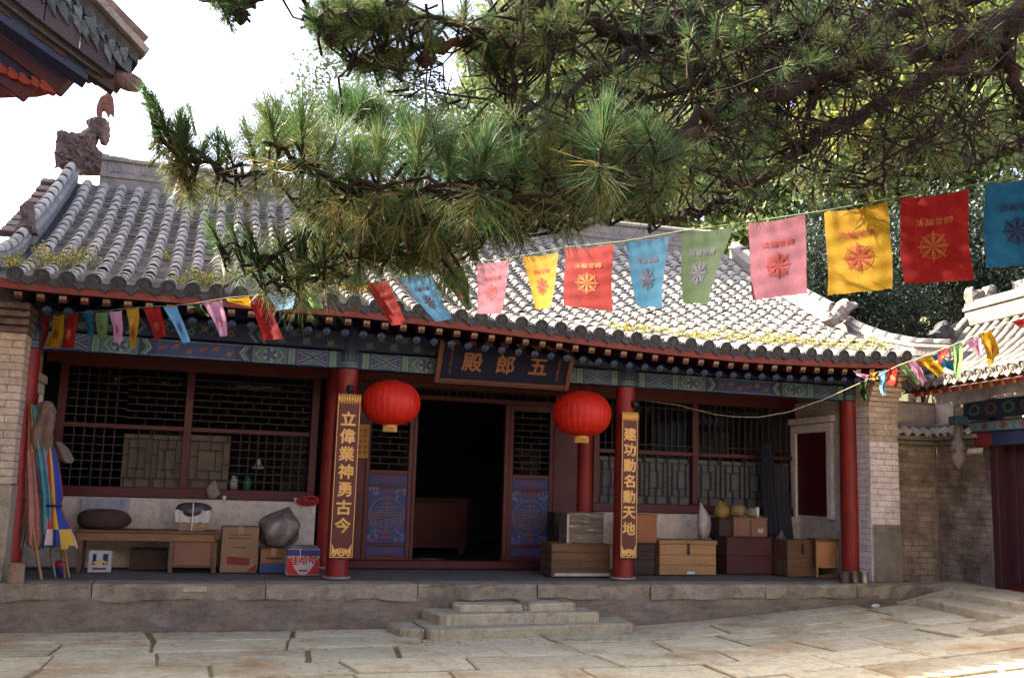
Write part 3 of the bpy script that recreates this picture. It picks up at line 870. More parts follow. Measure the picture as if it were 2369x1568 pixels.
figure("ridge_dragon", Z1([(285, 850), (300, 690), (330, 678), (365, 692), (420, 690), (460, 664), (452, 630), (475, 612), (520, 610), (562, 622), (572, 660), (552, 738), (525, 732), (508, 690), (492, 750), (530, 790), (572, 806), (540, 850), (520, 890), (430, 895), (380, 885), (330, 870)]), 3.80, .22, M_carved, roof)
# scales and eye of the ridge dragon, cut as proud bosses
db = MB()
for k in range(46):
    x, y = random.uniform(300, 520), random.uniform(700, 880)
    if y < 700 + max(0, (x - 480)) * 1.2: continue
    c = AY(x * .4428, y * .4428, 3.74); r = random.uniform(.03, .055)
    db.lathe((c.x, c.y, c.z), [(r, 0), (r * .7, r * .5), (0, r * .6)], 7) if False else db.tube([c, c + Vector((random.uniform(-.05, .05), -.05, .03)), c + Vector((random.uniform(-.12, .12), -.01, random.uniform(-.08, .02)))], [r * .9, r * .7, r * .2], 6)
for r0 in (.05, .085, .12):
    c = AY(508 * .4428, 650 * .4428, 3.74); db.tube([c + Vector((r0 * math.cos(a), 0, r0 * math.sin(a))) for a in [q * .5 for q in range(13)]], .016, 5)
stuff(db.build("dragon_scales", M_carved, roof))
M_horn = mat("red_clay_horn", (.17, .07, .045), (.12, .05, .035), 8, .8, .6, 30)
figure("dragon_horn", Z1([(512, 615), (500, 590), (510, 530), (530, 498), (558, 483), (588, 500), (596, 545), (592, 612), (575, 585), (565, 610), (548, 575), (535, 570), (530, 645), (514, 645)]), 3.86, .10, M_horn, roof, .006)
figure("gable_beast", Z1([(90, 1195), (108, 1130), (102, 1075), (118, 1060), (140, 1042), (168, 1050), (172, 1085), (178, 1130), (178, 1170), (190, 1215), (140, 1215)]), .72, .16, M_carved, roof, .008)
Z5 = lambda L: [(1829 + x * .3197, 578.6 + y * .3197) for x, y in L]
figure("gable_beast", Z5([(262, 505), (285, 440), (310, 470), (345, 420), (375, 375), (408, 345), (420, 372), (470, 372), (490, 395), (478, 415), (450, 428), (410, 470), (380, 520), (330, 545)]), .35, .16, M_ridge, roof, .006)
# ================================================================== BRICKWORK
_bricks = {}
def brick_face(parent, O, U, N, W, H, m, bw=.27, bh=.082, gap=.007, proud=.009, mfn=None, skip=None, rough=.003):
    O, U, N = Vector(O), Vector(U).normalized(), Vector(N).normalized(); Zv = Vector((0, 0, 1))
    nr = int(round(H / bh)); bh = H / nr
    for r in range(nr):
        x = -(r % 2) * bw * .5 - random.uniform(0, .02)
        while x < W - .01:
            a, b = max(x, 0), min(x + bw, W)
            x += bw
            if b - a < .03: continue
            z = (r + .5) * bh
            if skip and skip((a + b) / 2, z): continue
            mm = mfn((a + b) / 2, z) if mfn else m
            key = (mm.name, round(bh, 4), bw)
            if key not in _bricks:
                t = MB(); t.obox((0, 0, 0), ((bw - gap) / 2, 0, 0), (0, .03, 0), (0, 0, (bh - gap) / 2), .005)
                _bricks[key] = mesh_only(t, "brick", mm)
            c = O + U * ((a + b) / 2) + Zv * z + N * (proud - .03 + random.uniform(-rough, rough))
            sc = ((b - a) - gap) / (bw - gap)
            inst("brick", _bricks[key], parent, frame(c, U * sc, -N, Zv))
# left pier
def pier_left():
    p = MB(); p.box(-7.4, -5.475, -.46, -.02, PZ - .01, 3.42); p.box(-7.4, -5.56, -.02, 8, PZ - .01, 3.9)
    o = p.build("end_pier", M_mortar, hall)
    brick_face(o, (-6.13, -.46, 1.52), (1, 0, 0), (0, -1, 0), .66, 1.63, M_bricktan)
    brick_face(o, (-5.475, -.46, 1.52), (0, 1, 0), (1, 0, 0), .42, 1.63, M_bricktan)
    b = MB(); b.box(-6.4, -5.452, -.485, -.05, PZ, 1.50, .012); b.build("pier_plinth", mat("worn_plinth_stone", (.38, .30, .215), (.28, .22, .16), 5, .95, .9, 28, c3=(.46, .40, .31), s3=5, t3=(.5, .7)), o)
    # corbelled head
    for k in range(4):
        c = MB(); c.box(-6.4, -5.45 + .012 * k, -.50 - .09 * k, -.02, 3.155 + .075 * k, 3.225 + .075 * k, .008); c.build("corbel_course", M_carved, o)
    return o
pier_left()
def pier_right():
    x0, x1, y0 = 5.46, 5.95, -.42
    p = MB(); p.box(x0 + .012, x1 - .005, y0 + .012, -.02, PZ - .01, 3.2); p.box(x0 + .014, x1 - .005, -.02, 8, PZ - .01, 3.9)
    o = p.build("end_pier", M_mortar2, hall)
    def mf(x, z): return M_bricktan if z > 1.19 else M_brickwhite
    brick_face(o, (x0, y0 + .012, 1.29), (1, 0, 0), (0, -1, 0), x1 - x0, 1.66, M_brickwhite, .25, .083, mfn=mf)
    brick_face(o, (x0 + .012, 0.02, PZ), (0, -1, 0), (-1, 0, 0), .43, 2.45, M_brickwhite, .25, .083)
    b = MB(); b.box(x0 + .05, x1 + .012, y0 - .012, y0 + .06, PZ, 1.28, .01); b.build("plaster_coat", M_plaster, o)
    for k in range(7):
        e = .02 + .012 * k + .006 * k * k
        c = MB(); c.box(x0 - .004, x1 + e * .35, y0 - e, -.02, 2.95 + .07 * k, 3.015 + .07 * k, .008); c.build("corbel_course", M_bricktan, o)
    return o
pier_right()
# side walls in the porch, each with a framed dark red niche
def niche(x, n):
    o = MB(); o.box(x - .02, x + .02, .10, BW + .05, PZ, 3.1); w = o.build("side_wall", M_limewash, hall)
    xs_ = x + n * .025
    f = MB()
    ya, yb, za, zb = .50, 1.30, 1.36, 2.62; t = .13
    f.obox((xs_ + n * .02, (ya + yb) / 2, zb + t / 2), (.03, 0, 0), (0, (yb - ya) / 2 + t, 0), (0, 0, t / 2), .01)
    f.obox((xs_ + n * .02, (ya + yb) / 2, zb + t + .06), (.05, 0, 0), (0, (yb - ya) / 2 + t + .04, 0), (0, 0, .05), .01)
    for y in (ya - t / 2, yb + t / 2): f.obox((xs_ + n * .02, y, (za + zb) / 2 - .02), (.03, 0, 0), (0, t / 2, 0), (0, 0, (zb - za) / 2 + .02), .01)
    f.build("niche_frame", M_brickwhite, w)
    p = MB(); p.box(xs_ - .01, xs_ + .012, ya, yb, za, zb, .004); p.build("niche_panel", M_dred, w)
niche(5.452, -1); niche(-5.575, 1)

# ================================================================== INNER WALL: low wall, windows, doors
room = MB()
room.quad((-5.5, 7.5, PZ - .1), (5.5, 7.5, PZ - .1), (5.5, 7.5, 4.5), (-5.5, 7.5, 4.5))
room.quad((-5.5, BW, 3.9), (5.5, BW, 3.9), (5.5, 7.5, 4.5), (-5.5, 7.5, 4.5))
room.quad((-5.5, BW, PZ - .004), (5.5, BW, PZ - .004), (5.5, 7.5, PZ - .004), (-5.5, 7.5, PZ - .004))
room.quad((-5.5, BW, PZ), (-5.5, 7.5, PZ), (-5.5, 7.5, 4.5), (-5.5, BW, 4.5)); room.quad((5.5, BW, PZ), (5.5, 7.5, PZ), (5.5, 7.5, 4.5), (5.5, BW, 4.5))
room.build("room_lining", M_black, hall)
tb = MB(); tb.box(-5.5, 5.5, BW - .06, BW + .06, 3.05, 3.75); tb.build("inner_lintel", M_dred, hall)
def low_wall(x0, x1, zt):
    w = MB(); w.box(x0, x1, BW - .16, BW + .12, PZ, zt, .015); w.build("sill_wall", M_limewash, hall)
low_wall(-5.55, -2.03, 1.37); low_wall(1.98, 5.56, 1.33)

def lattice(mb, x0, x1, z0, z1, y, kind, w=.014):
    """small bars: 'grid', 'brocade' (nested rectangles with ties) or 'rods'"""
    def v(x, a, b): mb.box(x - w / 2, x + w / 2, y - .012, y + .012, a, b)
    def h(z, a, b): mb.box(a, b, y - .010, y + .010, z - w / 2, z + w / 2)
    W, H = x1 - x0, z1 - z0
    if kind == 'grid':
        n = max(2, int(W / .105)); k = max(2, int(H / .10))
        for i in range(1, n): v(x0 + W * i / n, z0, z1)
        for j in range(1, k): h(z0 + H * j / k, x0, x1)
    elif kind == 'rods':
        n = int(W / .105)
        for i in range(1, n): v(x0 + W * i / n, z0, z1)
        for j in (.12, .88): h(z0 + H * j, x0, x1)
    elif kind == 'brick':
        k = max(3, int(H / .085))
        for j in range(1, k): h(z0 + H * j / k, x0, x1)
        n = max(2, int(W / .22))
        for j in range(k):
            for i in range(n + 1):
                xx = x0 + W * (i + (.5 if j % 2 else 0)) / n
                if x0 + .02 < xx < x1 - .02: v(xx, z0 + H * j / k, z0 + H * (j + 1) / k)
    else:
        n = max(1, int(round(W / .40))); cw = W / n
        for i in range(n):
            a, b = x0 + i * cw, x0 + (i + 1) * cw
            if i: v(a, z0, z1)
            d = cw * .2; e = H * .16
            h(z1 - e, a, b); h(z0 + e, a, b); v(a + d, z0 + e, z1 - e); v(b - d, z0 + e, z1 - e)
            h(z1 - 2 * e, a + d, b - d); h(z0 + 2 * e, a + d, b - d)
            v((a + b) / 2, z1 - 2 * e, z1); v((a + b) / 2, z0, z0 + 2 * e)
            h((z0 + z1) / 2 + e * .4, a, a + d); h((z0 + z1) / 2 - e * .4, b - d, b)
            v(a + d + .09, z0 + 2 * e, z1 - 2 * e) if i % 2 else v(b - d - .09, z0 + 2 * e, z1 - 2 * e)
            v(a + d * .5, z0, z0 + e); v(b - d * .5, z1 - e, z1)
def window(x0, x1, z0, z1, xm, zm, kinds, papers, panes=True):
    f = MB(); y0, y1 = BW - .055, BW + .055
    f.box(x0, x1, y0, y1, z0, z0 + .13, .008); f.box(x0, x1, y0, y1, z1 - .10, z1, .008)
    f.box(x0, x0 + .10, y0 + .003, y1 - .003, z0 + .13, z1 - .10, .006); f.box(x1 - .10, x1, y0 + .003, y1 - .003, z0 + .13, z1 - .10, .006)
    f.box(xm - .05, xm + .05, y0 + .006, y1 - .006, z0 + .13, z1 - .10, .006)
    f.box(x0 + .10, xm - .05, y0 + .014, y1 - .014, zm - .03, zm + .03, .005); f.box(xm + .05, x1 - .10, y0 + .014, y1 - .014, zm - .03, zm + .03, .005)
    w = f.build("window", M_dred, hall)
    cells = [(x0 + .1, xm - .05, zm + .03, z1 - .1), (xm + .05, x1 - .1, zm + .03, z1 - .1), (x0 + .1, xm - .05, z0 + .13, zm - .03), (xm + .05, x1 - .1, z0 + .13, zm - .03)]
    for c, k, pp in zip(cells, kinds, papers):
        l = MB()
        if isinstance(k, list):
            for (a, b, kk) in k: lattice(l, c[0] + (c[1] - c[0]) * a, c[0] + (c[1] - c[0]) * b, c[2], c[3], BW + .012, kk)
        elif k: lattice(l, c[0], c[1], c[2], c[3], BW + .012, k)
        if l.f: l.build("lattice", M_lattice, w)
        if pp:
            a, b, top, m_ = pp
            p = MB(); p.quad((c[0] + (c[1] - c[0]) * a, BW + .05, c[2]), (c[0] + (c[1] - c[0]) * b, BW + .05, c[2]), (c[0] + (c[1] - c[0]) * b, BW + .05, c[2] + (c[3] - c[2]) * top), (c[0] + (c[1] - c[0]) * a, BW + .05, c[2] + (c[3] - c[2]) * top))
            p.build("paper_screen", m_, w)
        g_ = MB(); g_.quad((c[0], BW + .034, c[2]), (c[1], BW + .034, c[2]), (c[1], BW + .034, c[3]), (c[0], BW + .034, c[3])); g_.build("pane", M_glass, w)
    return w
window(-5.33, -2.05, 1.375, 3.12, -3.74, 2.27, [[(0, .5, 'grid'), (.5, 1, 'brick')], 'brick', [(0, .5, 'grid'), (.5, 1, 'brocade')], [(0, .34, 'brocade'), (.34, 1, 'grid')]],
       [None, None, (.5, 1, .92, M_paper), (0, .33, .95, M_paper)])
window(1.99, 5.50, 1.335, 3.10, 3.67, 2.23, ['rods', 'rods', 'brocade', 'brocade'], [None, (.0, .35, .45, M_black), (0, 1, .93, M_paperg), (0, .98, .93, M_paperg)])
# door bay
DX = [-1.74, -1.38, -.72, .68, 1.36, 1.74]
fr = MB(); y0, y1 = BW - .07, BW + .05
fr.box(-1.74, 1.74, y0 - .03, y1, PZ, PZ + .115, .01)            # threshold
fr.box(DX[0], DX[1] - .0, y0 + .01, y1, PZ + .115, 3.05, .01); fr.box(DX[4], DX[5], y0 + .01, y1, PZ + .115, 3.05, .01)
fr.box(DX[1], DX[4], y0, y1, 2.83, 2.90, .008); fr.box(DX[1], DX[4], y0 + .005, y1, 3.0, 3.08, .008)
fr.box(DX[2], DX[2] + .05, y0 + .004, y1, PZ + .115, 2.83, .006); fr.box(DX[3] - .07, DX[3], y0 + .004, y1, PZ + .115, 2.83, .006)
door_frame = fr.build("door_frame", M_dred, hall)
def shou(mb, cx, cz, R, y):
    """round longevity medallion of flat strokes"""
    mb.ring((cx, y, cz), (1, 0, 0), (0, 0, 1), R * .93, R, 36)
    w = R * .055
    def h(z, a, b): mb.quad((cx + R * a, y, cz + R * z - w / 2), (cx + R * b, y, cz + R * z - w / 2), (cx + R * b, y, cz + R * z + w / 2), (cx + R * a, y, cz + R * z + w / 2))
    def v(x, a, b): mb.quad((cx + R * x - w / 2, y - .0004, cz + R * a), (cx + R * x + w / 2, y - .0004, cz + R * a), (cx + R * x + w / 2, y - .0004, cz + R * b), (cx + R * x - w / 2, y - .0004, cz + R * b))
    v(0, .30, .93); h(.62, -.35, .35); h(.42, -.62, .62); h(.26, -.45, .45); h(.12, -.86, .86); h(-.02, -.90, .90); v(-.42, .12, .26); v(.42, .12, .26)
    for s_ in (-1, 1):
        v(.06 * s_, -.93, -.2); v(.30 * s_, -.62, -.18); v(.60 * s_, -.50, -.18); v(.80 * s_, -.42, -.02); v(.46 * s_, -.62, -.36)
        a, b = sorted((.06 * s_, .46 * s_)); h(-.18, *sorted((.30 * s_, .70 * s_))); h(-.36, *sorted((.30 * s_, .46 * s_))); h(-.62, *sorted((.12 * s_, .30 * s_))); h(-.50, *sorted((.46 * s_, .70 * s_)))
    h(-.2, -.06, .06)
def door_leaf(x0, x1):
    y = BW - .03; f = MB(); s_ = .065
    zz = [PZ + .115, .69, .80, .845, 1.60, 1.64, 1.77, 1.83, 2.83]
    f.box(x0, x0 + s_, y - .03, y + .03, zz[0], zz[8], .006); f.box(x1 - s_, x1, y - .03, y + .03, zz[0], zz[8], .006)
    for a, b in ((zz[0], zz[1] - .01), (zz[2], zz[3]), (zz[4], zz[5]), (zz[6], zz[7]), (2.74, 2.83)): f.box(x0 + s_, x1 - s_, y - .027, y + .027, a, b, .004)
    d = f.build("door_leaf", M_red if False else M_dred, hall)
    for a, b in ((zz[1] - .01, zz[2]), (zz[3], zz[4]), (zz[5], zz[6])):
        p = MB(); p.box(x0 + s_, x1 - s_, y - .012, y + .012, a, b); p.build("door_panel", M_blue, d)
    G = [MB() for _ in range(3)]
    cx = (x0 + x1) / 2; cz = (zz[3] + zz[4]) / 2; R = (x1 - x0 - 2 * s_) * .47
    shou(G[0], cx, cz, R, y - .0145)
    for sx in (-1, 1):
        for sz in (-1, 1):
            c0 = Vector((cx + sx * R * .78, y - .0135, cz + sz * (R + .055)))
            for k in range(5):
                a = random.uniform(0, 6.28); r = .03 + .03 * random.random()
                G[1].ring(c0 + Vector((math.cos(a) * r * 1.1, -.0002 * k, math.sin(a) * r)), (1, 0, 0), (0, 0, 1), .008, .024, 9)
                G[1].ring(c0 + Vector((math.cos(a + 1) * r * 1.6, -.0002 * k - .0001, math.sin(a + 1) * r * 1.6)), (1, 0, .4), (-.4, 0, 1), 0, .016, 7)
            for k in range(3): G[2].ring(c0 + Vector((-sx * .02 + .03 * (k - 1), -.001 - .0003 * k, sz * .03 * (k % 2) + sz * .01)), (1, 0, 0), (0, 0, 1), 0, .02, 6)
    for sz in (-1, 1):
        c0 = Vector((cx, y - .0138, cz + sz * (R + .06)))
        for k in range(5): G[2].ring(c0 + Vector((.028 * (k - 2), -.0002 * k, .012 * (k % 2))), (1, 0, 0), (0, 0, 1), 0, .021, 7)
    for zc in ((zz[1] - .01 + zz[2]) / 2, (zz[5] + zz[6]) / 2):
        for k in range(15):
            t = (k - 7) / 7
            G[2].ring((cx + t * R * .75, y - .0135 - .0001 * k, zc + .018 * math.sin(k * 2.3)), (1, 0, 0), (0, 0, .8), .006, .018 * (1.2 - .5 * abs(t)), 8)
    for g_, m_ in zip(G, (M_dgold, M_skyblue, M_redpaint)): stuff(g_.build("painted_pattern", m_, d))
    l = MB(); lattice(l, x0 + s_, x1 - s_, zz[7], 2.74, y, 'brick', .012); l.build("lattice", M_lattice, d)
    g_ = MB(); g_.quad((x0 + s_, y + .016, zz[7]), (x1 - s_, y + .016, zz[7]), (x1 - s_, y + .016, 2.74), (x0 + s_, y + .016, 2.74)); g_.build("pane", M_glass, d)
    return d
door_leaf(DX[1], DX[2] - .0); door_leaf(DX[3] + .0, DX[4])
tl = MB(); lattice(tl, DX[1], DX[4], 2.90, 3.0, BW, 'rods', .012); tl.build("lattice", M_dwood, door_frame)
# a few dim things behind the panes
lampo = thing("hanging_lamp", "small white bell shaped lamp hanging behind the left window", "lamp", tuple(AY(597, 1080, BW + .35)), None)
mb = MB(); c = Vector(WPOS[lampo.name]); mb.lathe(c, [(.0, -.02), (.075, -.015), (.075, .02), (.035, .035), (.03, .08), (.018, .11), (0, .13)], 14); mb.build("lamp_shade", M_white, lampo, True)
mb = MB(); mb.tube([c + Vector((0, 0, .12)), c + Vector((0, 0, 1.7))], .004, 5); mb.build("cord", M_iron, lampo)
for (px, py, m_, lb) in ((540, 1122, M_white, "small white jar standing inside the left window beside a green one"), (572, 1118, mat("green_glaze", (.03, .22, .13), rough=.3), "small green jar standing inside the left window")):
    p = AY(px, py, BW + .22); mb = MB(); mb.lathe((p.x, p.y, 1.505), [(.045, 0), (.06, .06), (.055, .11), (.03, .15), (.032, .18), (0, .182)], 14)
    tag(mb.build("jar", m_, None, True, (p.x, p.y, 1.505)), lb, "jar", "jars inside the left window")
sh = MB(); sh.box(-3.4, -2.1, BW + .12, BW + .34, 1.47, 1.50); tag(sh.build("window_shelf", M_dwood, None, False, (-2.7, BW + .2, 1.47)), "dark shelf behind the left window carrying two jars", "shelf")

# ================================================================== PLAQUE, COUPLETS, LANTERNS
TLp, BLp = Vector((-.76, -.40, 3.42)), Vector((-.83, -.16, 2.95))
pl = thing("name_plaque", "dark horizontal name plaque with gold characters tilted under the eaves", "plaque", (.08, -.2, 2.95))
px_ = Vector((1, 0, 0)); pyv = Vector((0, -.24, .47)); H_ = pyv.length; pyv.normalize(); pn_ = px_.cross(pyv)   # towards the court
if pn_.y > 0: pn_ = -pn_
pc = Vector((.08, -.30, 3.195)); W_ = 1.74
b = MB(); b.obox(pc - pn_ * .02, px_ * W_ / 2, pyv * H_ / 2, pn_ * .02, .004); b.build("board", mat("plaque_black", (.012, .014, .03), (.012, .012, .025), 6, .95, spec=.05), pl)
f = MB()
for sg in (-1, 1):
    f.obox(pc + px_ * sg * (W_ / 2 - .0) + pn_ * .005, px_ * .032, pyv * (H_ / 2 + .03), pn_ * .03, .008)
    f.obox(pc + pyv * sg * (H_ / 2) + pn_ * .005, px_ * (W_ / 2 - .034), pyv * .032, pn_ * .028, .008)
f.build("frame", mat("plaque_frame", (.10, .035, .018), (.07, .026, .016), 14, .5), pl)
fp = MB()
for k in range(52):
    x = -W_ / 2 + .03 + (W_ - .06) * (k + .5) / 52
    for sg in (-1, 1): fp.obox(pc + px_ * x + pyv * sg * H_ / 2 + pn_ * .035, px_ * .008, pyv * .012, pn_ * .003)
stuff(fp.build("key_pattern", M_dwood, pl))
tx = MB()
for ch, u in (("殿", -.44), ("郎", .0), ("五", .44)):
    cm = MB(); put_text(cm, ch, pc + px_ * u + pn_ * .003, px_, pyv, .27, .024); cm.build("gold_character", mat("plaque_gold", (.46, .17, .055), (.36, .13, .04), 20, .5), pl)
for u, zz in ((-.72, 0), (.72, 0)):
    for k in range(7): put_text(tx, random.choice("年月立吉日信士"), pc + px_ * u + pyv * (.16 - .052 * k) + pn_ * .003, px_, pyv, .045, .012)
stuff(tx.build("small_writing", mat("plaque_gold", (.46, .17, .055), (.36, .13, .04), 20, .5), pl))

def couplet(x, label, chars, px, top, bot, hw):
    Y = -.205
    p = AY(px, (top + bot) / 2, Y); zt = AY(px, top, Y).z; zb = AY(px, bot, Y).z
    x = p.x
    t = thing("couplet_board", label, "sign board", (x, Y, zb), "couplet boards on the porch columns")
    b = MB(); b.box(x - hw, x + hw, Y, Y + .035, zb, zt - .09, .004); b.build("board", mat("couplet_maroon", (.105, .018, .016), (.085, .015, .016), 8, .5), t)
    g = MB(); y = Y - .002
    def rect(a, bb, c, d): g.quad((a, y, c), (bb, y, c), (bb, y, d), (a, y, d))
    e = .009
    rect(x - hw + .006, x - hw + .006 + e, zb + .008, zt - .1); rect(x + hw - .006 - e, x + hw - .006, zb + .008, zt - .1); rect(x - hw + .015, x + hw - .015, zb + .008, zb + .017)
    g.build("gold_border", M_gold, t)
    n = 9; c = MB()
    for k in range(n):
        cx = x - hw + (2 * hw) * (k + .5) / n
        c.tube([(cx, Y + .005, zt - .115), (cx, Y - .005, zt - .06), (cx, Y + .005, zt + .0)], [.012, .017, .012], 7)
    c.build("gold_crown", M_gold, t, True)
    nC = len(chars); span = (zt - .20) - (zb + .27)
    for k, ch in enumerate(chars):
        cm = MB(); put_text(cm, ch, (x, y, zt - .17 - span * (k + .5) / nC - .02), (1, 0, 0), (0, 0, 1), span / nC * .86, .030, 1.05); cm.build("gold_character", M_gold, t)
    lo = MB(); zc = zb + .085
    for k in range(7):
        a = PI * (k + .5) / 7
        lo.ring((x + .07 * math.cos(a) * hw / .14, y - .0003 * k, zc - .02 + .03 * math.sin(a)), (1, 0, 0), (0, 0, 1), .012, .026, 10)
    for sg in (-1, 1):
        lo.add([(x + sg * hw * .85, y, zc + .09), (x + sg * hw * .45, y, zc - .01), (x + sg * hw * .8, y, zc - .04)], [(0, 1, 2)])
        lo.ring((x + sg * hw * .62, y - .001, zc - .035), (1, 0, 0), (0, 0, 1), .01, .028, 10)
    lo.ring((x, y - .001, zc - .03), (1, 0, 0), (0, 0, .7), .02, .045, 14); lo.ring((x, y - .0013, zc), (1, 0, 0), (0, 0, .5), .05, .062, 16)
    stuff(lo.build("lotus_print", M_gold, t))
couplet(-1.88, "maroon board with seven gold characters on the column by the cartons", "立偉業神勇古今", 799, 910, 1290, .142)
couplet(1.88, "maroon board with seven gold characters on the column by the wooden chests", "建功勳名動天地", 1456, 952, 1290, .118)

def lantern(px, py, Y, label, wpx):
    c = AY(px, py, Y); R = wpx / 2 * (AY(px, py, Y) - AY(px + 1, py, Y)).length; h = R * .77
    t = thing("red_lantern", label, "lantern", tuple(c), "red silk lanterns under the eaves")
    prof = []
    for k in range(15):
        a = -PI / 2 + PI * k / 14
        r = R * max(.28, abs(math.cos(a)) ** .72); prof.append((r, h * math.sin(a)))
    b = MB(); b.lathe(c, prof, 112, .022, 28); o = b.build("lantern_shade", M_lantern, t, True)
    k_ = MB(); k_.lathe(c, [(R * .28, h * .97), (R * .30, h * 1.0), (R * .22, h * 1.06), (0, h * 1.06)], 20); k_.build("lantern_cap", mat("lantern_cap_red", (.16, .015, .015), rough=.6), t)
    gd = MB(); gd.lathe(c, [(R * .24, -h * 1.10), (R * .25, -h * 1.09), (R * .25, -h * .95), (R * .24, -h * .94)], 24); gd.build("lantern_collar", M_gold, t)
    fr_ = MB()
    for k in range(30):
        a = 2 * PI * k / 30; q = c + Vector((R * .235 * math.cos(a), R * .235 * math.sin(a), -h * 1.10))
        fr_.bar(q, q + Vector((0, 0, -.055)), .007)
    fr_.build("fringe", M_gold, t)
    w = MB(); w.tube([c + Vector((0, 0, h)), Vector((c.x, c.y, 3.04))], .004, 6); w.build("hanging_wire", M_iron, t)
lantern(905, 931, -.10, "round red lantern hanging left of the doorway beside the plaque", 131)
lantern(1346, 956, -.10, "round red lantern hanging right of the doorway by the worn crates", 125)
# yellow paper notice beside the left couplet
n0 = AY(842, 975, BW - .10); nb = MB(); nb.box(n0.x - .09, n0.x + .08, BW - .11, BW - .102, 1.98, 2.44)
nt_ = thing("paper_notice", "yellow paper notice stuck beside the left door leaf", "notice", (n0.x, BW - .105, 1.98))
nb.build("sheet", mat("notice_yellow", (.50, .24, .06), (.42, .2, .05), 6, .8), nt_)
np_ = MB()
for k in range(2):
    for j in range(5): put_text(np_, random.choice("佛光普照心香功德"), (n0.x - .04 + .07 * k, BW - .112, 2.36 - .075 * j), (1, 0, 0), (0, 0, 1), .05, .01)
stuff(np_.build("lettering_print", M_dwood, nt_))
# ================================================================== THINGS ON THE PORCH
def ext(l, r, t, b, Y):
    """world extents of a front face seen between the photo columns l..r and rows t..b"""
    a, c = AY(l, (t + b) / 2, Y), AY(r, (t + b) / 2, Y)
    return a.x, c.x, AY((l + r) / 2, b, Y).z, AY((l + r) / 2, t, Y).z
def crate(name, label, cat, l, r, t, b, Y, depth, m, planks=3, floor=None, lid=False, group=None, grip=None):
    x0, x1, z0, z1 = ext(l, r, t, b, Y)
    if floor is not None: z0 = floor
    o = thing(name, label, cat, ((x0 + x1) / 2, Y + depth / 2, z0), group)
    body = MB(); body.box(x0 + .012, x1 - .012, Y + .012, Y + depth, z0, z1 - .005); body.build("body", m, o)
    zt = z1 - (.05 if lid else 0)
    for k in range(planks):
        a = z0 + (zt - z0) * k / planks + .002; c = z0 + (zt - z0) * (k + 1) / planks - .003
        p = MB(); p.box(x0 + random.uniform(0, .004), x1 - random.uniform(0, .004), Y, Y + .02, a, c, .004); p.build("plank", m, o)
        p = MB(); p.box(x0 - .001, x0 + .018, Y + .021, Y + depth - .004, a, c, .004); p.build("plank", m, o)
        p = MB(); p.box(x1 - .018, x1 + .001, Y + .021, Y + depth - .004, a, c, .004); p.build("plank", m, o)
    lidm = MB(); lidm.box(x0 - .012, x1 + .012, Y - .014, Y + depth + .01, (z1 - .045) if lid else z1 - .006, z1 + .01, .005); lidm.build("lid", m, o)
    if grip:
        g_ = MB(); cx = (x0 + x1) / 2
        g_.box(cx - .018, cx + .018, Y - .022, Y - .012, z1 - .16, z1 - .03, .003); g_.lathe((cx, Y - .018, z1 - .17), [(0, -.02), (.02, -.012), (.02, .012), (0, .02)], 10); g_.build("clasp", M_iron, o)
    return o, x0, x1, z0, z1
# --- right side
crate("dark_crate", "dark wooden crate at the back left of the right group, beside the worn crate", "crate", 1284, 1312, 1186, 1258, .95, .3, M_dwood, 3, .93)
cb = crate("wooden_chest", "large brown plank chest left of the right couplet column", "chest", 1276, 1412, 1258, 1332, .24, .45, M_wood, 4, PZ)
mb = MB(); mb.box(cb[1] + .05, cb[2] + .0, .234, .239, PZ + .012, PZ + .05); mb.build("white_strip_print", M_limewash, cb[0])
cw_ = crate("worn_crate", "small crate with worn white paint on top of the large brown chest", "crate", 1312, 1397, 1186, 1258, .30, .32, mat("flaking_crate_paint", (.17, .12, .085), (.24, .19, .15), 6, .85, .3, 30, rnd=.1, stretch=(.6, 3, 5), c3=(.50, .45, .40), s3=7, t3=(.56, .62)), 3, cb[4] + .01)
mb = MB(); mb.box(cw_[1] - .004, cw_[1] + .022, .292, .298, cw_[3] + .01, cw_[4] - .03); mb.build("edge_batten", M_limewash, cw_[0])
cc = crate("lower_crate", "dark brown crate under the orange box behind the right column", "crate", 1466, 1515, 1256, 1326, .62, .4, M_dwood, 4, PZ)
crate("orange_box", "orange brown box on the dark crate behind the right column", "box", 1470, 1520, 1190, 1254, .64, .36, mat("orange_ply", (.36, .13, .045), (.30, .11, .04), 4, .6, .1, 20), 1, cc[4] + .01)
c3_ = crate("lidded_chest", "light pine chest with black clasp and overhanging lid", "chest", 1526, 1657, 1250, 1326, .58, .45, M_lwood, 3, PZ, lid=True, grip=True)
mb = MB(); x0 = (c3_[1] + c3_[2]) / 2; mb.box(x0 - .02, x0 + .10, .572, .577, PZ + .012, PZ + .05); mb.build("sticker_print", mat("blue_sticker", (.2, .36, .6), (.5, .55, .6), 40, .6), c3_[0])
c4_ = crate("maroon_chest", "large dark maroon chest with a pale worn patch under the brown box", "chest", 1682, 1787, 1242, 1328, .72, .45, M_maroon, 2, PZ)
c5_ = crate("brown_carton", "brown carton with taped flaps on the maroon chest", "box", 1698, 1775, 1197, 1241, .78, .34, mat("brown_carton_card", (.30, .16, .10), (.25, .13, .08), 5, .8), 1, c4_[4] + .01)
mb = MB(); xm = (c5_[1] + c5_[2]) / 2; mb.box(xm - .008, xm + .008, .768, .776, c5_[3] + .01, c5_[4] - .03); mb.build("tape", M_wood, c5_[0])
c6_ = crate("small_dark_box", "small dark box left of the taped brown carton", "box", 1664, 1696, 1200, 1241, .86, .3, M_dwood, 1, c4_[4] + .01)
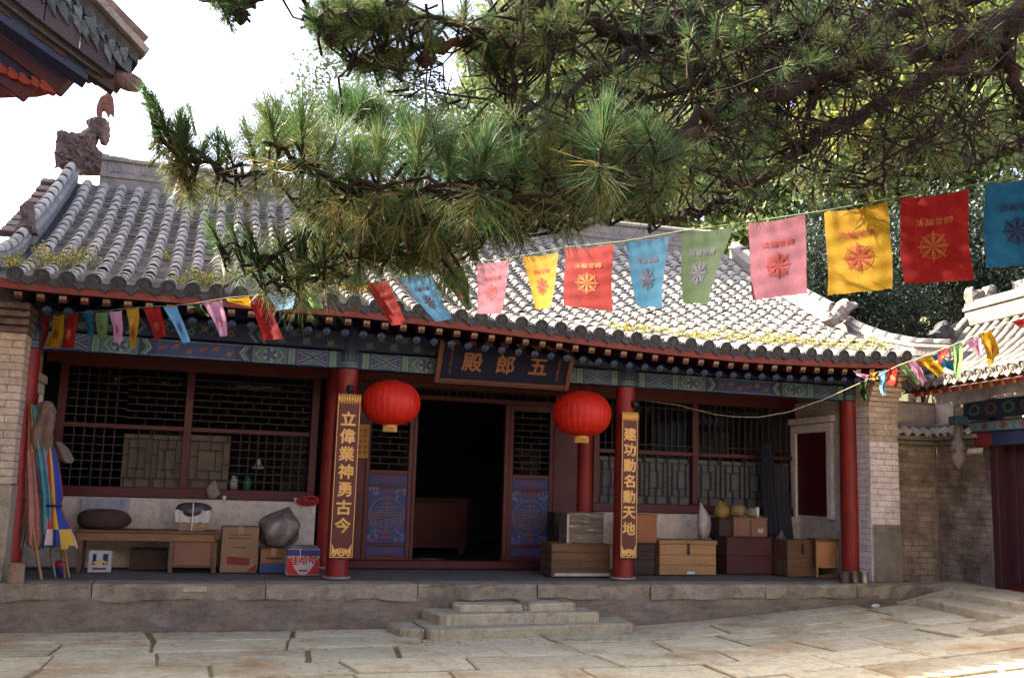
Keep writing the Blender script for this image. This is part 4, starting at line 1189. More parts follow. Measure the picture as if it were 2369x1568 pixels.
def blob(name, c, rx, ry, rz_, m, parent, seed, n=14, k=9, spike=None, crump=.16):
    """crumpled bag: an uneven closed shell"""
    rnd = np.random.default_rng(seed); ph = rnd.uniform(0, 6.28, 12)
    b = MB(); c = Vector(c); vs = []
    for i in range(k + 1):
        v = i / k; a = -PI / 2 + PI * v
        for j in range(n):
            t = 2 * PI * j / n
            cr = 1 + crump * (math.sin(3 * t + 5 * v + ph[0]) * .5 + math.sin(5 * t - 7 * v + ph[1]) * .4 + rnd.uniform(-.3, .3))
            r = max(.02, math.cos(a)) ** .6 * cr
            z = math.sin(a)
            x_, y_, z_ = rx * r * math.cos(t), ry * r * math.sin(t), rz_ * z
            if spike and v > .72:
                q = (v - .72) / .28; x_ = x_ * (1 - .75 * q) + spike[0] * q; y_ *= (1 - .6 * q); z_ += spike[1] * q
            vs.append(c + Vector((x_, y_, z_)))
    fs = [(i * n + j, i * n + (j + 1) % n, (i + 1) * n + (j + 1) % n, (i + 1) * n + j) for i in range(k) for j in range(n)]
    b.add(vs, fs)
    return b.build(name, m, parent, True, None if parent else tuple(c - Vector((0, 0, rz_))))
M_bagc = mat("clear_plastic_bag", (.36, .31, .29), (.26, .22, .21), 9, .3, .3, 25, spec=.6)
M_bagy = mat("yellow_plastic_bag", (.38, .25, .06), (.28, .17, .05), 9, .4, .3, 25)
x0, x1, z0, z1 = ext(1616, 1646, 1168, 1247, .85)
tag(blob("plastic_bag", ((x0 + x1) / 2, .9, (c3_[4] + z1 - .1) / 2 + .02), (x1 - x0) / 2, .08, (z1 - c3_[4]) / 2 - .03, M_bagc, None, 3, spike=(-.05, .10)), "narrow clear plastic bag standing behind the light pine chest", "bag")
x0, x1, z0, z1 = ext(1655, 1690, 1168, 1205, .98)
tag(blob("plastic_bag", ((x0 + x1) / 2, 1.02, c6_[4] + .11), (x1 - x0) / 2, .10, .11, M_bagy, None, 4, spike=(-.03, .06)), "crumpled bright yellow bag left on the small dark box", "bag")
x0, x1, z0, z1 = ext(1690, 1728, 1168, 1198, .92)
tag(blob("plastic_bag", ((x0 + x1) / 2, .96, c5_[4] + .10), (x1 - x0) / 2, .10, .095, mat("tan_bag", (.33, .22, .12), (.24, .16, .09), 9, .5, .3, 25), None, 5), "tan paper bag on the taped brown carton", "bag")
x0, x1, z0, z1 = ext(1730, 1752, 1175, 1198, .92)
tag(blob("stone_lump", ((x0 + x1) / 2 + .02, .96, c5_[4] + .08), .10, .08, .075, M_plaster, None, 6), "grey lump beside the white candle on the carton", "stone")
p = AY(1752, 1180, .88); mb = MB(); mb.lathe((p.x, .88, c5_[4] + .011), [(.028, 0), (.03, .13), (.022, .15), (0, .152)], 14)
tag(mb.build("candle", M_white, None, True, (p.x, .88, c5_[4] + .011)), "white candle standing at the right end of the brown carton", "candle")
# dark cloths hanging by the back corner
for k, (px, w, zt_, zb_, m_, lb) in enumerate(((1776, .09, 2.45, 1.0, mat("navy_cloth", (.02, .022, .04), (.03, .03, .05), 5, .95), "long navy cloth hanging in the right back corner, the left one"), (1806, .12, 2.1, .85, mat("grey_cloth", (.05, .05, .062), (.035, .035, .045), 5, .95), "long grey cloth hanging in the right back corner, the right one"))):
    c = AY(px, 1150, 1.12); mb = MB(); nu, nv = 14, 10
    for j in range(nv + 1):
        for i in range(nu + 1):
            u, v = i / nu - .5, j / nv
            mb.v.append((c.x + u * w * 2 * (1 + .4 * v) + .05 * v, 1.12 + .03 * math.sin(u * 22 + k) + .02 * math.sin(v * 5), zt_ + (zb_ - zt_) * v + .03 * math.sin(u * 9)))
    for j in range(nv):
        for i in range(nu):
            a = j * (nu + 1) + i; mb.f.append((a, a + 1, a + nu + 2, a + nu + 1)); mb.mi.append(0)
    tag(mb.build("hanging_cloth", m_, None, True, (c.x, 1.12, zb_)), lb, "cloth", "dark cloths in the right back corner")
c = AY(1812, 1225, 1.0)
tag(blob("plastic_bag", (c.x - .05, 1.0, .78), .13, .10, .26, mat("grey_bag", (.10, .095, .105), (.07, .065, .075), 8, .4, .2, 20), None, 8, spike=(.02, .1)), "dark grey bag slumped below the hanging cloths in the corner", "bag")
c7_ = crate("cupboard_chest", "brown chest with a black hasp against the right side wall", "chest", 1822, 1890, 1250, 1332, .40, .4, M_wood, 2, PZ, grip=True)
# folding stool in front of it
x0, x1, z0, z1 = ext(1888, 1940, 1250, 1333, .26)
st = thing("wooden_stool", "pale framed wooden stool leaning between brown chest and red column", "stool", ((x0 + x1) / 2, .3, PZ))
for x in (x0 + .012, x1 - .012):
    for y in (.26, .46):
        mb = MB(); mb.bar((x, y, PZ), (x, y, z1), .028, .028, bev=.003); mb.build("leg", M_lwood, st)
mb = MB(); mb.box(x0 - .01, x1 + .01, .24, .48, z1, z1 + .03, .005); mb.build("seat", M_wood, st)
mb = MB(); mb.box(x0 + .028, x1 - .028, .275, .285, PZ + .16, z1 - .005); mb.build("panel", mat("orange_board", (.34, .15, .06), (.28, .12, .05), 5, .6), st)
mb = MB(); mb.bar((x0 + .026, .26, PZ + .15), (x1 - .026, .26, PZ + .15), .022); mb.build("stretcher", M_lwood, st)
mb = MB(); mb.box(x0 + .02, x1 - .03, .18, .23, PZ, PZ + .05, .006); tag(mb.build("wood_block", M_wood, None, False, (x0, .2, PZ)), "small flat wood block on the floor before the pale stool", "wood block")
# tins by the right pier
for k, (px, h_, r_, m_, lb) in enumerate(((1953, .155, .065, mat("rusty_tin", (.10, .075, .06), (.06, .045, .04), 9, .6, metal=.3), "dark rusty tin at the foot of the right red column"), (1976, .15, .06, mat("dull_tin", (.20, .17, .14), (.11, .095, .08), 12, .4, metal=.7), "dull grey tin between the rusty and the shiny one"), (1999, .15, .058, M_tin, "shiny tin can nearest the right brick pier"))):
    c = AZ(px, 1337, PZ); c.y = -.52 + .02 * k; c.x = AY(px, 1325, c.y).x
    t = thing("tin_can", lb, "tin can", (c.x, c.y, PZ), "tin cans by the right pier")
    mb = MB(); mb.lathe((c.x, c.y, PZ), [(r_, 0), (r_ * 1.02, .008), (r_, .016), (r_, h_ - .016), (r_ * 1.03, h_ - .008), (r_ * 1.02, h_), (r_ * .9, h_), (r_ * .88, h_ - .02), (0, h_ - .02)], 22)
    smooth_by_angle(mb.build("can", m_, t))
# --- left side: bench with a cupboard end
x0, x1, z0, z1 = ext(172, 506, 1222, 1325, .62)
xa = AY(172, 1235, .62).x; xb = AY(506, 1240, .62).x; xk = AY(396, 1280, .62).x; zt = AY(340, 1226, .62).z
bn = thing("wooden_bench", "long worn wooden bench with a boxed cupboard end below the left window", "bench", ((xa + xb) / 2, .8, PZ))
mb = MB(); mb.box(xa, xb, .60, 1.12, zt - .028, zt, .006); mb.build("tabletop", M_wood, bn)
mb = MB(); mb.box(xa + .02, xb - .03, .625, .65, zt - .125, zt - .029, .004); mb.build("apron", mat("bench_wood", (.29, .135, .055), (.21, .10, .045), 4, .6, .2, 30, stretch=(.4, 4, 6), rnd=.1), bn)
for x in (xk, xb - .035):
    for y in (.64, 1.08):
        mb = MB(); mb.box(x - .028, x + .028, y - .028, y + .028, PZ, zt - .13 if y < .7 else zt - .03, .004); mb.build("leg", M_wood, bn)
for y in (.64, 1.08):
    mb = MB(); mb.box(xa + .05, xa + .10, y - .028, y + .028, PZ, zt - .13 if y < .7 else zt - .03, .004); mb.build("leg", M_wood, bn)
mb = MB(); mb.box(xk + .03, xb - .065, .65, .665, PZ + .09, zt - .128); mb.build("cupboard_panel", mat("cupboard_ply", (.20, .085, .05), (.15, .065, .04), 3, .6, .1, 20), bn)
mb = MB(); mb.box(xk + .03, xb - .065, .635, .665, PZ + .06, PZ + .09, .003); mb.build("rail", M_wood, bn)
mb = MB(); mb.box(xb - .05, xb + .01, .60, .64, zt - .1, zt + .03, .006); mb.build("end_post", M_wood, bn)
# cushion and cloth
c = AY(238, 1208, .85)
tag(blob("floor_cushion", (c.x, .86, zt + .115), .31, .2, .125, mat("brown_bundle", (.085, .045, .032), (.06, .035, .03), 5, .95, .3, 20), None, 21, n=24, k=12, crump=.07), "dark brown rounded cushion lying on the bench", "cushion")
mb = MB(); xa2, xb2 = AY(188, 1170, 1.18).x, AY(298, 1170, 1.18).x; nu, nv = 22, 8
for j in range(nv + 1):
    for i in range(nu + 1):
        u, v = i / nu, j / nv
        mb.v.append((xa2 + (xb2 - xa2) * u, 1.20 - .05 * v + .014 * math.sin(u * 26) * (.3 + v), AY(240, 1150, 1.18).z - .42 * v + .008 * math.sin(u * 14)))
for j in range(nv):
    for i in range(nu):
        a = j * (nu + 1) + i; mb.f.append((a, a + 1, a + nu + 2, a + nu + 1)); mb.mi.append(0)
tag(mb.build("pale_cloth", mat("pale_blue_cloth", (.36, .38, .44), (.28, .29, .35), 4, .9, c3=(.42, .42, .44), s3=9), None, True, (xa2, 1.2, zt)), "pale blue grey cloth draped on the low wall behind the cushion", "cloth")
# tied box with black plastic cover
x0, x1, z0, z1 = ext(412, 476, 1196, 1226, .74)
tbx = thing("tied_box", "small carton topped with white paper and black plastic, tied with string on the bench", "box", ((x0 + x1) / 2, .85, zt))
mb = MB(); mb.box(x0, x1, .74, 1.0, zt, zt + .135, .006); mb.build("carton", M_card, tbx)
mb = MB(); xc = (x0 + x1) / 2
for k in range(3): mb.ring((x0 + .08 + .10 * k, .7385 - .0003 * k, zt + .07), (1, 0, 0), (0, 0, .6), 0, .035, 10)
mb.build("fruit_print", mat("fruit_print_green", (.05, .2, .08), (.45, .18, .06), 14, .7), tbx)
mb = MB(); nx_ = 12
for (z, e, yy) in ((zt + .10, .035, .715), (zt + .25, .045, .705)):
    for i in range(nx_ + 1): mb.v.append((x0 - e + (x1 - x0 + 2 * e) * i / nx_, yy + .008 * math.sin(i * 1.7), z + .012 * math.sin(i * 2.3)))
for i in range(nx_): mb.f.append((i, i + 1, nx_ + 2 + i, nx_ + 1 + i)); mb.mi.append(0)
mb.build("white_sheet", mat("white_sheet_paper", (.6, .57, .54), (.5, .47, .45), 5, .8), tbx)
blob("plastic_cover", (xc, .86, zt + .25), (x1 - x0) * .66, .20, .095, mat("black_plastic", (.06, .05, .047), (.035, .03, .03), 8, .35, .3, 20), tbx, 31, n=22, crump=.10)
mb = MB(); mb.tube([(xc, .70, zt + .005), (xc, .690, zt + .14), (xc, .645, zt + .25), (xc, .70, zt + .335), (xc, .86, zt + .36)], .008, 6); mb.build("string", M_white, tbx)
# little carving on the sill, red cloth and cups
mb = MB(); c = AY(490, 1146, 1.30)
o = blob("driftwood_carving", (c.x, 1.30, 1.375 + .10), .075, .05, .10, M_plaster, None, 41, crump=.5, spike=(.02, .05)); tag(o, "small grey driftwood ornament on the low wall above the bench", "ornament")
for px, py, lb in ((519, 1143, "small white cup on the window sill near the driftwood"), (685, 1147, "small white cup at the right end of the window sill, the left of a pair"), (707, 1144, "small white cup beside the red cloth at the end of the window sill")):
    c = AY(px, py, 1.29); mb = MB(); mb.lathe((c.x, 1.29, 1.372), [(.022, 0), (.03, .05), (.026, .05), (.02, .008), (0, .008)], 12)
    tag(mb.build("cup", M_white, None, True, (c.x, 1.29, 1.372)), lb, "cup", "white cups on the sill")
c = AY(712, 1150, 1.22); mb = MB()
for k in range(4):
    pts = [(c.x + (.14 - .012 * k) * math.cos(a) * 1.0 + .01 * k, 1.22 - .012 * k, 1.385 + (.05 - .006 * k) * math.sin(a) + .01 * k) for a in [2 * PI * q / 16 for q in range(17)]]
    mb.tube(pts, .016, 6)
tag(mb.build("red_cloth", mat("red_cloth", (.30, .02, .02), (.22, .015, .015), 8, .8), None, True, (c.x, 1.22, 1.37)), "coiled red cloth sash lying at the right end of the low white wall", "sash")
# printed picture box under the bench
x0, x1, z0, z1 = ext(204, 258, 1272, 1322, .66)
pb_ = thing("picture_card", "small white printed card box standing under the bench", "card box", ((x0 + x1) / 2, .7, PZ))
mb = MB(); mb.box(x0, x1, .66, .72, PZ, z1, .003); mb.build("box", mat("printed_white", (.52, .50, .46), (.45, .42, .4), 8, .6), pb_)
mb = MB(); W2 = x1 - x0
for k, (a, b, c_, d_) in enumerate(((.18, .34, .35, .85), (.62, .84, .35, .85))): mb.quad((x0 + W2 * a, .6585, PZ + .04 + (z1 - PZ) * c_ - .04), (x0 + W2 * b, .6585, PZ + (z1 - PZ) * c_), (x0 + W2 * b, .6585, PZ + (z1 - PZ) * d_), (x0 + W2 * a, .6585, PZ + (z1 - PZ) * d_))
stuff(mb.build("dark_print", M_navy, pb_))
mb = MB()
for k in range(5): mb.ring((x0 + W2 * (.3 + .11 * k), .6582 - .0003 * k, PZ + (z1 - PZ) * (.45 + .06 * (k % 2))), (1, 0, 0), (0, 0, 1), 0, W2 * .07, 10)
mb.build("fruit_print", mat("orange_print", (.5, .2, .05), (.5, .35, .08), 30, .6), pb_)
mb = MB(); mb.quad((x0 + W2 * .2, .6584, PZ + .03), (x0 + W2 * .8, .6584, PZ + .03), (x0 + W2 * .8, .6584, PZ + .055), (x0 + W2 * .2, .6584, PZ + .055)); mb.build("red_print", M_redpaint, pb_)
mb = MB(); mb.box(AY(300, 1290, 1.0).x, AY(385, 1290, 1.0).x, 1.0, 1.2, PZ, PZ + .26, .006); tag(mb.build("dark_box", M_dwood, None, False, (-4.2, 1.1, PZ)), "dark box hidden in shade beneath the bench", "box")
# cardboard cartons
def carton(name, label, l, r, t, b, Y, depth, m, floor=PZ):
    x0, x1, z0, z1 = ext(l, r, t, b, Y)
    o = thing(name, label, "carton", ((x0 + x1) / 2, Y + depth / 2, floor), "cartons below the left window")
    mb = MB(); mb.box(x0, x1, Y, Y + depth, floor, z1 - .004, .006); mb.build("body", m, o)
    for s_ in (0, 1):
        f = MB(); xm = (x0 + x1) / 2; f.obox(((x0 + xm) / 2 + s_ * (xm - x0), Y + depth / 2, z1 + .002), ((xm - x0) / 2 - .002, 0, 0), (0, depth / 2, 0), (0, 0, .003)); f.build("flap", m, o)
    return o, x0, x1, floor, z1
k1 = carton("cardboard_carton", "tall brown carton with red print standing right of the bench", 511, 597, 1218, 1325, .70, .40, M_card)
mb = MB(); w = k1[2] - k1[1]; hh = k1[4] - PZ
for j, (zz, n_) in enumerate(((.82, 9), (.74, 9), (.54, 5))):
    for k in range(n_):
        a = k1[1] + w * (.5 - .035 * n_ + .07 * k); mb.quad((a, .6985, PZ + hh * zz), (a + w * .05, .6985, PZ + hh * zz), (a + w * .05, .6985, PZ + hh * (zz + .025)), (a, .6985, PZ + hh * (zz + .025)))
stuff(mb.build("dark_print", M_dwood, k1[0]))
mb = MB(); mb.quad((k1[1] + w * .18, .6985, PZ + hh * .18), (k1[1] + w * .78, .6985, PZ + hh * .16), (k1[1] + w * .80, .6985, PZ + hh * .32), (k1[1] + w * .18, .6985, PZ + hh * .36))
mb.add([(k1[2] - w * .28, .6984, PZ + .012), (k1[2] - .008, .6984, PZ + .012), (k1[2] - .008, .6984, PZ + hh * .2)], [(0, 1, 2)]); mb.build("red_print", M_redpaint, k1[0])
k2 = carton("low_carton", "low orange and blue carton under the plastic bag", 602, 662, 1268, 1326, .66, .36, mat("orange_card", (.33, .15, .06), (.27, .12, .05), 5, .8))
mb = MB(); mb.box(k2[1] - .002, k2[2] + .002, .656, .661, PZ + .004, PZ + .12); mb.build("blue_print", mat("blue_card", (.03, .06, .14), (.025, .05, .11), 5, .7), k2[0])
mb = MB(); mb.quad((k2[1] + .06, .6575, PZ + .17), (k2[2] - .05, .6575, PZ + .17), (k2[2] - .05, .6575, PZ + .19), (k2[1] + .06, .6575, PZ + .19)); mb.build("dark_print", M_dwood, k2[0])
c = AY(644, 1222, .85)
tag(blob("plastic_bag", (c.x, .85, k2[4] + .225), .245, .17, .215, mat("grey_bag_film", (.24, .20, .17), (.15, .125, .11), 7, .25, .5, 14, spec=.6), None, 51, n=26, k=14, spike=(.12, .08), crump=.24), "big crumpled grey plastic bag on the low orange carton", "bag")
k3 = carton("drinks_carton", "red and white drinks carton with blue band by the left couplet column", 664, 739, 1270, 1328, .36, .30, mat("white_card", (.60, .56, .55), (.54, .5, .49), 5, .6))
w = k3[2] - k3[1]; hh = k3[4] - PZ
mb = MB(); mb.box(k3[1] - .002, k3[2] + .002, .356, .50, k3[4] - .075, k3[4] - .002); mb.build("blue_band_print", mat("carton_blue", (.02, .035, .16), rough=.5), k3[0])
mb = MB()
def curve_patch(sg):
    xc = (k3[1] + k3[2]) / 2; n = 8; vs = []
    for k in range(n + 1):
        t = k / n; z = PZ + .01 + (hh * .66) * t; e = w * (.10 + .36 * t ** .8)
        vs += [(xc + sg * e, .3565, z), (xc + sg * min(w / 2 - .003, e + w * .16 + w * .2 * (1 - t)), .3565, z)]
    mb.add(vs, [(2 * k, 2 * k + 1, 2 * k + 3, 2 * k + 2) for k in range(n)])
curve_patch(-1); curve_patch(1); put_text(mb, "娃哈哈", ((k3[1] + k3[2]) / 2, .3555, PZ + hh * .60), (1, 0, .08), (0, 0, 1), .115, .025)
mb.build("red_print", mat("carton_red", (.50, .02, .025), rough=.5), k3[0])
mb = MB(); 
for k in range(4): mb.quad((k3[1] + w * (.38 + .065 * k), .356, PZ + .045), (k3[1] + w * (.43 + .065 * k), .356, PZ + .045), (k3[1] + w * (.43 + .065 * k), .356, PZ + .07), (k3[1] + w * (.38 + .065 * k), .356, PZ + .07))
stuff(mb.build("dark_print", M_navy, k3[0]))
mb = MB(); mb.tube([(k3[1] + w * .4, .352, k3[4] - .1), (k3[1] + w * .38, .352, k3[4] + .008), (k3[1] + w * .5, .5, k3[4] + .03), (k3[1] + w * .7, .66, k3[4] + .01)], .006, 5); mb.build("string", M_white, k3[0])
blob("plastic_cover", ((k3[1] + k3[2]) / 2, .51, k3[4] + .02), w * .5, .15, .03, mat("dark_film", (.09, .085, .09), (.2, .19, .19), 9, .3, .4, 20), k3[0], 61, n=20)
# tape, labels and scuffs on the cartons
for (kk, yy) in ((k1, .70), (k2, .66)):
    xm = (kk[1] + kk[2]) / 2; mb = MB(); mb.box(xm - .03, xm + .03, yy - .0015, yy + .2, kk[4] + .0035, kk[4] + .006); mb.box(xm - .03, xm + .03, yy - .0035, yy - .001, kk[4] - .09, kk[4] + .006); mb.build("tape", mat("parcel_tape", (.30, .17, .08), (.24, .14, .07), 9, .35), kk[0])
mb = MB(); xm = c5_[1] + (c5_[2] - c5_[1]) * .72; mb.quad((xm, .7785, c5_[3] + .06), (xm + .09, .7785, c5_[3] + .06), (xm + .09, .7785, c5_[3] + .12), (xm, .7785, c5_[3] + .12)); mb.build("paper_label", M_limewash, c5_[0])
for (cr, yy, n_) in ((cb, .24, 5), (c3_, .58, 5), (cc, .62, 3)):
    mb = MB()
    for k in range(n_):
        x = random.uniform(cr[1] + .05, cr[2] - .05); z = random.uniform(cr[3] + .05, cr[4] - .08); mb.ring((x, yy - .0012, z), (1, 0, 0), (0, 0, .6), 0, random.uniform(.006, .014), 8)
    stuff(mb.build("knots", M_dwood, cr[0]))
# --- left corner: banners, broom, poles
def cloth(name, label, rows_, m, Y, nu=16, amp=.02, freq=2.0, parent=None, cat="banner", group=None, origin=None):
    """hanging cloth; rows_ = (row, left, right) in the photo, top to bottom"""
    mb = MB(); nv = len(rows_) - 1; sub = 4; n = nv * sub
    for j in range(n + 1):
        q = j / sub; i0 = min(int(q), nv - 1); t = q - i0
        y = rows_[i0][0] * (1 - t) + rows_[i0 + 1][0] * t; l = rows_[i0][1] * (1 - t) + rows_[i0 + 1][1] * t; r = rows_[i0][2] * (1 - t) + rows_[i0 + 1][2] * t
        for i in range(nu + 1):
            u = i / nu
            p = AY(l + (r - l) * u, y, Y)
            p.y += amp * math.sin(u * 2 * PI * freq + j * .12) - .04 * math.sin(PI * u)
            mb.v.append(tuple(p))
    for j in range(n):
        for i in range(nu):
            a = j * (nu + 1) + i; mb.f.append((a, a + 1, a + nu + 2, a + nu + 1)); mb.mi.append(0)
    o = mb.build(name, m, parent, True, None if parent else tuple(AY(rows_[-1][1], rows_[-1][0], Y)))
    if not parent: tag(o, label, cat, group)
    return o
M_pinkc = mat("faded_pink_cloth", (.40, .17, .145), (.33, .135, .12), 4, .9, .2, 60)
M_tealc = mat("faded_teal_cloth", (.06, .19, .23), (.05, .15, .19), 4, .9, .2, 60)
cloth("pink_banner", "long faded pink cloth banner hanging in the left corner", [(935, 66, 74), (1050, 58, 82), (1170, 58, 96), (1255, 58, 102), (1270, 74, 92)], M_pinkc, -.10, group="cloth banners in the left corner")
cloth("teal_banner", "long teal cloth banner between the pink and the striped one", [(935, 72, 84), (1030, 80, 106), (1150, 94, 122), (1265, 96, 126)], M_tealc, -.14, group="cloth banners in the left corner")
cloth("yellow_streamer", "narrow yellow streamer beside the teal banner top", [(935, 70, 78), (1000, 74, 82), (1045, 70, 80)], mat("ochre_cloth", (.42, .26, .05), rough=.9), -.12, 6, group="cloth banners in the left corner")
cloth("blue_banner", "short end of teal blue cloth beside the left pier", [(1160, 46, 64), (1230, 38, 62), (1268, 36, 52)], M_tealc, -.02, 8, group="cloth banners in the left corner")
sb_c = AY(128, 1150, -.12)
sbn = thing("striped_banner", "furled parasol banner of blue, red, white and yellow stripes tied at the waist", "banner", (sb_c.x, -.12, PZ), "cloth banners in the left corner")
mats5 = {"blue": mat("banner_blue", (.02, .035, .21), (.015, .03, .16), 4, .85), "red": mat("banner_red", (.40, .025, .03), (.32, .02, .025), 4, .85), "white": mat("banner_white", (.52, .42, .39), (.44, .33, .31), 4, .85), "yellow": mat("banner_yellow", (.55, .34, .04), (.46, .27, .03), 4, .85)}
prof = [(1030, 116, 5), (1050, 119, 10), (1080, 122, 13), (1120, 125, 15), (1150, 127, 15), (1165, 127, 11), (1175, 128, 11), (1205, 132, 19), (1240, 137, 28), (1262, 139, 33)]
seq = ["blue", "white", "red", "yellow", "blue", "blue", "yellow", "red", "white", "yellow", "blue", "red"]
bandseq = {"blue": "yellow", "white": "blue", "red": "white", "yellow": "blue"}
nS = 12; nb_ = 4
def sb_pt(row, ang):
    py = row; cx = np.interp(py, [p[0] for p in prof], [p[1] for p in prof]); hw = np.interp(py, [p[0] for p in prof], [p[2] for p in prof])
    c = AY(cx, py, -.12); R = hw * .0054
    rr = R * (1 + .14 * math.cos(ang * 6))
    return c + Vector((rr * math.sin(ang), -rr * math.cos(ang) * .8, 0))
for k in range(nS):
    a0 = 2 * PI * k / nS - PI * .62; a1 = 2 * PI * (k + 1) / nS - PI * .62
    for part, r0, r1, cname in (("stripe", 1030, 1222, seq[k]), ("hem", 1222, 1262, bandseq[seq[k]])):
        mb = MB(); n = 14 if part == "stripe" else 5; nu = 3
        for j in range(n + 1):
            for i in range(nu + 1): mb.v.append(tuple(sb_pt(r0 + (r1 - r0) * j / n + (5 * math.sin(k * 2.0) if (part == "hem" and j == n) else 0), a0 + (a1 - a0) * i / nu)))
        for j in range(n):
            for i in range(nu): q = j * (nu + 1) + i; mb.f.append((q, q + 1, q + nu + 2, q + nu + 1)); mb.mi.append(0)
        mb.build(part, mats5[cname], sbn, True)
mb = MB(); mb.lathe(AY(124, 1168, -.12), [(.088, -.012), (.092, 0), (.088, .012)], 18); mb.build("tie", M_iron, sbn, True)
mb = MB(); a, b = AY(114, 1000, -.12), AY(150, 1336, -.12); b.z = PZ; mb.tube([a, b], .016, 8); mb.build("pole", M_wood, sbn)
blob("wrapped_top", AY(102, 985, -.12), .11, .10, .29, mat("wrapped_cloth", (.27, .165, .12), (.19, .115, .09), 6, .9, .4, 18), sbn, 71, n=26, k=14, crump=.42)
cloth("grey_flap", "", [(1020, 118, 140), (1035, 120, 158), (1062, 132, 172), (1070, 150, 166)], mat("grey_flap_cloth", (.20, .155, .14), (.15, .12, .11), 5, .9), -.02, 10, .015, 1.2, sbn)
br = thing("broom", "long broom leaning upside down in the left corner, its pale stick crossing the pink banner", "broom", tuple(AY(95, 1338, -.2)))
mb = MB(); a, b = AY(96, 1338, -.22), AY(66, 1160, -.06); a.z = PZ; mb.tube([a, b], .0165, 8); mb.build("handle", M_lwood, br)
mb = MB(); d = (b - a).normalized()
for k in range(70):
    th, r = random.uniform(0, 6.28), random.uniform(0, .028); o_ = b - d * .03 + Vector((math.cos(th) * r, math.sin(th) * r, 0))
    e = b + d * random.uniform(-.0, .02) + Vector((random.uniform(-.10, .03), random.uniform(-.07, .05), random.uniform(-.42, .12)))
    mb.tube([o_, o_.lerp(e, .5) + Vector((0, 0, .03)), e], [.005, .004, .002], 4, False)
mb.build("bristles", mat("broom_twigs", (.13, .085, .055), (.09, .06, .04), 9, .9), br)
for px0, px1, lb in ((148, 160, "thin bamboo stick leaning behind the striped banner, the right one"), (118, 128, "thin grey stick leaning behind the striped banner, the left one")):
    a, b = AY(px1, 1338, -.02), AY(px0 - 15, 1180, .2); a.z = PZ; mb = MB(); mb.tube([a, b], .013, 7); tag(mb.build("stick", M_lwood if px0 == 148 else M_pole, None, False, tuple(a)), lb, "stick", "sticks in the left corner")
c = AY(36, 1326, -.60); mb = MB(); mb.lathe((c.x, -.60, PZ), [(.085, 0), (.09, .02), (.085, .19), (.09, .20), (.08, .20), (.078, .03), (0, .03)], 24)
tag(smooth_by_angle(mb.build("old_pail", mat("rust_tan_tin", (.30, .21, .14), (.22, .15, .10), 6, .7, .3, 30), None, False, (c.x, -.60, PZ))), "old tan tin pail standing by the left brick pier", "pail")
c = AY(140, 1318, .25); mb = MB(); mb.lathe((c.x, .25, PZ), [(.06, 0), (.065, .10), (.05, .16), (.03, .17), (0, .17)], 16); mb.m = 1; mb.lathe((c.x, .25, PZ + .09), [(.0665, 0), (.067, .05), (.055, .075)], 16)
tag(mb.build("plastic_jar", [mats5["blue"], mats5["red"]], None, True, (c.x, .25, PZ)), "small blue and red jar behind the striped banner", "jar")
# door-mat cushion seen through the doorway
c = AY(992, 1287, BW + .6); mb = MB(); mb.lathe((c.x, BW + .7, PZ), [(.24, 0), (.26, .03), (.24, .07), (.1, .09), (0, .09)], 24); tag(mb.build("kneeling_cushion", mat("straw_mat", (.14, .09, .07), (.1, .07, .05), 9, .9), None, True, (c.x, BW + .7, PZ)), "round kneeling cushion on the floor just inside the doorway", "cushion")
# dim altar table deep in the hall
al = thing("altar_table", "dim red draped altar table deep inside the dark doorway", "table", (0, 4.6, PZ))
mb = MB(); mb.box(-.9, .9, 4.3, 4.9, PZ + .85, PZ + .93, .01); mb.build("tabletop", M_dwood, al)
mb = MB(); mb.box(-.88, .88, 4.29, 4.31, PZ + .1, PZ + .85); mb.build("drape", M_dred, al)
for x in (-.8, .8):
    mb = MB(); mb.box(x - .05, x + .05, 4.32, 4.42, PZ, PZ + .85, .005); mb.build("leg", M_dwood, al)
# crumpled white paper on the ground
c = AZ(2027, 1409, .22); tag(blob("paper_scrap", (c.x, c.y, gz(c.x) + .015), .06, .04, .025, M_white, None, 81, crump=.4), "crumpled white paper scrap at the foot of the terrace", "paper")
# ================================================================== GATE ON THE RIGHT
GO = Vector((6.96, 0.0, .46)); GT = Vector((-.12, -.993, 0)); GN = Vector((-.993, .12, 0)); UPZ = Vector((0, 0, 1))
def G(s, o, z): return GO + GT * s + GN * o + UPZ * (z - .46)
gate = thing("courtyard_gate", "small grey tiled gate house with painted beam and hanging pendant right of the hall", "gate", tuple(GO))
def gbox(mb, s0, s1, o0, o1, z0, z1, bev=0): mb.obox(G((s0 + s1) / 2, (o0 + o1) / 2, (z0 + z1) / 2), GT * ((s1 - s0) / 2), GN * ((o1 - o0) / 2), UPZ * ((z1 - z0) / 2), bev); return mb
wallA = MB(); wallA.box(6.07, 6.98, .012, .5, .2, 3.1); wa = wallA.build("link_wall", M_mortar, gate)
brick_face(wa, (6.07, .012, .47), (1, 0, 0), (0, -1, 0), .87, 1.98, M_brickold, .27, .085, rough=.008)
mb = MB(); mb.box(6.06, 6.95, -.03, .02, .10, .47, .01); mb.build("base_course", M_cement, wa)
wB = gbox(MB(), 0.0, 1.26, -.5, -.013, .2, 3.0); wb = wB.build("gate_wall", M_mortar, gate)
brick_face(wb, G(0.012, -.013, .46), GT, GN, 1.25, 1.99, M_brickold, .27, .085, rough=.008)
brick_face(wb, G(1.262, -.01, .46), -GN, GT, .4, 1.99, M_brickold, .27, .085)
for a, b in ((.98, 1.30),):
    q = gbox(MB(), a, b + .06, -.20, .045, .46, 1.05, .01); q.build("buttress", M_brickold, wb)
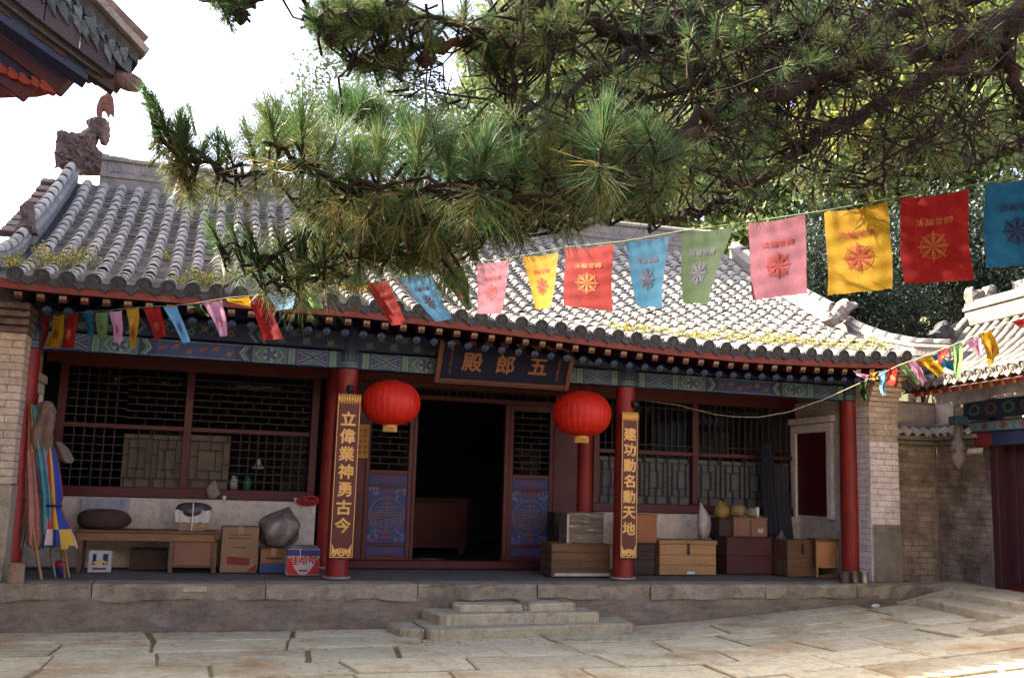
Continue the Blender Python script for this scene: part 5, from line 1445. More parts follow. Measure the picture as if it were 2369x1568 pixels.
# drain hole in the base: flat plate, the hole's shade put into its black colour
mb = MB(); a = AY(2106, 1352, -.034); b = AY(2140, 1385, -.034); mb.box(a.x, b.x, -.036, -.031, b.z, a.z); mb.build("drain_mouth", M_black, wa)
# coping of little tiles, and white plaster above
for nm, o_, u_, n_, L in (("coping", Vector((6.07, 0, 0)), Vector((1, 0, 0)), Vector((0, -1, 0)), .86), ("coping", G(0, 0, 0) - UPZ * 0, GT, GN, 1.25)):
    o_ = Vector((o_.x, o_.y, 0))
    c = MB()
    c.obox(o_ + u_ * L / 2 + n_ * .06 + UPZ * 2.48, u_ * L / 2, n_ * .10, UPZ * .03, .008)
    c.obox(o_ + u_ * L / 2 + n_ * .11 + UPZ * 2.545, u_ * (L / 2 - .003), n_ * .14, UPZ * .03, .008)
    cp = c.build(nm, M_ridge, wa if u_.x > .5 else wb)
    k = 0; x = .06
    while x < L:
        p = o_ + u_ * x + n_ * .28 + UPZ * 2.56; q = o_ + u_ * x + n_ * .0 + UPZ * 2.72
        t_ = (q - p).normalized(); nn = u_.cross(t_).normalized()
        if nn.z < 0: nn = -nn
        inst("coping_tile", barrel_me, cp, frame(p, t_.cross(nn), t_, nn) @ Matrix.Scale(.82, 4)); x += .17
    c = MB(); c.obox(o_ + u_ * L / 2 + n_ * .05 + UPZ * 2.73, u_ * (L / 2 - .002), n_ * .06, UPZ * .035, .012); c.build("coping_ridge", M_ridge, cp)
mb = MB(); mb.box(6.07, 6.97, -.012, .1, 2.72, 3.06); mb.build("plaster_panel", M_limewash, wa)
mb = gbox(MB(), .0, .45, -.1, .0, 2.72, 3.06); mb.build("plaster_panel", M_limewash, wb)
M_gdoor = mat("old_door_paint", (.045, .010, .013), (.03, .009, .012), 4, .75, .2, 20)
# posts, doors
for s in (1.45, 3.3):
    mb = MB(); mb.obox(G(s, .05, 1.75), GT * .075, GN * .075, UPZ * 1.29, .012); mb.build("post", M_gdoor, gate)
mb = gbox(MB(), 1.53, 3.22, -.06, .0, .47, 2.6); mb.build("door_board", M_gdoor, gate)
for s in (1.72, 2.36, 3.0): mb = gbox(MB(), s - .04, s + .04, .0, .03, .47, 2.6, .006); mb.build("door_stile", M_gdoor, gate)
mb = gbox(MB(), 1.53, 3.22, .0, .05, .47, .62, .01); mb.build("threshold", M_dred, gate)
# beams with painted fronts
bm_ = gbox(MB(), .95, 3.9, .10, .22, 2.58, 2.74, .01).build("painted_beam", M_navy, gate)
bu_ = gbox(MB(), .95, 3.9, .08, .20, 2.78, 3.02, .01).build("upper_beam", M_navy, gate)
D = [MB() for _ in range(4)]
def gquad(k, s0, s1, z0, z1, o): D[k].quad(G(s0, o, z0), G(s1, o, z0), G(s1, o, z1), G(s0, o, z1))
gquad(0, 1.0, 3.85, 2.60, 2.72, .2215)
for k in range(22):
    s = 1.05 + k * .128
    D[1 if k % 3 else 2].ring(G(s, .2225, 2.66), GT, UPZ, .012, .045, 10); D[3].ring(G(s + .06, .223, 2.66), GT, UPZ, 0, .016, 8)
    gquad(1, s + .05, s + .062, 2.6, 2.72, .222)
for k in range(8): D[3 if k % 2 else 0].ring(G(1.2 + k * .35, .2015, 2.90), GT * 1.5, UPZ, .05, .08, 14)
for mb, m_ in zip(D, (M_green, M_pale, M_redpaint, M_dgold)): stuff(mb.build("painted_pattern", m_, bm_))
gbox(MB(), 1.15, 1.55, .10, .20, 2.40, 2.58, .008).build("carved_bracket", M_redpaint, gate)
gbox(MB(), 1.55, 3.3, .16, .22, 2.40, 2.575, .008).build("carved_panel", M_navy, gate)
# hanging pendant
mb = MB(); c = G(1.0, .33, 0); mb.lathe((c.x, c.y, 0), [(.05, 2.70), (.05, 2.50), (.085, 2.47), (.095, 2.42), (.07, 2.36), (.05, 2.33), (.085, 2.30), (.10, 2.24), (.07, 2.18), (.03, 2.12), (0, 2.08)], 16)
pe = mb.build("pendant", mat("pendant_paint", (.44, .36, .30), (.30, .22, .18), 14, .7), gate, True)
mb = MB()
for k in range(8):
    a = 2 * PI * k / 8; mb.obox((c.x + .085 * math.cos(a), c.y + .085 * math.sin(a), 2.41), (.012 * math.sin(a), -.012 * math.cos(a), 0), (.006 * math.cos(a), .006 * math.sin(a), 0), (0, 0, .06))
mb.build("petal_print", M_pale, pe)
gbox(MB(), .93, 1.09, .22, .42, 2.70, 2.82, .006).build("pendant_block", M_teal, gate)
q = MB(); q.obox(G(1.32, .3, 2.33), GT * .13, GN * .03, (UPZ * .9 + GT * .4) * .04, .01); q.build("cloud_carving", M_limewash, gate)
# gate roof
GE0, GE1 = .55, 4.4
gp_o = [.94, .55, .2, -.05, -.2]; gp_z = [3.24, 3.46, 3.74, 4.02, 4.20]
gS = [0.0]
for i in range(1, 5): gS.append(gS[-1] + math.hypot(gp_o[i] - gp_o[i - 1], gp_z[i] - gp_z[i - 1]))
def gr(s, q):
    o = float(np.interp(q, gS, gp_o)); z = float(np.interp(q, gS, gp_z)); return G(s, o, z)
mb = MB()
for (lift, m_) in ((-.03, 0), (-.11, 1)):
    mb.m = m_
    for i in range(4):
        a, b, c_, d_ = G(GE0 + .05, gp_o[i], gp_z[i] + lift), G(GE1, gp_o[i], gp_z[i] + lift), G(GE1, gp_o[i + 1], gp_z[i + 1] + lift), G(GE0 + .05, gp_o[i + 1], gp_z[i + 1] + lift)
        mb.quad(a, b, c_, d_)
mb.m = 0; mb.quad(G(GE0, -.2, 4.17), G(GE1, -.2, 4.17), G(GE1, -1.2, 3.24), G(GE0, -1.2, 3.24))
groof = mb.build("roof", [M_tiledark, M_dwood], gate)
def tile_roof(parent, P, S, s0, s1, pitch, scale, U, caps=True, jit=.004, maxn=None, steps=True):
    """rows of barrel tiles on the slope P(s, q); U is the direction of the eave"""
    s = s0; n_ = 0
    while s <= s1:
        q = .01
        while q + TL_ * scale < S - .02:
            p, p2 = P(s, q), P(s, q + TL_ * scale); t_ = (p2 - p).normalized(); nn = U.cross(t_).normalized()
            if nn.z < 0: nn = -nn
            inst("roof_tile", barrel2_me, parent, frame(p + nn * .012 + Vector((0, 0, random.uniform(-jit, jit))), t_.cross(nn), t_, nn) @ Matrix.Scale(scale, 4)); n_ += 1
            q += TL_ * scale
        if caps:
            p, p2 = P(s, 0), P(s, .1); t_ = (p2 - p).normalized(); nn = U.cross(t_).normalized()
            if nn.z < 0: nn = -nn
            xx = t_.cross(nn)
            inst("eave_tile_cap", cap2_me, parent, frame(p + nn * .03 - t_ * .01, xx, nn, -t_) @ Matrix.Scale(scale, 4))
            pm = P(s + pitch / 2, 0)
            inst("drip_tile", drip2_me, parent, frame(pm - t_ * .025 + nn * .01, xx, Vector((t_.x, t_.y, 0)).normalized(), UPZ) @ Matrix.Scale(scale, 4))
        s += pitch
    if steps:
        tr = MB(); s = s0
        while s + pitch <= s1 + .001:
            q = 0.0
            while q < S - .11:
                a, b = P(s + .03, q), P(s + pitch - .03, q); c_, d_ = P(s + pitch - .03, q + .10), P(s + .03, q + .10)
                up = Vector((0, 0, .022)); tr.quad(a + up, b + up, c_, d_); tr.quad(a, b, b + up, a + up); q += .10
            s += pitch
        stuff(tr.build("trough_tiles", M_tiledark, parent))
barrel2_me = barrel_me.copy(); barrel2_me.materials.clear(); barrel2_me.materials.append(M_gtile)
cap2_me = cap_me.copy(); cap2_me.materials.clear(); cap2_me.materials.append(M_gtile)
drip2_me = drip_me.copy(); drip2_me.materials.clear(); drip2_me.materials.append(M_gtile)
tile_roof(groof, gr, gS[-1], GE0 + .2, 4.2, .205, .86, GT)
for k in range(17):
    s = GE0 + .22 + k * .21
    a, b = G(s, .84, 3.11), G(s, .0, 3.50)
    mb = MB(); mb.bar(a, b, .07, .07); o = mb.build("rafter", M_red, gate)
    e = MB(); dd = (b - a).normalized(); sd = GT * .03; u_ = dd.cross(GT).normalized() * .03; c = a - dd * .002
    e.quad(c - sd - u_, c + sd - u_, c + sd + u_, c - sd + u_); e.build("rafter_end", M_gold, o)
mb = MB(); gbox(mb, GE0 + .1, GE1, .83, .90, 3.155, 3.215); mb.build("eave_board", M_fascia, gate)
def gsweep(pts, mb, w, h):
    for i in range(len(pts) - 1): mb.bar(pts[i] + UPZ * h / 2, pts[i + 1] + UPZ * h / 2, w, h, bev=.02)
mb = MB(); gsweep([G(GE0 + .05, .84, 3.22), G(GE0 + .06, .5, 3.47), G(GE0 + .07, .2, 3.75), G(GE0 + .07, -.05, 4.04), G(GE0 + .07, -.2, 4.2)], mb, .14, .16); gb = mb.build("gable_ridge", M_gridge, groof)
mb = MB(); mb.obox(G(2.55, -.2, 4.28), GT * 1.95, GN * .08, UPZ * .12, .02); mb.obox(G(2.55, -.2, 4.42), GT * 1.95, GN * .11, UPZ * .03, .012); mb.build("ridge", M_gridge, groof)
mb = MB(); mb.tube([G(.6, -.2, 4.48), G(4.5, -.2, 4.48)], .07, 10); mb.build("ridge_cover", M_gtile, groof, True)
gY = float(G(.8, -.1, 4.3).y)
figure("ridge_dragon", Z5([(1325, 410), (1315, 350), (1308, 290), (1318, 262), (1335, 290), (1352, 285), (1375, 280), (1395, 300), (1412, 330), (1425, 290), (1440, 255), (1465, 248), (1487, 270), (1492, 310), (1475, 340), (1452, 372), (1440, 420), (1400, 430), (1360, 425)]), gY, .14, M_gridge, groof, .006)
figure("gable_beast", Z5([(1030, 605), (1080, 560), (1100, 520), (1130, 505), (1150, 545), (1180, 575), (1225, 600), (1260, 640), (1200, 680), (1130, 690), (1085, 640)]), float(G(.65, .5, 3.6).y) - .05, .14, M_tiledark, groof, .01)
# gate terrace and steps
gtb = MB(); gbox(gtb, .35, 7, -1.2, .62, -.05, .455); gt_ = structure(gtb.build("gate_terrace", M_step))
gs_ = thing("gate_steps", "broad worn stone steps with a sloping side stone leading up to the gate", "steps", tuple(G(2, 1.1, .2)))
def gpoly(pts): return [tuple(G(s, o, 0).to_2d()) for s, o in pts]
slab(gpoly([(1.47, .60), (3.6, .60), (3.6, .90), (1.47, .86)]), .25, .50, .02, .008, None, 6).build("step_slab", M_step, gs_)
slab(gpoly([(1.47, .80), (3.3, .82), (3.3, 1.38), (1.47, 1.33)]), .12, .40, .02, .008, None, 6).build("step_slab", M_step, gs_)
slab(gpoly([(1.50, 1.5), (3.05, 1.5), (3.05, 1.98), (1.62, 1.95)]), .0, .27, .02, .008, None, 6).build("step_slab", M_step, gs_) if False else None
slab(gpoly([(.4, .0), (7, .0), (7, .66), (.4, .60)]), .40, .515, .02, .006, None, 8).build("step_slab", M_step, gs_)
mb = MB(); w_ = .17
A_, B_ = G(1.28, .42, .53), G(1.28, 1.40, .295)
for sg, (a, b) in enumerate(((A_, B_),)):
    mb.prism([a + GT * w_, b + GT * w_, b + GT * w_ - UPZ * .14, a + GT * w_ - UPZ * .5], -GT * 2 * w_)
mb.build("ramp_stone", M_step, gs_)
A_, B_ = G(3.42, .7, .52), G(3.42, 1.85, .27); mb = MB(); mb.prism([A_ + GT * w_, B_ + GT * w_, B_ + GT * w_ - UPZ * .2, A_ + GT * w_ - UPZ * .5], -GT * 2 * w_); mb.build("ramp_stone", M_step, gs_)

# ---- second roof beyond the gate
wing = thing("side_wing", "dark grey tiled wing roof rising behind the gate roof", "building", (9.2, 2, 0))
WO = Vector((7.9, -.4, 0)); WU = Vector((.16, .987, 0)); WI = Vector((.987, -.16, 0))
def wr(s, q): return WO + WU * s + WI * (q * .86) + UPZ * (3.95 + q * .51)
mb = MB(); mb.quad(wr(-3, 0), wr(3.3, 0), wr(3.3, 3.1), wr(-3, 3.1)); mb.quad(wr(-3, 3.1), wr(3.3, 3.1), wr(3.3, 3.1) + WI * 2.6 - UPZ * 1.5, wr(-3, 3.1) + WI * 2.6 - UPZ * 1.5)
wroof = mb.build("roof", M_tiledark, wing)
tile_roof(wroof, wr, 3.1, -2.9, 3.2, .25, 1.0, WU, True)
mb = MB()
for s_, e in ((-3, 3.1),): pass
a, b = WO + WI * .6, WO + WI * 4.6
mb.obox(WO + WI * 2.7 + WU * .1 + UPZ * 2.0, WU * 3.0, WI * 2.0, UPZ * 2.0); mb.build("wall", M_brickold, wing)
mb = MB(); mb.obox(wr(.15, 3.1) + UPZ * .12, WU * 3.2, WI * .1, UPZ * .15, .02); mb.build("ridge", M_ridge, wroof)
mb = MB(); mb.bar(wr(3.3, 0) + UPZ * .08, wr(3.3, 3.1) + UPZ * .08, .16, .18, bev=.02); mb.build("gable_ridge", M_ridge, wroof)
# wooden pole behind the roof
p = AY(1987, 740, 4.5); mb = MB(); mb.tube([(p.x, 4.5, 0), (p.x, 4.5, AY(1980, 660, 4.5).z + .3)], [.13, .11], 12); po = mb.build("wooden_pole", M_pole, None, True, (p.x, 4.5, 0)); tag(po, "weathered wooden pole standing behind the right end of the hall roof", "pole")
p2 = AY(2000, 740, 4.6); mb = MB(); mb.tube([(p2.x + .28, 4.6, .0), (p2.x + .04, 4.6, AY(1980, 660, 4.6).z + .3)], .05, 8); mb.build("brace", M_pole, po, True)

# ================================================================== LEFT: gable corner near the camera
# the verge of a side hall's overhanging roof; frame: A = down the slope to the right, in the gable plane
PD = 7.6
PC = AD(322, 120, PD)
ang = math.radians(-12)
PA = Vector((math.cos(math.radians(16)), math.sin(math.radians(16)), 0)); PN = Vector((PA.y, -PA.x, 0))   # PN towards the camera
if PN.y > 0: PN = -PN
RK = math.tan(math.radians(37))
pav = thing("side_pavilion", "upper left pavilion roof corner with tiled verge, dark bargeboard and red lotus brackets", "pavilion", (PC.x, PC.y, 0))
def V(a, n, z): return Vector((PC.x, PC.y, PC.z)) + PA * a + PN * n + UPZ * z
def tp(a): return .52 + .48 * min(1.0, abs(a) / 1.2)
def rk(a): return -a * RK * (1 - .05 * a)      # height of the rake left of the corner (a<0)
SA = [0, -.35, -.75, -1.2, -1.7, -2.3]
mb = MB()
for i in range(5):
    a, b = SA[i], SA[i + 1]
    for (n0, n1, d0, d1) in ((.0, -.75, .0, -.10),):
        mb.quad(V(a, n0, rk(a)), V(b, n0, rk(b)), V(b, n1, rk(b)), V(a, n1, rk(a)))
        mb.quad(V(a, n0, rk(a) + d1), V(b, n0, rk(b) + d1), V(b, n1, rk(b) + d1), V(a, n1, rk(a) + d1))
    mb.quad(V(a, 0, rk(a)), V(b, 0, rk(b)), V(b, 0, rk(b) - .1), V(a, 0, rk(a) - .1))
mb.quad(V(0, 0, 0), V(0, -.75, 0), V(0, -.75, -.1), V(0, 0, -.1))
proof = mb.build("roof", M_tiledark, pav)
# verge roll on top
mb = MB(); mb.tube([V(a + .02, -.03, rk(a) + .085) for a in SA], .075, 10); mb.build("verge_roll", M_carved, proof, True)
mb = MB(); mb.bar(V(.05, -.03, .0), V(-2.3, -.03, rk(-2.3) - .02), .19, .05); mb.build("verge_board", M_ridge, proof)
# tile rows on the slope
for k in range(2):
    n = -.28 - k * .26
    for i in range(10):
        a0 = -.0 - i * .22; p, q = V(a0, n, rk(a0) + .02), V(a0 - .22, n, rk(a0 - .22) + .02); t_ = (q - p).normalized(); nn = PN.cross(t_).normalized()
        if nn.z < 0: nn = -nn
        inst("roof_tile", barrel_me, proof, frame(p, t_.cross(nn), t_, nn))
# hanging verge drips: three courses of pointed tiles on a solid backing
mb = MB()
for i in range(5):
    a_, b_ = SA[i] - .04, SA[i + 1]
    mb.prism([V(a_, -.02, rk(a_) - .02), V(b_, -.02, rk(b_) - .02), V(b_, -.02, rk(b_) - .40 * tp(b_)), V(a_, -.02, rk(a_) - .40 * tp(a_))], -PN * .08)
mb.build("verge_backing", M_tiledark, proof) if False else None
M_vd = mat("verge_tile_blue", (.13, .155, .175), (.085, .105, .12), 9, .85, .6, 40, rnd=.3, c3=(.22, .225, .22), s3=6, t3=(.52, .68))
mb.build("verge_backing", M_vd, proof)
vds = []
for w in (.045, .036, .052):
    vd = MB(); vd.prism([(-w, 0, 0), (w, 0, .01), (w * .85, 0, -.09), (w * .45, 0, -.13), (w * .1, 0, -.20), (-w * .3, 0, -.14), (-w * .9, 0, -.08)], (0, .026, 0)); vds.append(mesh_only(vd, "verge_drip", M_vd))
for row, (n0, dz_, st, k0) in enumerate(((.030, -.03, .15, 14), (.022, -.17, .092, 22), (.012, -.29, .085, 22))):
    for k in range(k0):
        a = -.05 - row * .05 - k * st + random.uniform(-.02, .02)
        if row == 0 and random.random() < .45: continue
        inst("verge_drip", vds[random.randrange(3)], proof, frame(V(a, n0, rk(a) + dz_ * tp(a) + random.uniform(-.03, .03) * tp(a)), PA, -PN, UPZ) @ Matrix.Rotation(random.uniform(-.25, .2) - .15, 4, 'Y') @ Matrix.Scale(random.uniform(.75, 1.15) * (.4 + .6 * tp(a)), 4))
mb = MB()
for k in range(3):
    a = -.22 - .16 * k; mb.tube([V(a, .03, rk(a) - .09), V(a, -.02, rk(a) - .09)], .04, 12)
stf = mb.build("verge_hole_caps", M_tiledark, proof, False); stf["kind"] = "stuff"
# bargeboard in pieces
mb = MB()
for i in range(5):
    a_, b_ = SA[i] - .14, SA[i + 1]
    mb.prism([V(a_, -.085, rk(a_) - .2 * tp(a_)), V(b_, -.085, rk(b_) - .2 * tp(b_)), V(b_, -.085, rk(b_) - .75 * tp(b_)), V(a_, -.085, rk(a_) - .75 * tp(a_))], -PN * .1)
mb.build("gable_lining", M_dwood, proof)
for k in range(8):
    a0, a1 = -.16 - k * .26, -.16 - (k + 1) * .26 + .008
    mb = MB(); mb.prism([V(a0, -.02, rk(a0) - .36 * tp(a0)), V(a1, -.02, rk(a1) - .36 * tp(a1)), V(a1, -.02, rk(a1) - .60 * tp(a1)), V(a0, -.02, rk(a0) - .60 * tp(a0))], -PN * .06); mb.build("bargeboard", mat("bargeboard_paint", (.04, .026, .034), (.03, .022, .03), 6, .6, rnd=.2), proof)
for q, (d0, d1, n, m_) in enumerate(((-.60, -.62, .0, M_tiledark), (-.62, -.68, -.06, M_dwood), (-.68, -.70, -.03, M_tiledark), (-.70, -.82, -.10, M_navy))):
    mb = MB()
    for i in range(8):
        a0, a1 = -.18 - .05 * q - i * .27, -.18 - .05 * q - (i + 1) * .27
        mb.prism([V(a0, n, rk(a0) + d0 * tp(a0)), V(a1, n, rk(a1) + d0 * tp(a1)), V(a1, n, rk(a1) + d1 * tp(a1)), V(a0, n, rk(a0) + d1 * tp(a0))], -PN * .2)
    mb.build("rake_moulding", m_, proof)
# eave end: corner beam, rafter ends, purlin ends and red lotus brackets
def seg(mb, x0, y0, x1, y1, dpt, w, h): mb.bar(AD(x0, y0, dpt), AD(x1, y1, dpt), w, h, bev=.012)
mb = MB(); mb.tube([AD(215, 150, PD + .1), AD(262, 176, PD + .06), AD(300, 190, PD), AD(318, 196, PD - .02)], [.05, .068, .075, .06], 12); cbm = mb.build("corner_beam", M_carved, pav, True)
mb = MB(); mb.tube([AD(222, 170, PD + .08), AD(262, 192, PD + .05), AD(285, 199, PD + .02)], [.03, .035, .02], 8); mb.build("corner_beam_edge", M_redpaint, pav, True)
for k in range(6):
    x1 = 160 + k * 17; y1 = 170 + k * 4.2
    mb = MB(); seg(mb, x1 - 120, y1 - 92, x1, y1 + 3, PD + .22 + .03 * k, .075, .075); mb.build("rafter", M_dred, pav)
for (x1, y1) in ((66, 214), (152, 202)):
    mb = MB(); seg(mb, x1 - 190, y1 - 142, x1, y1, PD + .16, .13, .17); mb.build("purlin_end", M_dred, pav)
mb = MB(); mb.prism([AD(-200, -40, PD + .10), AD(-40, 42, PD + .10), AD(60, 112, PD + .10), AD(150, 176, PD + .10), AD(120, 190, PD + .10), AD(40, 170, PD + .10), AD(-200, 60, PD + .10)], -PN * .14); mb.build("frieze_board", M_navy, pav)
mb = MB(); mb.prism([AD(-200, 60, PD + .24), AD(40, 168, PD + .24), AD(125, 192, PD + .24), AD(100, 198, PD + .24), AD(-200, 206, PD + .24)], -PN * .3); mb.build("bracket_beam", M_redpaint, pav)
for k, (dx, dy) in enumerate(((0, 168), (26, 180), (52, 192), (80, 200), (-24, 158), (100, 208))):
    c = AD(dx + 8, dy - 8, PD + .06); mb = MB()
    pts = []
    for j in range(14):
        t = 2 * PI * j / 14; r = .042 * (1 + .28 * math.cos(3 * t)); pts.append(c + PA * (r * 1.4 * math.cos(t)) + UPZ * (r * .8 * math.sin(t)) - UPZ * (r * .6 * math.cos(t)))
    mb.prism(pts, -PN * .08); mb.build("lotus_bracket", mat("lotus_red", (.42, .06, .035), (.34, .05, .03), 8, .6), pav)
mb = MB(); mb.obox(V(-2.9, -1.2, -PC.z / 2 + .6), PA * .6, PN * 1.0, UPZ * (PC.z / 2 + .55)); mb.build("wall", M_brickold, pav)

# ---- unseen big hall, added west of the court to shade the court and the left of the roof
west = thing("added_west_hall", "unseen tall hall added beyond the left end to shade court and roof", "hall", (-12.3, 10.8, 0))
mb = MB(); mb.box(-15.0, -10, 6.4, 15.0, 0, 7.4); mb.build("wall", M_brickold, west)
mb = MB()
e0, e1, rg0 = -9.0, -16, -12.3
mb.quad((e0, 5.7, 7.0), (e0, 16, 7.0), (rg0, 16, 12.6), (rg0, 5.7, 12.6)); mb.quad((e1, 5.7, 7.0), (e1, 16, 7.0), (rg0, 16, 12.6), (rg0, 5.7, 12.6))
mb.add([(e0, 5.7, 7.0), (e1, 5.7, 7.0), (rg0, 5.7, 12.6)], [(0, 1, 2)]); mb.add([(e0, 16, 7.0), (e1, 16, 7.0), (rg0, 16, 12.6)], [(0, 1, 2)])
mb.box(-13.6, -11.2, -16, 6.35, .02, 8.2); mb.quad((-10.8, -16.3, 7.8), (-10.8, 5.69, 7.8), (-12.3, 5.69, 9.7), (-12.3, -16.3, 9.7)); mb.quad((-13.8, -16.3, 7.8), (-13.8, 5.69, 7.8), (-12.3, 5.69, 9.7), (-12.3, -16.3, 9.7)); mb.add([(-10.8, -16.3, 7.8), (-13.8, -16.3, 7.8), (-12.3, -16.3, 9.7)], [(0, 1, 2)])  # added low wing, stretched south to shade the court and cut bounce light
mb.box(rg0 - .15, rg0 + .15, 5.8, 15.9, 12.58, 13.2); mb.build("roof", M_tile, west)
# unseen hall added behind the camera: it cuts low light and shows in the window panes
south = thing("added_south_hall", "unseen grey tiled hall added across the court to cut low light", "hall", (0, -20, 0))
mb = MB(); mb.box(-9, 12, -24, -17.5, 0, 4.6); mb.build("wall", M_brickold, south)
mb = MB(); mb.quad((-10, -16.2, 4.4), (13, -16.2, 4.4), (13, -20.7, 9.6), (-10, -20.7, 9.6)); mb.quad((-10, -25.2, 4.4), (13, -25.2, 4.4), (13, -20.7, 9.6), (-10, -20.7, 9.6))
for x in (-10, 13): mb.add([(x, -16.2, 4.4), (x, -25.2, 4.4), (x, -20.7, 9.6)], [(0, 1, 2)])
mb.box(-9.9, 12.9, -20.85, -20.55, 9.58, 10.1); mb.build("roof", M_tile, south)
mb = MB()
for x in (-6, -2, 2, 6, 10): mb.box(x - .9, x + .9, -17.53, -17.48, .8, 3.6)
mb.build("shutter_panels", M_dwood, south)["kind"] = "stuff"

# ================================================================== FLAGS
FC = {"yellow": (.80, .42, .02), "red": (.62, .025, .02), "maroon": (.25, .02, .03), "blue": (.03, .25, .46), "lblue": (.22, .52, .78),
      "green": (.10, .29, .04), "lgreen": (.32, .58, .20), "pink": (.66, .23, .32), "lpink": (.80, .36, .50)}
FM = {k: mat("cloth_" + k, v, tuple(c * .82 for c in v), 30, .75, .12, 300, transl=.42, spec=.15, c3=tuple(min(.8, c * 1.18 + .015) for c in v), s3=9, t3=(.45, .7)) for k, v in FC.items()}
PR_red = mat("print_red", (.20, .012, .008), rough=.8, transl=.3); PR_dark = mat("print_dark", (.014, .010, .03), rough=.8, transl=.2); PR_gold = mat("print_gold", (.36, .12, .03), rough=.8, transl=.3)
FW, FH = .29, .40
def wheel_uv():
    """eight spoked wheel in cloth units about (0,0), y up: list of polygons"""
    polys = []
    def ring(r0, r1, n=32, cx=0, cy=0):
        for k in range(n):
            a, b = 2 * PI * k / n, 2 * PI * (k + 1) / n
            polys.append([(cx + r0 * math.cos(a), cy + r0 * math.sin(a)), (cx + r1 * math.cos(a), cy + r1 * math.sin(a)), (cx + r1 * math.cos(b), cy + r1 * math.sin(b)), (cx + r0 * math.cos(b), cy + r0 * math.sin(b))])
    ring(.0538, .0580); ring(.0455, .0482); ring(.0, .006, 8)
    for k in range(8):
        a = PI * k / 4; c, s = math.cos(a), math.sin(a)
        def P(r, w): return (r * c - w * s, r * s + w * c)
        prof = [(.008, .0026), (.016, .0045), (.036, .0095), (.041, .008), (.046, .0034), (.063, .0032)]
        for (r0, w0), (r1, w1) in zip(prof, prof[1:]): polys.append([P(r0, -w0), P(r1, -w1), P(r1, w1), P(r0, w0)])
        ring(.003, .0058, 8, *P(.066, 0))
    return polys
WHEEL = wheel_uv()
def flag(label, color, corners, d, printc, group, big=False, wave=1.0, seed=0, txt=True):
    rnd = random.Random(seed)
    dd = d if hasattr(d, '__len__') else (d, d, d, d)
    C4 = [AD(x, y, q) for (x, y), q in zip(corners, dd)]      # TL TR BR BL
    f1, f2, ph = rnd.uniform(.5, 1.1), rnd.uniform(.4, .9), rnd.uniform(0, 6.28)
    wpx = ((C4[1] - C4[0]).length + (C4[2] - C4[3]).length) / 2
    hpx = (C4[3] - C4[0]).length
    squeeze = max(0, 1 - wpx / FW)
    amp = (.006 + .05 * squeeze) * wave
    view = Vector(CF).normalized()
    ca, cb = rnd.uniform(-.02, .02), rnd.uniform(-.03, .03)
    def F(u, v):
        top = C4[0].lerp(C4[1], u); bot = C4[3].lerp(C4[2], u)
        p = top.lerp(bot, v)
        k = min(1, v * 2.5)
        dep = amp * math.sin(2 * PI * f1 * u * (1 + squeeze) + ph + 2.2 * v) * k + .5 * amp * math.sin(2 * PI * f2 * v * 1.6 + ph) * k
        lat = (C4[1] - C4[0]).normalized() * ((.012 + .03 * squeeze) * wave * math.sin(PI * v * 1.5 + ph) * k * v)
        sag = Vector((0, 0, -.012 * math.sin(PI * u) * (1 - v)))
        wr_ = .0035 * math.sin(9 * u + 13 * v + ph) * math.sin(17 * v - 6 * u + 2 * ph) + .0045 * math.sin(23 * u * (1 - .6 * v) + ph * 3) * (1 - v) ** 2
        return p + view * (dep + wr_ * (.9 if big else 1.5)) + lat + sag
    nu, nv = (26, 34) if big else (12, 16)
    mb = MB()
    ragu = [rnd.uniform(-.008, .008) for _ in range(nu + 1)]
    for j in range(nv + 1):
        for i in range(nu + 1):
            v = j / nv + (ragu[i] if j == nv else 0); mb.v.append(tuple(F(i / nu, v)))
    for j in range(nv):
        for i in range(nu):
            a = j * (nu + 1) + i; mb.f.append((a, a + nu + 1, a + nu + 2, a + 1)); mb.mi.append(0)
    o = mb.build("prayer_flag", FM[color], None, True, tuple(C4[0]))
    tag(o, label, "flag", group)
    def Q(x, y):   # cloth units -> slightly in front of the cloth
        u, v = .5 + x / FW, .58 - y / FH
        p = F(u, v); n = (F(u + .01, v) - p).cross(F(u, v + .01) - p).normalized()
        if n.dot(view) > 0: n = -n
        return p + n * (.0032 if big else .005)
    pm = MB()
    for pl_ in WHEEL:
        pm.add([Q(*q) for q in pl_], [tuple(range(len(pl_)))])
    if txt:
        for k, ch in enumerate("法輪常轉"):
            vs, fs = text_mesh(ch, .0); x0 = (-1.5 + k) * .042
            for e in (0, .0016): pm.add([Q(x0 + e + p[0] * .040, .112 + p[1] * .036) for p in vs], fs)
    stuff(pm.build("wheel_print", {"r": PR_red, "d": PR_dark, "g": PR_gold}[printc], o))
    return o
GRP = "prayer flags on the long string across the court"
def invd(x, pts): return 1.0 / float(np.interp(x, [p[0] for p in pts], [1 / p[1] for p in pts]))
DP1 = [(90, 10.85), (600, 8.9), (1100, 7.0), (1500, 5.55), (1800, 4.75), (2000, 4.35), (2200, 4.15), (2400, 3.95)]
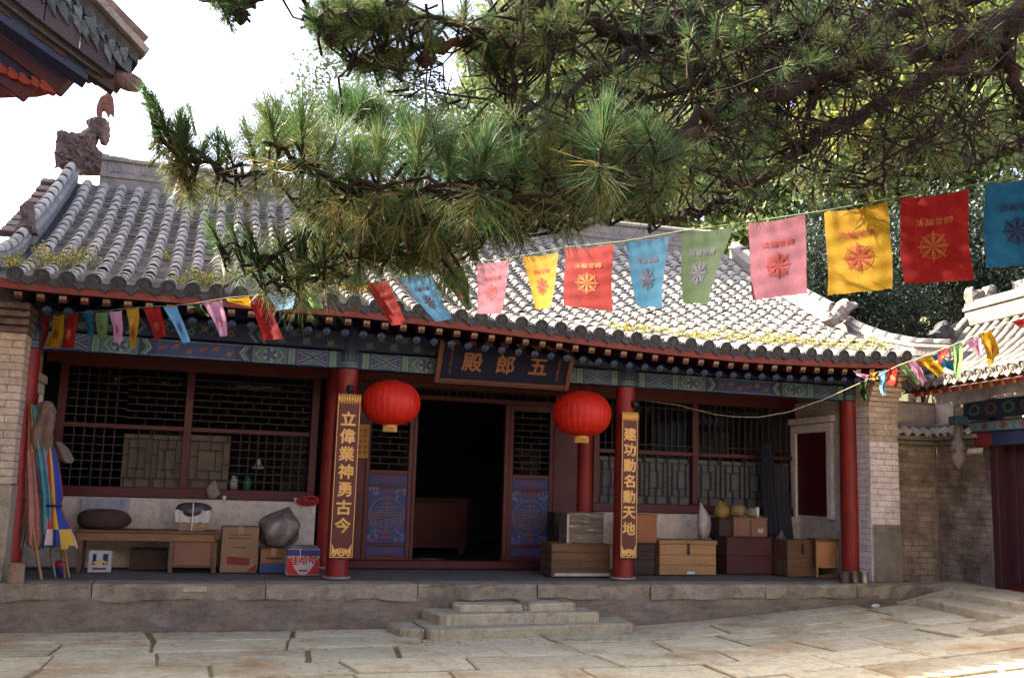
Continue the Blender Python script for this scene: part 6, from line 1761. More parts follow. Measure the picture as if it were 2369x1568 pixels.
F1 = [
 ("dark maroon flag at the far left end of the long string by the pier", "maroon", [(99, 727), (119, 726), (106, 803), (90, 802)], "d"),
 ("mustard yellow flag between the maroon and red flags at the left end of the string", "yellow", [(124, 728), (149, 726), (140, 804), (108, 801)], "r"),
 ("straight red flag right of the mustard one at the left end of the string", "red", [(156, 726), (181, 724), (171, 805), (143, 804)], "g"),
 ("narrow twisted blue flag left of the pale green one, over the left painted beam", "blue", [(190, 722), (213, 720), (213, 796), (200, 752)], "d"),
 ("small pale green flag between the narrow blue and small pink flags on the left", "lgreen", [(221, 721), (249, 719), (244, 782), (224, 780)], "r"),
 ("small pink flag with a pointed folded tail near the left end", "lpink", [(254, 718), (283, 717), (278, 799), (262, 781)], "r"),
 ("narrow tapering yellow flag left of the curling red one", "yellow", [(291, 713), (321, 710), (316, 804), (303, 804)], "r"),
 ("red flag curling to the right left of the white blue one", "red", [(331, 711), (370, 709), (386, 775), (361, 788)], "g"),
 ("sunlit white and sky blue flag slanting right over the left window beam", "lblue", [(378, 708), (409, 706), (442, 790), (423, 794)], "d"),
 ("small dark green flag blown up sideways left of the slanting pink flag", "green", [(431, 705), (464, 701), (483, 732), (462, 726)], "r"),
 ("pink flag slanting right beneath the eave, left of the orange one", "lpink", [(469, 696), (514, 693), (526, 776), (510, 778)], "r"),
 ("orange yellow flag blown flat against the eave left of the bright red one", "yellow", [(521, 688), (576, 685), (581, 709), (527, 696)], "r"),
 ("bright sunlit red flag hanging below the low pine twig", "red", [(576, 683), (615, 682), (654, 783), (609, 786)], "r"),
 ("blue flag crumpled up under the pine needles", "lblue", [(619, 680), (684, 674), (676, 713), (640, 716)], "d"),
 ("little yellow green flag half hidden behind the pine twig", "lgreen", [(705, 672), (729, 668), (745, 714), (716, 711)], "r"),
 ("yellow flag blown flat along the eave left of the slanting red one", "yellow", [(774, 652), (848, 650), (848, 677), (783, 665)], "r"),
 ("red flag slanting steeply to the right above the left lantern", "red", [(842, 651), (898, 648), (938, 749), (905, 752)], "r"),
 ("large sky blue flag slanting right above the left lantern", "lblue", [(920, 637), (993, 630), (1044, 736), (1007, 744)], "r"),
 ("green flag twisted into a narrow point right of the large sky blue one", "green", [(1008, 626), (1072, 617), (1096, 712), (1085, 719)], "r"),
 ("rose pink flag hanging straight against the roof tiles above the name plaque", "pink", [(1104, 606), (1180, 599), (1160, 725), (1104, 725)], "r"),
 ("yellow flag folded towards its tip left of the big dark red one", "yellow", [(1207, 592), (1292, 582), (1276, 712), (1240, 714)], "r"),
 ("plain red flag with faint gold wheel against the sunlit roof", "red", [(1310, 572), (1418, 563), (1416, 720), (1302, 706)], "g"),
 ("blue flag narrowing downward between the roof red and leaf green flags", "blue", [(1447, 558), (1547, 545), (1531, 710), (1473, 708)], "d"),
 ("large leaf green flag with a light patch", "green", [(1577, 534), (1697, 523), (1634, 702), (1577, 700)], "d"),
 ("large rose pink flag with a red wheel, left of the big yellow one", "pink", [(1730, 514), (1863, 494), (1870, 677), (1743, 693)], "r"),
 ("big yellow flag with a red wheel hanging before the right end of the roof", "yellow", [(1907, 488), (2053, 466), (2067, 667), (1916, 682)], "r"),
 ("big plain red flag with a gold wheel, second from the right edge", "red", [(2083, 456), (2240, 436), (2246, 648), (2085, 657)], "g"),
 ("big blue flag cut by the right edge of the photo", "blue", [(2278, 424), (2440, 400), (2440, 610), (2272, 619)], "d"),
]
for k, (lb, col_, cs, pr_) in enumerate(F1):
    xm = (cs[0][0] + cs[1][0]) / 2; w0 = (cs[1][0] - cs[0][0]) / 2
    dl, dr = invd(cs[0][0], DP1), invd(cs[1][0], DP1); big = k >= 19
    sw = (.0 if big else .10) * math.sin(k * 1.9)
    flag(lb, col_, cs, (dl, dr, dr + sw, dl + sw), pr_, GRP, big, .8 if k >= 24 else 1.0, 100 + k, k >= 16)
sp = [(60, 733), (105, 727), (200, 721), (320, 711), (440, 703), (525, 688), (640, 678), (745, 664), (845, 649), (930, 637), (1008, 627), (1104, 605), (1210, 591), (1310, 571), (1447, 557), (1580, 533), (1730, 513), (1907, 487), (2083, 455), (2278, 423), (2450, 397)]
pts = [AD(x, y, invd(x, DP1)) for x, y in sp] + [Vector((1.6, -9.0, 3.35))]
mb = MB(); mb.tube(pts, .0032, 6)
tag(mb.build("flag_string", mat("green_string", (.07, .10, .03), rough=.8), None, True, tuple(pts[0])), "long green string stretched from the left pier towards the pine, hung with flags", "string")
GRP2 = "small flags on the short string by the gate"
DP2 = [(1470, 13.6), (2000, 12.2), (2400, 10.4)]
F2 = [
 ("narrow pink flag blown sideways at the hall's right corner column", "lpink", [(1973, 855), (2012, 866), (2008, 878), (1985, 868)], "r"),
 ("dark green flag hanging in shade behind the rope by the right pier", "green", [(1989, 879), (2005, 876), (2005, 925), (1989, 927)], "d"),
 ("tiny orange yellow flag bunched at the pier corner left of the blue one", "yellow", [(2013, 860), (2030, 857), (2026, 876), (2012, 880)], "r"),
 ("narrow sky blue flag hanging before the right pier corbel", "lblue", [(2031, 857), (2050, 853), (2052, 913), (2042, 913)], "d"),
 ("bright red flag folded to a point before the right pier corbel", "red", [(2057, 850), (2075, 847), (2075, 898), (2051, 881)], "g"),
 ("thin green flag twisted downward left of the pink pointed one by the gate", "lgreen", [(2078, 844), (2094, 838), (2126, 887), (2117, 890)], "r"),
 ("pink pointed flag slanting right left of the orange yellow one by the gate", "lpink", [(2099, 836), (2118, 831), (2146, 879), (2136, 892)], "r"),
 ("orange yellow flag slanting right before the gate eave", "yellow", [(2123, 830), (2149, 820), (2184, 853), (2170, 873)], "r"),
 ("blue flag slanting right under the little red one by the gate", "blue", [(2152, 820), (2170, 815), (2209, 844), (2208, 862)], "d"),
 ("little red flag flipped up above the blue one by the gate", "red", [(2171, 813), (2201, 798), (2190, 825), (2172, 841)], "g"),
 ("pale green flag hanging straight before the gate roof", "lgreen", [(2202, 799), (2227, 791), (2221, 876), (2211, 874)], "r"),
 ("pink flag folded back left of the large yellow one on the gate string", "lpink", [(2232, 788), (2262, 775), (2275, 817), (2267, 823)], "r"),
 ("largest yellow flag on the gate string, against the gate tiles", "yellow", [(2266, 770), (2294, 762), (2316, 815), (2293, 847)], "r"),
 ("red flag tip at the right edge above the gate tiles", "red", [(2340, 743), (2379, 729), (2379, 761), (2369, 761)], "g"),
]
for k, (lb, col_, cs, pr_) in enumerate(F2):
    dl, dr = invd(cs[0][0], DP2), invd(cs[1][0], DP2)
    flag(lb, col_, cs, (dl, dr, dr, dl), pr_, GRP2, False, .8, 300 + k, False)
sp2 = [(1474, 924), (1565, 935), (1651, 957), (1700, 963), (1755, 964), (1824, 952), (1910, 921), (1996, 882), (2024, 872), (2078, 844), (2129, 826), (2200, 799), (2267, 770), (2340, 742), (2380, 728), (2470, 690)]
pts = [AD(x, y, invd(x, DP2)) for x, y in sp2]
mb = MB(); mb.tube(pts, .0038, 6); tag(mb.build("flag_rope", M_rope, None, True, tuple(pts[0])), "pale rope sagging from the right porch column up to the gate, hung with flags", "rope")
# ================================================================== HILL, TREES BEYOND
def hz(x, y):
    s = max(0, (y - 11) / 60)
    side = 1 / (1 + math.exp(-(x - 2 - y * .06) / 5.0))
    return (26 * min(1.4, s) ** .9) * side + .4 * math.sin(x * .3) * min(1, s * 5)
hb = MB(); hx = [-60 + i * 5 for i in range(45)]; hy = [10 + j * 4 for j in range(30)]
for x in hx:
    for y in hy: hb.v.append((x, y, hz(x, y) - .1))
for i in range(len(hx) - 1):
    for j in range(len(hy) - 1):
        a = i * len(hy) + j; hb.f.append((a, a + len(hy), a + len(hy) + 1, a + 1)); hb.mi.append(0)
structure(hb.build("hillside", mat("hill_scrub", (.075, .085, .030), (.12, .11, .045), 1.2, .95, .8, 6, c3=(.17, .13, .06), s3=.5, t3=(.55, .7)), None, True))

def quads_mesh(P, A, B, name, m):
    """P centres (n,3); A, B half axes (n,3): one leaf quad each"""
    n = len(P); V = np.empty((n, 4, 3)); V[:, 0] = P - A - B * .2; V[:, 1] = P + B * -1.0; V[:, 2] = P + A - B * .1; V[:, 3] = P + B
    V[:, 0] = P - A; V[:, 1] = P - B; V[:, 2] = P + A; V[:, 3] = P + B
    me = bpy.data.meshes.new(name); me.vertices.add(4 * n); me.vertices.foreach_set("co", V.reshape(-1))
    me.loops.add(4 * n); me.loops.foreach_set("vertex_index", np.arange(4 * n)); me.polygons.add(n)
    me.polygons.foreach_set("loop_start", np.arange(0, 4 * n, 4)); me.polygons.foreach_set("loop_total", np.full(n, 4))
    me.materials.append(m); me.update(calc_edges=True); return me
def unit(v): return v / np.maximum(np.linalg.norm(v, axis=-1, keepdims=True), 1e-9)
def crown(n, R, H, leaf, blobs, seed, m, name):
    r = np.random.default_rng(seed)
    bc = r.normal(size=(blobs, 3)); bc = unit(bc) * r.uniform(.25, 1, (blobs, 1)) ** .6 * [R * .8, R * .8, H * .42]; bc[:, 2] += H * .55
    br = r.uniform(.22, .46, blobs) * R
    k = r.integers(0, blobs, n); d = unit(r.normal(size=(n, 3))); P = bc[k] + d * (br[k] * r.uniform(.55, 1.05, n) ** .5)[:, None] * [1, 1, .8]
    nrm = unit(d + r.normal(size=(n, 3)) * .8 + [0, 0, .4]); a = unit(np.cross(nrm, r.normal(size=(n, 3)))); b = np.cross(nrm, a)
    s = leaf * r.uniform(.6, 1.3, (n, 1))
    return quads_mesh(P, a * s, b * s * .55, name, m)
M_leafy = mat("sunlit_leaves", (.155, .175, .042), (.105, .135, .038), .9, .6, island=.45, transl=.5, c3=(.21, .185, .045), s3=.5, t3=(.5, .65))
M_leafg = mat("green_leaves", (.11, .145, .04), (.08, .115, .038), .9, .6, island=.45, transl=.4, c3=(.17, .17, .045), s3=.6, t3=(.55, .68))
M_leafd = mat("dark_leaves", (.022, .036, .018), (.016, .028, .016), .9, .6, island=.5, transl=.15)
M_trunk = mat("tree_trunk", (.09, .065, .045), (.05, .038, .03), 6, .95, .6, 20)
CR_ME = [crown(9500, 2.6, 6.2, .105, 38, 1, M_leafy, "crown"), crown(9500, 2.5, 6.8, .10, 42, 2, M_leafg, "crown"), crown(9500, 2.8, 5.6, .105, 36, 3, M_leafy, "crown"),
         crown(11000, 2.3, 5.0, .06, 44, 4, M_leafd, "crown")]
def tree(label, px, py, dist, scale, kind, group, rot=0.0, zsc=1.0):
    """crown centre seen at the photo point px, py"""
    c = AD(px, py, dist); H = (6.2, 6.8, 5.6, 5.0)[kind] * scale * zsc
    base = Vector((c.x, c.y, c.z - H * .55)); gzv = hz(c.x, c.y) if c.y > 10 else 0
    t = thing("hill_tree", label, "tree", (base.x, base.y, min(gzv, base.z)), group)
    b0 = Vector((base.x, base.y, min(gzv, base.z) - .1))
    mb = MB(); top = c + Vector((0, 0, H * .2))
    mb.tube([b0, b0.lerp(top, .4) + Vector((.15 * scale, 0, 0)), b0.lerp(top, .7) - Vector((.1 * scale, 0, 0)), top], [.16 * scale, .13 * scale, .09 * scale, .03], 8)
    r_ = random.Random(int(px * 7 + py))
    for k in range(6):
        q = b0.lerp(top, .45 + .08 * k); e = q + Vector((r_.uniform(-1, 1), r_.uniform(-1, 1), r_.uniform(.3, 1))) * 1.3 * scale; mb.tube([q, q.lerp(e, .5) + Vector((0, 0, .1)), e], [.06 * scale, .04 * scale, .015], 5, False)
    mb.build("trunk", M_trunk, t)
    inst("crown", CR_ME[kind], t, Matrix.Translation(base) @ Matrix.Rotation(rot, 4, 'Z') @ Matrix.Diagonal((scale, scale, scale * zsc, 1)))
    return t
TREES = [
 (1180, 300, 34, 1.25, 1, "bushy green tree behind the pine, leftmost tall one on the hill"), (1330, 150, 38, 1.5, 0, "yellow green tree high behind the pine bough, left of centre"),
 (1500, 330, 36, 1.4, 2, "yellow green tree behind the middle of the pine"), (1560, 90, 42, 1.6, 1, "tall green tree at the top behind the pine, centre right"),
 (1720, 260, 34, 1.35, 0, "broad yellow green tree behind the bare pine twigs, above the leaf green flag"), (1760, 40, 44, 1.6, 2, "pale yellow tree near the top edge, above the thick pine limb"),
 (1900, 420, 30, 1.25, 2, "bright tree low behind the twigs above the pink flag"), (1980, 180, 38, 1.5, 1, "mid green tree behind the thick pine limb"),
 (2090, 350, 32, 1.3, 0, "yellow green tree behind the twigs above the big yellow flag"), (2180, 60, 42, 1.6, 0, "sunny tree at the upper right between pine limbs"),
 (2240, 230, 36, 1.4, 2, "light green tree right of the hanging pine branch"), (2330, 380, 30, 1.25, 1, "green tree at the right edge above the blue flag"),
 (2400, 160, 38, 1.5, 0, "yellow green tree at the far right edge"), (1640, 450, 30, 1.1, 1, "green tree just above the roof line behind the flags"),
 (1400, 470, 32, 1.1, 2, "tree low behind the pine over the roof ridge"), (1790, 560, 28, 1.0, 1, "green tree behind the sunlit roof and pink flag"),
 (1270, 30, 46, 1.5, 2, "pale tree at the top between pine boughs"),
]
for k, (px, py, d, s, kd, lb) in enumerate(TREES): tree(lb, px, py, d, s, kd, "trees on the hill behind the hall", k * 1.3)
DARK = [(1930, 640, 20, .75, "dark evergreen behind the roof right of the pink flag"), (2040, 700, 19, .62, "dark evergreen behind the hall's right roof end"), (2120, 650, 21, .85, "large dark evergreen between the hall and the gate roof"),
        (2230, 620, 21, .8, "dark evergreen above the gate roof dragon"), (2340, 620, 20, .75, "dark evergreen at the right edge behind the blue flag"), (1830, 660, 19, .55, "low dark evergreen behind the roof hip")]
for k, (px, py, d, s, lb) in enumerate(DARK): tree(lb, px, py, d, s, 3, "dark evergreens behind the roofs", k * 2.1)
# thin distant trees against the sky
M_leafs = mat("thin_tree_leaves", (.075, .10, .05), (.06, .08, .045), .9, .6, island=.4, transl=.3)
thin = crown(1500, 2.4, 4.4, .12, 26, 9, M_leafs, "crown")
for k, (px, py, d, s, lb) in enumerate(((760, 215, 30, .62, "thin leaved tree against the white sky, left of the small conifer"), (880, 200, 33, .60, "pale thin tree against the sky, nearest left of the small conifer"), (720, 260, 28, .45, "small thin tree at the left edge of the pine, against the sky"), (1050, 290, 31, .6, "thin tree right of the small conifer, partly behind the pine"), (860, 300, 26, .7, "loose green tree behind the roof ridge and bright pine tufts"))):
    c = AD(px, py, d); t = thing("distant_tree", lb, "tree", (c.x, c.y, 0), "thin trees against the sky")
    mb = MB(); b0 = Vector((c.x, c.y, 0)); mb.tube([b0, b0.lerp(c, .6) + Vector((.3, 0, 0)), c + Vector((0, 0, .6 * s))], [.18 * s, .12 * s, .03], 7)
    r_ = random.Random(k)
    for q in range(9):
        o_ = b0.lerp(c, .75 + .03 * q); e = o_ + Vector((r_.uniform(-1, 1), r_.uniform(-1, 1), r_.uniform(.0, .9))) * 1.9 * s; mb.tube([o_, o_.lerp(e, .5) + Vector((0, 0, .15)), e], [.05 * s, .035 * s, .012], 5, False)
    mb.build("trunk", M_trunk, t); inst("crown", thin, t, Matrix.Translation(c - Vector((0, 0, 2.4 * s))) @ Matrix.Rotation(k * 1.9, 4, 'Z') @ Matrix.Scale(s, 4))
c = AD(985, 215, 26); t = thing("small_conifer", "small dark conifer with flat layers against the white sky", "tree", (c.x, c.y, 0), None)
mb = MB(); mb.tube([(c.x, c.y, 0), tuple(c + Vector((0, 0, 1.25)))], [.14, .02], 7); mb.build("trunk", M_trunk, t)
r = np.random.default_rng(5); Ps, As, Bs = [], [], []
for k in range(7):
    z = c.z - 1.3 + k * .36; R = .85 * (1 - k / 8.5) + .12
    n = 170; a = r.uniform(0, 6.28, n); rr = R * r.uniform(.15, 1, n) ** .6
    P = np.stack([c.x + rr * np.cos(a), c.y + rr * np.sin(a), z - rr * .12 + r.normal(0, .035, n)], 1); Ps.append(P)
    d = unit(r.normal(size=(n, 3)) * [1, 1, .35]); As.append(d * .075); Bs.append(unit(np.cross(d, r.normal(size=(n, 3)))) * .03)
me = quads_mesh(np.concatenate(Ps), np.concatenate(As), np.concatenate(Bs), "crown", M_leafd); inst("crown", me, t, Matrix.Identity(4))

# ================================================================== WEEDS ON THE ROOF
M_weed = mat("weed_green", (.16, .18, .05), (.10, .13, .04), 20, .7, island=.3, transl=.3); M_weedy = mat("weed_yellow_flowers", (.55, .34, .03), (.45, .26, .03), 20, .7, island=.3, transl=.3)
def weeds(name, label, pts, n, h, as_stuff=False):
    vs, fs, mi = [], [], []
    for k in range(n):
        x, s, sp = pts[random.randrange(len(pts))]
        x += random.gauss(0, sp); p, _ = rpt(max(-5.6, min(5.6, x)), max(0.03, s + random.gauss(0, sp)))
        b = p + Vector((0, 0, .02)); e = b + Vector((random.gauss(0, .05), random.gauss(-.02, .05), random.uniform(.3, 1) * h))
        w = Vector((.004, 0, 0)); o = len(vs); vs += [b - w, b + w, e + w * .4, e - w * .4]; fs.append((o, o + 1, o + 2, o + 3)); mi.append(0)
        for q in range(4):
            c = b.lerp(e, random.uniform(.3, 1)) + Vector((random.gauss(0, .015), random.gauss(0, .015), 0)); d = Vector((random.gauss(0, 1), random.gauss(0, 1), random.gauss(0, 1))).normalized() * random.uniform(.010, .024); d2 = d.orthogonal().normalized() * .011
            o = len(vs); vs += [c - d, c - d2, c + d, c + d2]; fs.append((o, o + 1, o + 2, o + 3)); mi.append(1 if random.random() < .42 else 0)
    mb = MB(); mb.v = [tuple(v) for v in vs]; mb.f = fs; mb.mi = mi
    o = mb.build(name, [M_weed, M_weedy]); tag(o, label, "weeds")
    if as_stuff: stuff(o)
    return o
weeds("weed_clump", "tall clump of yellow flowering weeds on the lower left corner of the roof", [(-5.35, .9, .13), (-5.2, .7, .12), (-5.05, 1.0, .1)], 120, .28)
weeds("weed_clump", "small yellow flowering weeds on the toe of the left gable ridge", [(-5.68, .30, .11)], 70, .17)
weeds("weed_clump", "dry yellow weeds at the eave beside the low pine twig", [(-3.68, .42, .10)], 100, .2)
weeds("weed_clump", "single weed tuft in the middle of the left tile rows", [(-4.15, 1.9, .05), (-3.9, .45, .05)], 24, .13, True)
weeds("roof_weeds", "scattered low yellow green weeds along the sunlit lower right roof", [(1.5 + .35 * i, .35 + .5 * ((i * 37 % 10) / 10), .14) for i in range(12)] + [(3.6, 1.0, .25), (4.4, .8, .25)], 900, .13, True)
weeds("weed_clump", "yellow weed tuft on the right gable ridge below its beast", [(5.55, .75, .05), (5.45, .4, .05)], 46, .2)

# ================================================================== THE PINE
pine = thing("pine_tree", "big old pine reaching in from the right with long needled boughs over the court", "tree", (3.4, -7.4, 0))
TR_ = [Vector((3.4, -7.4, -.2)), Vector((3.3, -7.45, 1.5)), Vector((3.05, -7.6, 3.0)), Vector((2.7, -7.8, 4.4)), Vector((2.6, -7.8, 6.2)), Vector((2.2, -7.6, 8.2)), Vector((2.3, -7.4, 9.4))]
mb = MB(); mb.tube(TR_, [.40, .33, .29, .25, .19, .12, .05], 14); mb.build("trunk", M_bark, pine, True)
LIMBS = []      # sampled limb points (position, radius)
def limb(pts, r0, r1, wob=.012, name="limb", sub=5):
    P = []
    for i in range(len(pts) - 1):
        for k in range(sub):
            t = k / sub
            p0, p1, p2, p3 = pts[max(i - 1, 0)], pts[i], pts[i + 1], pts[min(i + 2, len(pts) - 1)]
            q = .5 * ((2 * p1) + (p2 - p0) * t + (2 * p0 - 5 * p1 + 4 * p2 - p3) * t * t + (3 * p1 - p0 - 3 * p2 + p3) * t ** 3)
            P.append(q + Vector((random.gauss(0, wob), random.gauss(0, wob), random.gauss(0, wob))))
    P.append(pts[-1]); n = len(P)
    R = [r0 + (r1 - r0) * (i / (n - 1)) ** .8 for i in range(n)]
    R = [x * random.uniform(.9, 1.12) for x in R]
    mb = MB(); mb.tube(P, R, 9 if r0 > .03 else 6); mb.build(name, M_bark, pine, True)
    for p, r in zip(P, R): LIMBS.append((np.array(p), r))
def D2(L): return [AD(x, y, d) for x, y, d in L]
Tk = lambda z: [Vector((2.95, -7.65, z))]
limb(Tk(3.4) + D2([(2480, 60, 4.6), (2369, 62, 4.5), (2260, 85, 4.4), (2150, 128, 4.3), (1973, 150, 4.1), (1830, 205, 3.9), (1678, 256, 3.8), (1560, 312, 3.6)]), .088, .016, .022)
limb(D2([(2300, 100, 4.4), (2190, 157, 4.3), (2032, 252, 4.2), (1875, 325, 4.1), (1820, 374, 4.0), (1658, 470, 3.9), (1540, 520, 3.8)]), .042, .009, .018)
limb(D2([(1973, 170, 4.1), (1910, 205, 4.0), (1867, 252, 4.0), (1847, 354, 4.0)]), .018, .008)
limb(D2([(2032, 252, 4.2), (2048, 310, 4.2), (2054, 374, 4.2), (2046, 455, 4.2)]), .016, .005)
limb(D2([(2323, 95, 4.4), (2335, 140, 4.4), (2358, 222, 4.4), (2400, 300, 4.4)]), .040, .02)
limb(D2([(2330, 135, 4.4), (2270, 175, 4.5), (2200, 240, 4.6), (2150, 300, 4.6), (2080, 390, 4.6)]), .022, .006)
limb(D2([(2369, 320, 4.6), (2300, 360, 4.6), (2240, 395, 4.6)]), .016, .006)
limb(D2([(2180, 150, 4.3), (2190, 220, 4.3), (2240, 300, 4.3), (2262, 400, 4.3)]), .014, .004)
limb(D2([(1973, 150, 4.1), (1880, 150, 4.2), (1780, 120, 4.3), (1660, 75, 4.3), (1543, 47, 4.2), (1489, 106, 4.0), (1402, 161, 3.8), (1277, 230, 3.6), (1166, 272, 3.5)]), .030, .010)
limb(Tk(4.6) + D2([(2369, -60, 4.8), (2000, -40, 4.6), (1700, -20, 4.4), (1480, 90, 4.1), (1340, 35, 4.0), (1245, 8, 3.9), (1107, 75, 3.7), (946, 122, 3.6), (804, 161, 3.5)]), .060, .010)
limb(D2([(1380, -20, 4.0), (1359, 10, 4.0), (1300, 90, 3.9), (1245, 150, 3.8), (1200, 190, 3.7), (1160, 218, 3.7)]), .020, .007)
limb(D2([(1640, 280, 3.8), (1560, 330, 3.5), (1440, 405, 3.3), (1360, 440, 3.15), (1284, 478, 3.1), (1088, 447, 3.0), (970, 449, 3.0), (812, 417, 2.95), (694, 374, 2.9), (610, 325, 2.9)]), .022, .006)
limb(D2([(1560, 330, 3.6), (1440, 400, 3.5), (1308, 466, 3.4), (1178, 500, 3.35), (1048, 547, 3.3), (914, 572, 3.3), (780, 612, 3.25), (660, 640, 3.2)]), .018, .005)
limb(D2([(812, 417, 3.0), (760, 440, 3.1), (640, 590, 3.2), (560, 575, 3.2), (490, 560, 3.2)]), .010, .004)
limb(D2([(694, 374, 2.95), (600, 400, 3.05), (520, 400, 3.1), (455, 360, 3.1), (400, 320, 3.1), (352, 272, 3.1)]), .011, .005)
limb(D2([(1178, 520, 3.35), (1240, 530, 3.4), (1320, 520, 3.4), (1420, 520, 3.4)]), .010, .004)
limb(D2([(1107, 75, 3.7), (1010, 40, 3.6), (900, 30, 3.5), (780, 30, 3.45), (700, 45, 3.4)]), .014, .005)
limb(D2([(1000, -60, 3.7), (800, -60, 3.6), (640, -20, 3.5), (560, 8, 3.5), (480, -4, 3.5)]), .016, .006)
limb(D2([(1520, 40, 4.2), (1600, 120, 4.2), (1650, 200, 4.1), (1640, 300, 4.0)]), .022, .010)
limb(D2([(1760, -40, 4.5), (1800, 40, 4.4), (1850, 90, 4.4), (1780, 160, 4.3), (1700, 190, 4.2), (1600, 200, 4.1), (1480, 250, 3.9)]), .035, .010)
limb(D2([(2369, -20, 4.6), (2200, 10, 4.6), (2050, 40, 4.5), (1900, 90, 4.4)]), .035, .012)
limb(D2([(1658, 470, 3.9), (1560, 500, 4.0), (1500, 530, 4.0)]), .010, .004)
LP_ = np.array([p for p, r in LIMBS]); LR_ = np.array([r for p, r in LIMBS])

STRX = [p[0] for p in sp]; STRY = [p[1] for p in sp]
def pxy(p):
    v = np.array(p) - CAM_POS; w = v @ CF; return (512 + FPX * (v @ CR) / w) / KD, (338.5 - FPX * (v @ CU) / w) / KD
def clear_of_flags(p, m=12):
    x, y = pxy(p); return y < np.interp(x, STRX, STRY) - m
def hooked(c, m=.42):      # near enough to a limb to hang on it, and clear of the flags
    x, y = pxy(c)
    if 1060 < x < 2400 and y > np.interp(x, STRX, STRY) - 62: return False
    return float(np.min(np.linalg.norm(LP_ - np.array(c), axis=1))) < m
N_base, N_dir, N_len, N_mat = [], [], [], []
TW = MB()
def tuft(c, axis, n, L,  a0=15, a1=70, shoot=.09, old=.0, droop=.0, scatter=.012):
    c = np.array(c); axis = np.array(axis, float); axis /= np.linalg.norm(axis); n = int(n * 1.75)
    t = RNG.uniform(0, 1, n); base = c + axis * (t * shoot)[:, None] + RNG.normal(0, scatter * .3, (n, 3))
    e1 = np.cross(axis, [0.31, .77, .21]); e1 /= np.linalg.norm(e1); e2 = np.cross(axis, e1)
    ph = RNG.uniform(0, 2 * PI, n); el = np.radians(a1 + (a0 - a1) * t + RNG.normal(0, 14, n))
    d = np.cos(el)[:, None] * axis + np.sin(el)[:, None] * (np.cos(ph)[:, None] * e1 + np.sin(ph)[:, None] * e2)
    d[:, 2] -= droop * (1 - t)
    d = unit(d)
    N_base.append(base); N_dir.append(d); N_len.append(L * RNG.uniform(.55, 1.12, n))
    N_mat.append((RNG.uniform(0, 1, n) < old * (1.3 - t)).astype(int))
    TW.tube([Vector(c - axis * .05), Vector(c + axis * shoot * .9)], [.006, .0035], 5, False)
def twig_to(c, r=.0042, maxd=.62):
    c = np.array(c); dd = np.linalg.norm(LP_ - c, axis=1)
    if pxy(c)[0] < 1050: maxd = .26
    dd2 = np.where(LP_[:, 2] > c[2] + .25, dd + .15, dd); i = int(np.argsort(dd2)[RNG.integers(0, 14)])
    if dd[i] > maxd or dd[i] < .02: return
    a, b = Vector(LP_[i]), Vector(c); m1 = a.lerp(b, .4) + Vector((random.gauss(0, .05), random.gauss(0, .05), random.gauss(0, .06))) * dd[i] * 1.6; m2 = a.lerp(b, .75) + Vector((random.gauss(0, .04), random.gauss(0, .04), -.05)) * dd[i] * 1.3
    TW.tube([a, m1, m2, b], [r * 1.5, r * 1.2, r, r * .8], 5, False)
# the near candles, placed one by one: photo point, depth, up-tilt dx, needle length px, count, droop
NEAR = [(735, 365, 2.95, -.1, 115, 120), (812, 412, 3.0, .0, 105, 120), (875, 395, 3.0, .05, 105, 130), (962, 385, 3.0, .05, 115, 140), (1040, 405, 3.0, .0, 110, 130), (1110, 395, 2.95, .08, 125, 150),
        (1258, 400, 3.1, .1, 105, 130), (1390, 335, 2.9, .05, 128, 170), (1510, 375, 3.1, .3, 110, 120), (640, 330, 2.9, -.3, 110, 120), (700, 320, 2.9, -.15, 120, 120), (590, 360, 3.05, -.2, 95, 90), (545, 385, 3.1, -.2, 85, 80), (505, 370, 3.1, .0, 80, 70),
        (430, 350, 3.1, .1, 66, 150), (412, 330, 3.1, .2, 62, 150), (390, 310, 3.1, -.1, 56, 130), (368, 290, 3.1, -.15, 52, 130), (355, 270, 3.1, -.2, 46, 110), (450, 380, 3.1, .3, 66, 130), (430, 390, 3.1, -.2, 60, 120), (655, 590, 3.2, -.2, 70, 70), (600, 585, 3.2, -.2, 66, 70), (555, 575, 3.2, -.3, 60, 60), (515, 565, 3.2, -.6, 55, 60),
        (700, 605, 3.2, .0, 85, 80), (750, 600, 3.2, .1, 90, 80), (640, 630, 3.2, -.2, 66, 70), (830, 590, 3.25, .0, 85, 80), (690, 640, 3.2, .0, 75, 70), (600, 625, 3.2, -.3, 56, 60),
        (900, 560, 3.3, .1, 80, 80), (980, 545, 3.3, .0, 85, 80), (1090, 520, 3.3, .1, 85, 80), (1200, 500, 3.35, .1, 85, 80), (1320, 475, 3.3, .1, 90, 90), (1190, 420, 3.05, .1, 105, 110), (1330, 420, 3.1, .0, 100, 110)]
def updir(dx, extra=(0, 0, 0)): return CU * 1.0 + CR * dx + np.array(extra)
for (x, y, d, dx, lp, n) in NEAR:
    L = lp * d / 2278.4
    c = AD(x, y + lp * .15, d)
    tuft(c, updir(dx + RNG.normal(0, .08), CF * RNG.normal(0, .3)), int(n * 1.25), L, 8, 62, .085, .05)
    # older needles hanging around the foot of the shoot
    tuft(c - Vector(CU) * .03, updir(dx, CF * RNG.normal(0, .3)) * -1 + CR * RNG.normal(0, .3), int(n * .55), L * 1.02, 40, 105, .05, .45, .35)
    twig_to(np.array(c) - CU * .04, .006)
    # a few neighbours behind
    for q in range(3 if y < 520 and x > 600 else 1):
        c2 = AD(x + RNG.normal(0, 40), y + abs(RNG.normal(20, 30)), d + RNG.uniform(.15, .6))
        if not hooked(c2): continue
        tuft(c2, updir(RNG.normal(0, .5), RNG.normal(0, .4, 3)), 80, L * .95, 15, 85, .07, .12, .15); twig_to(c2)
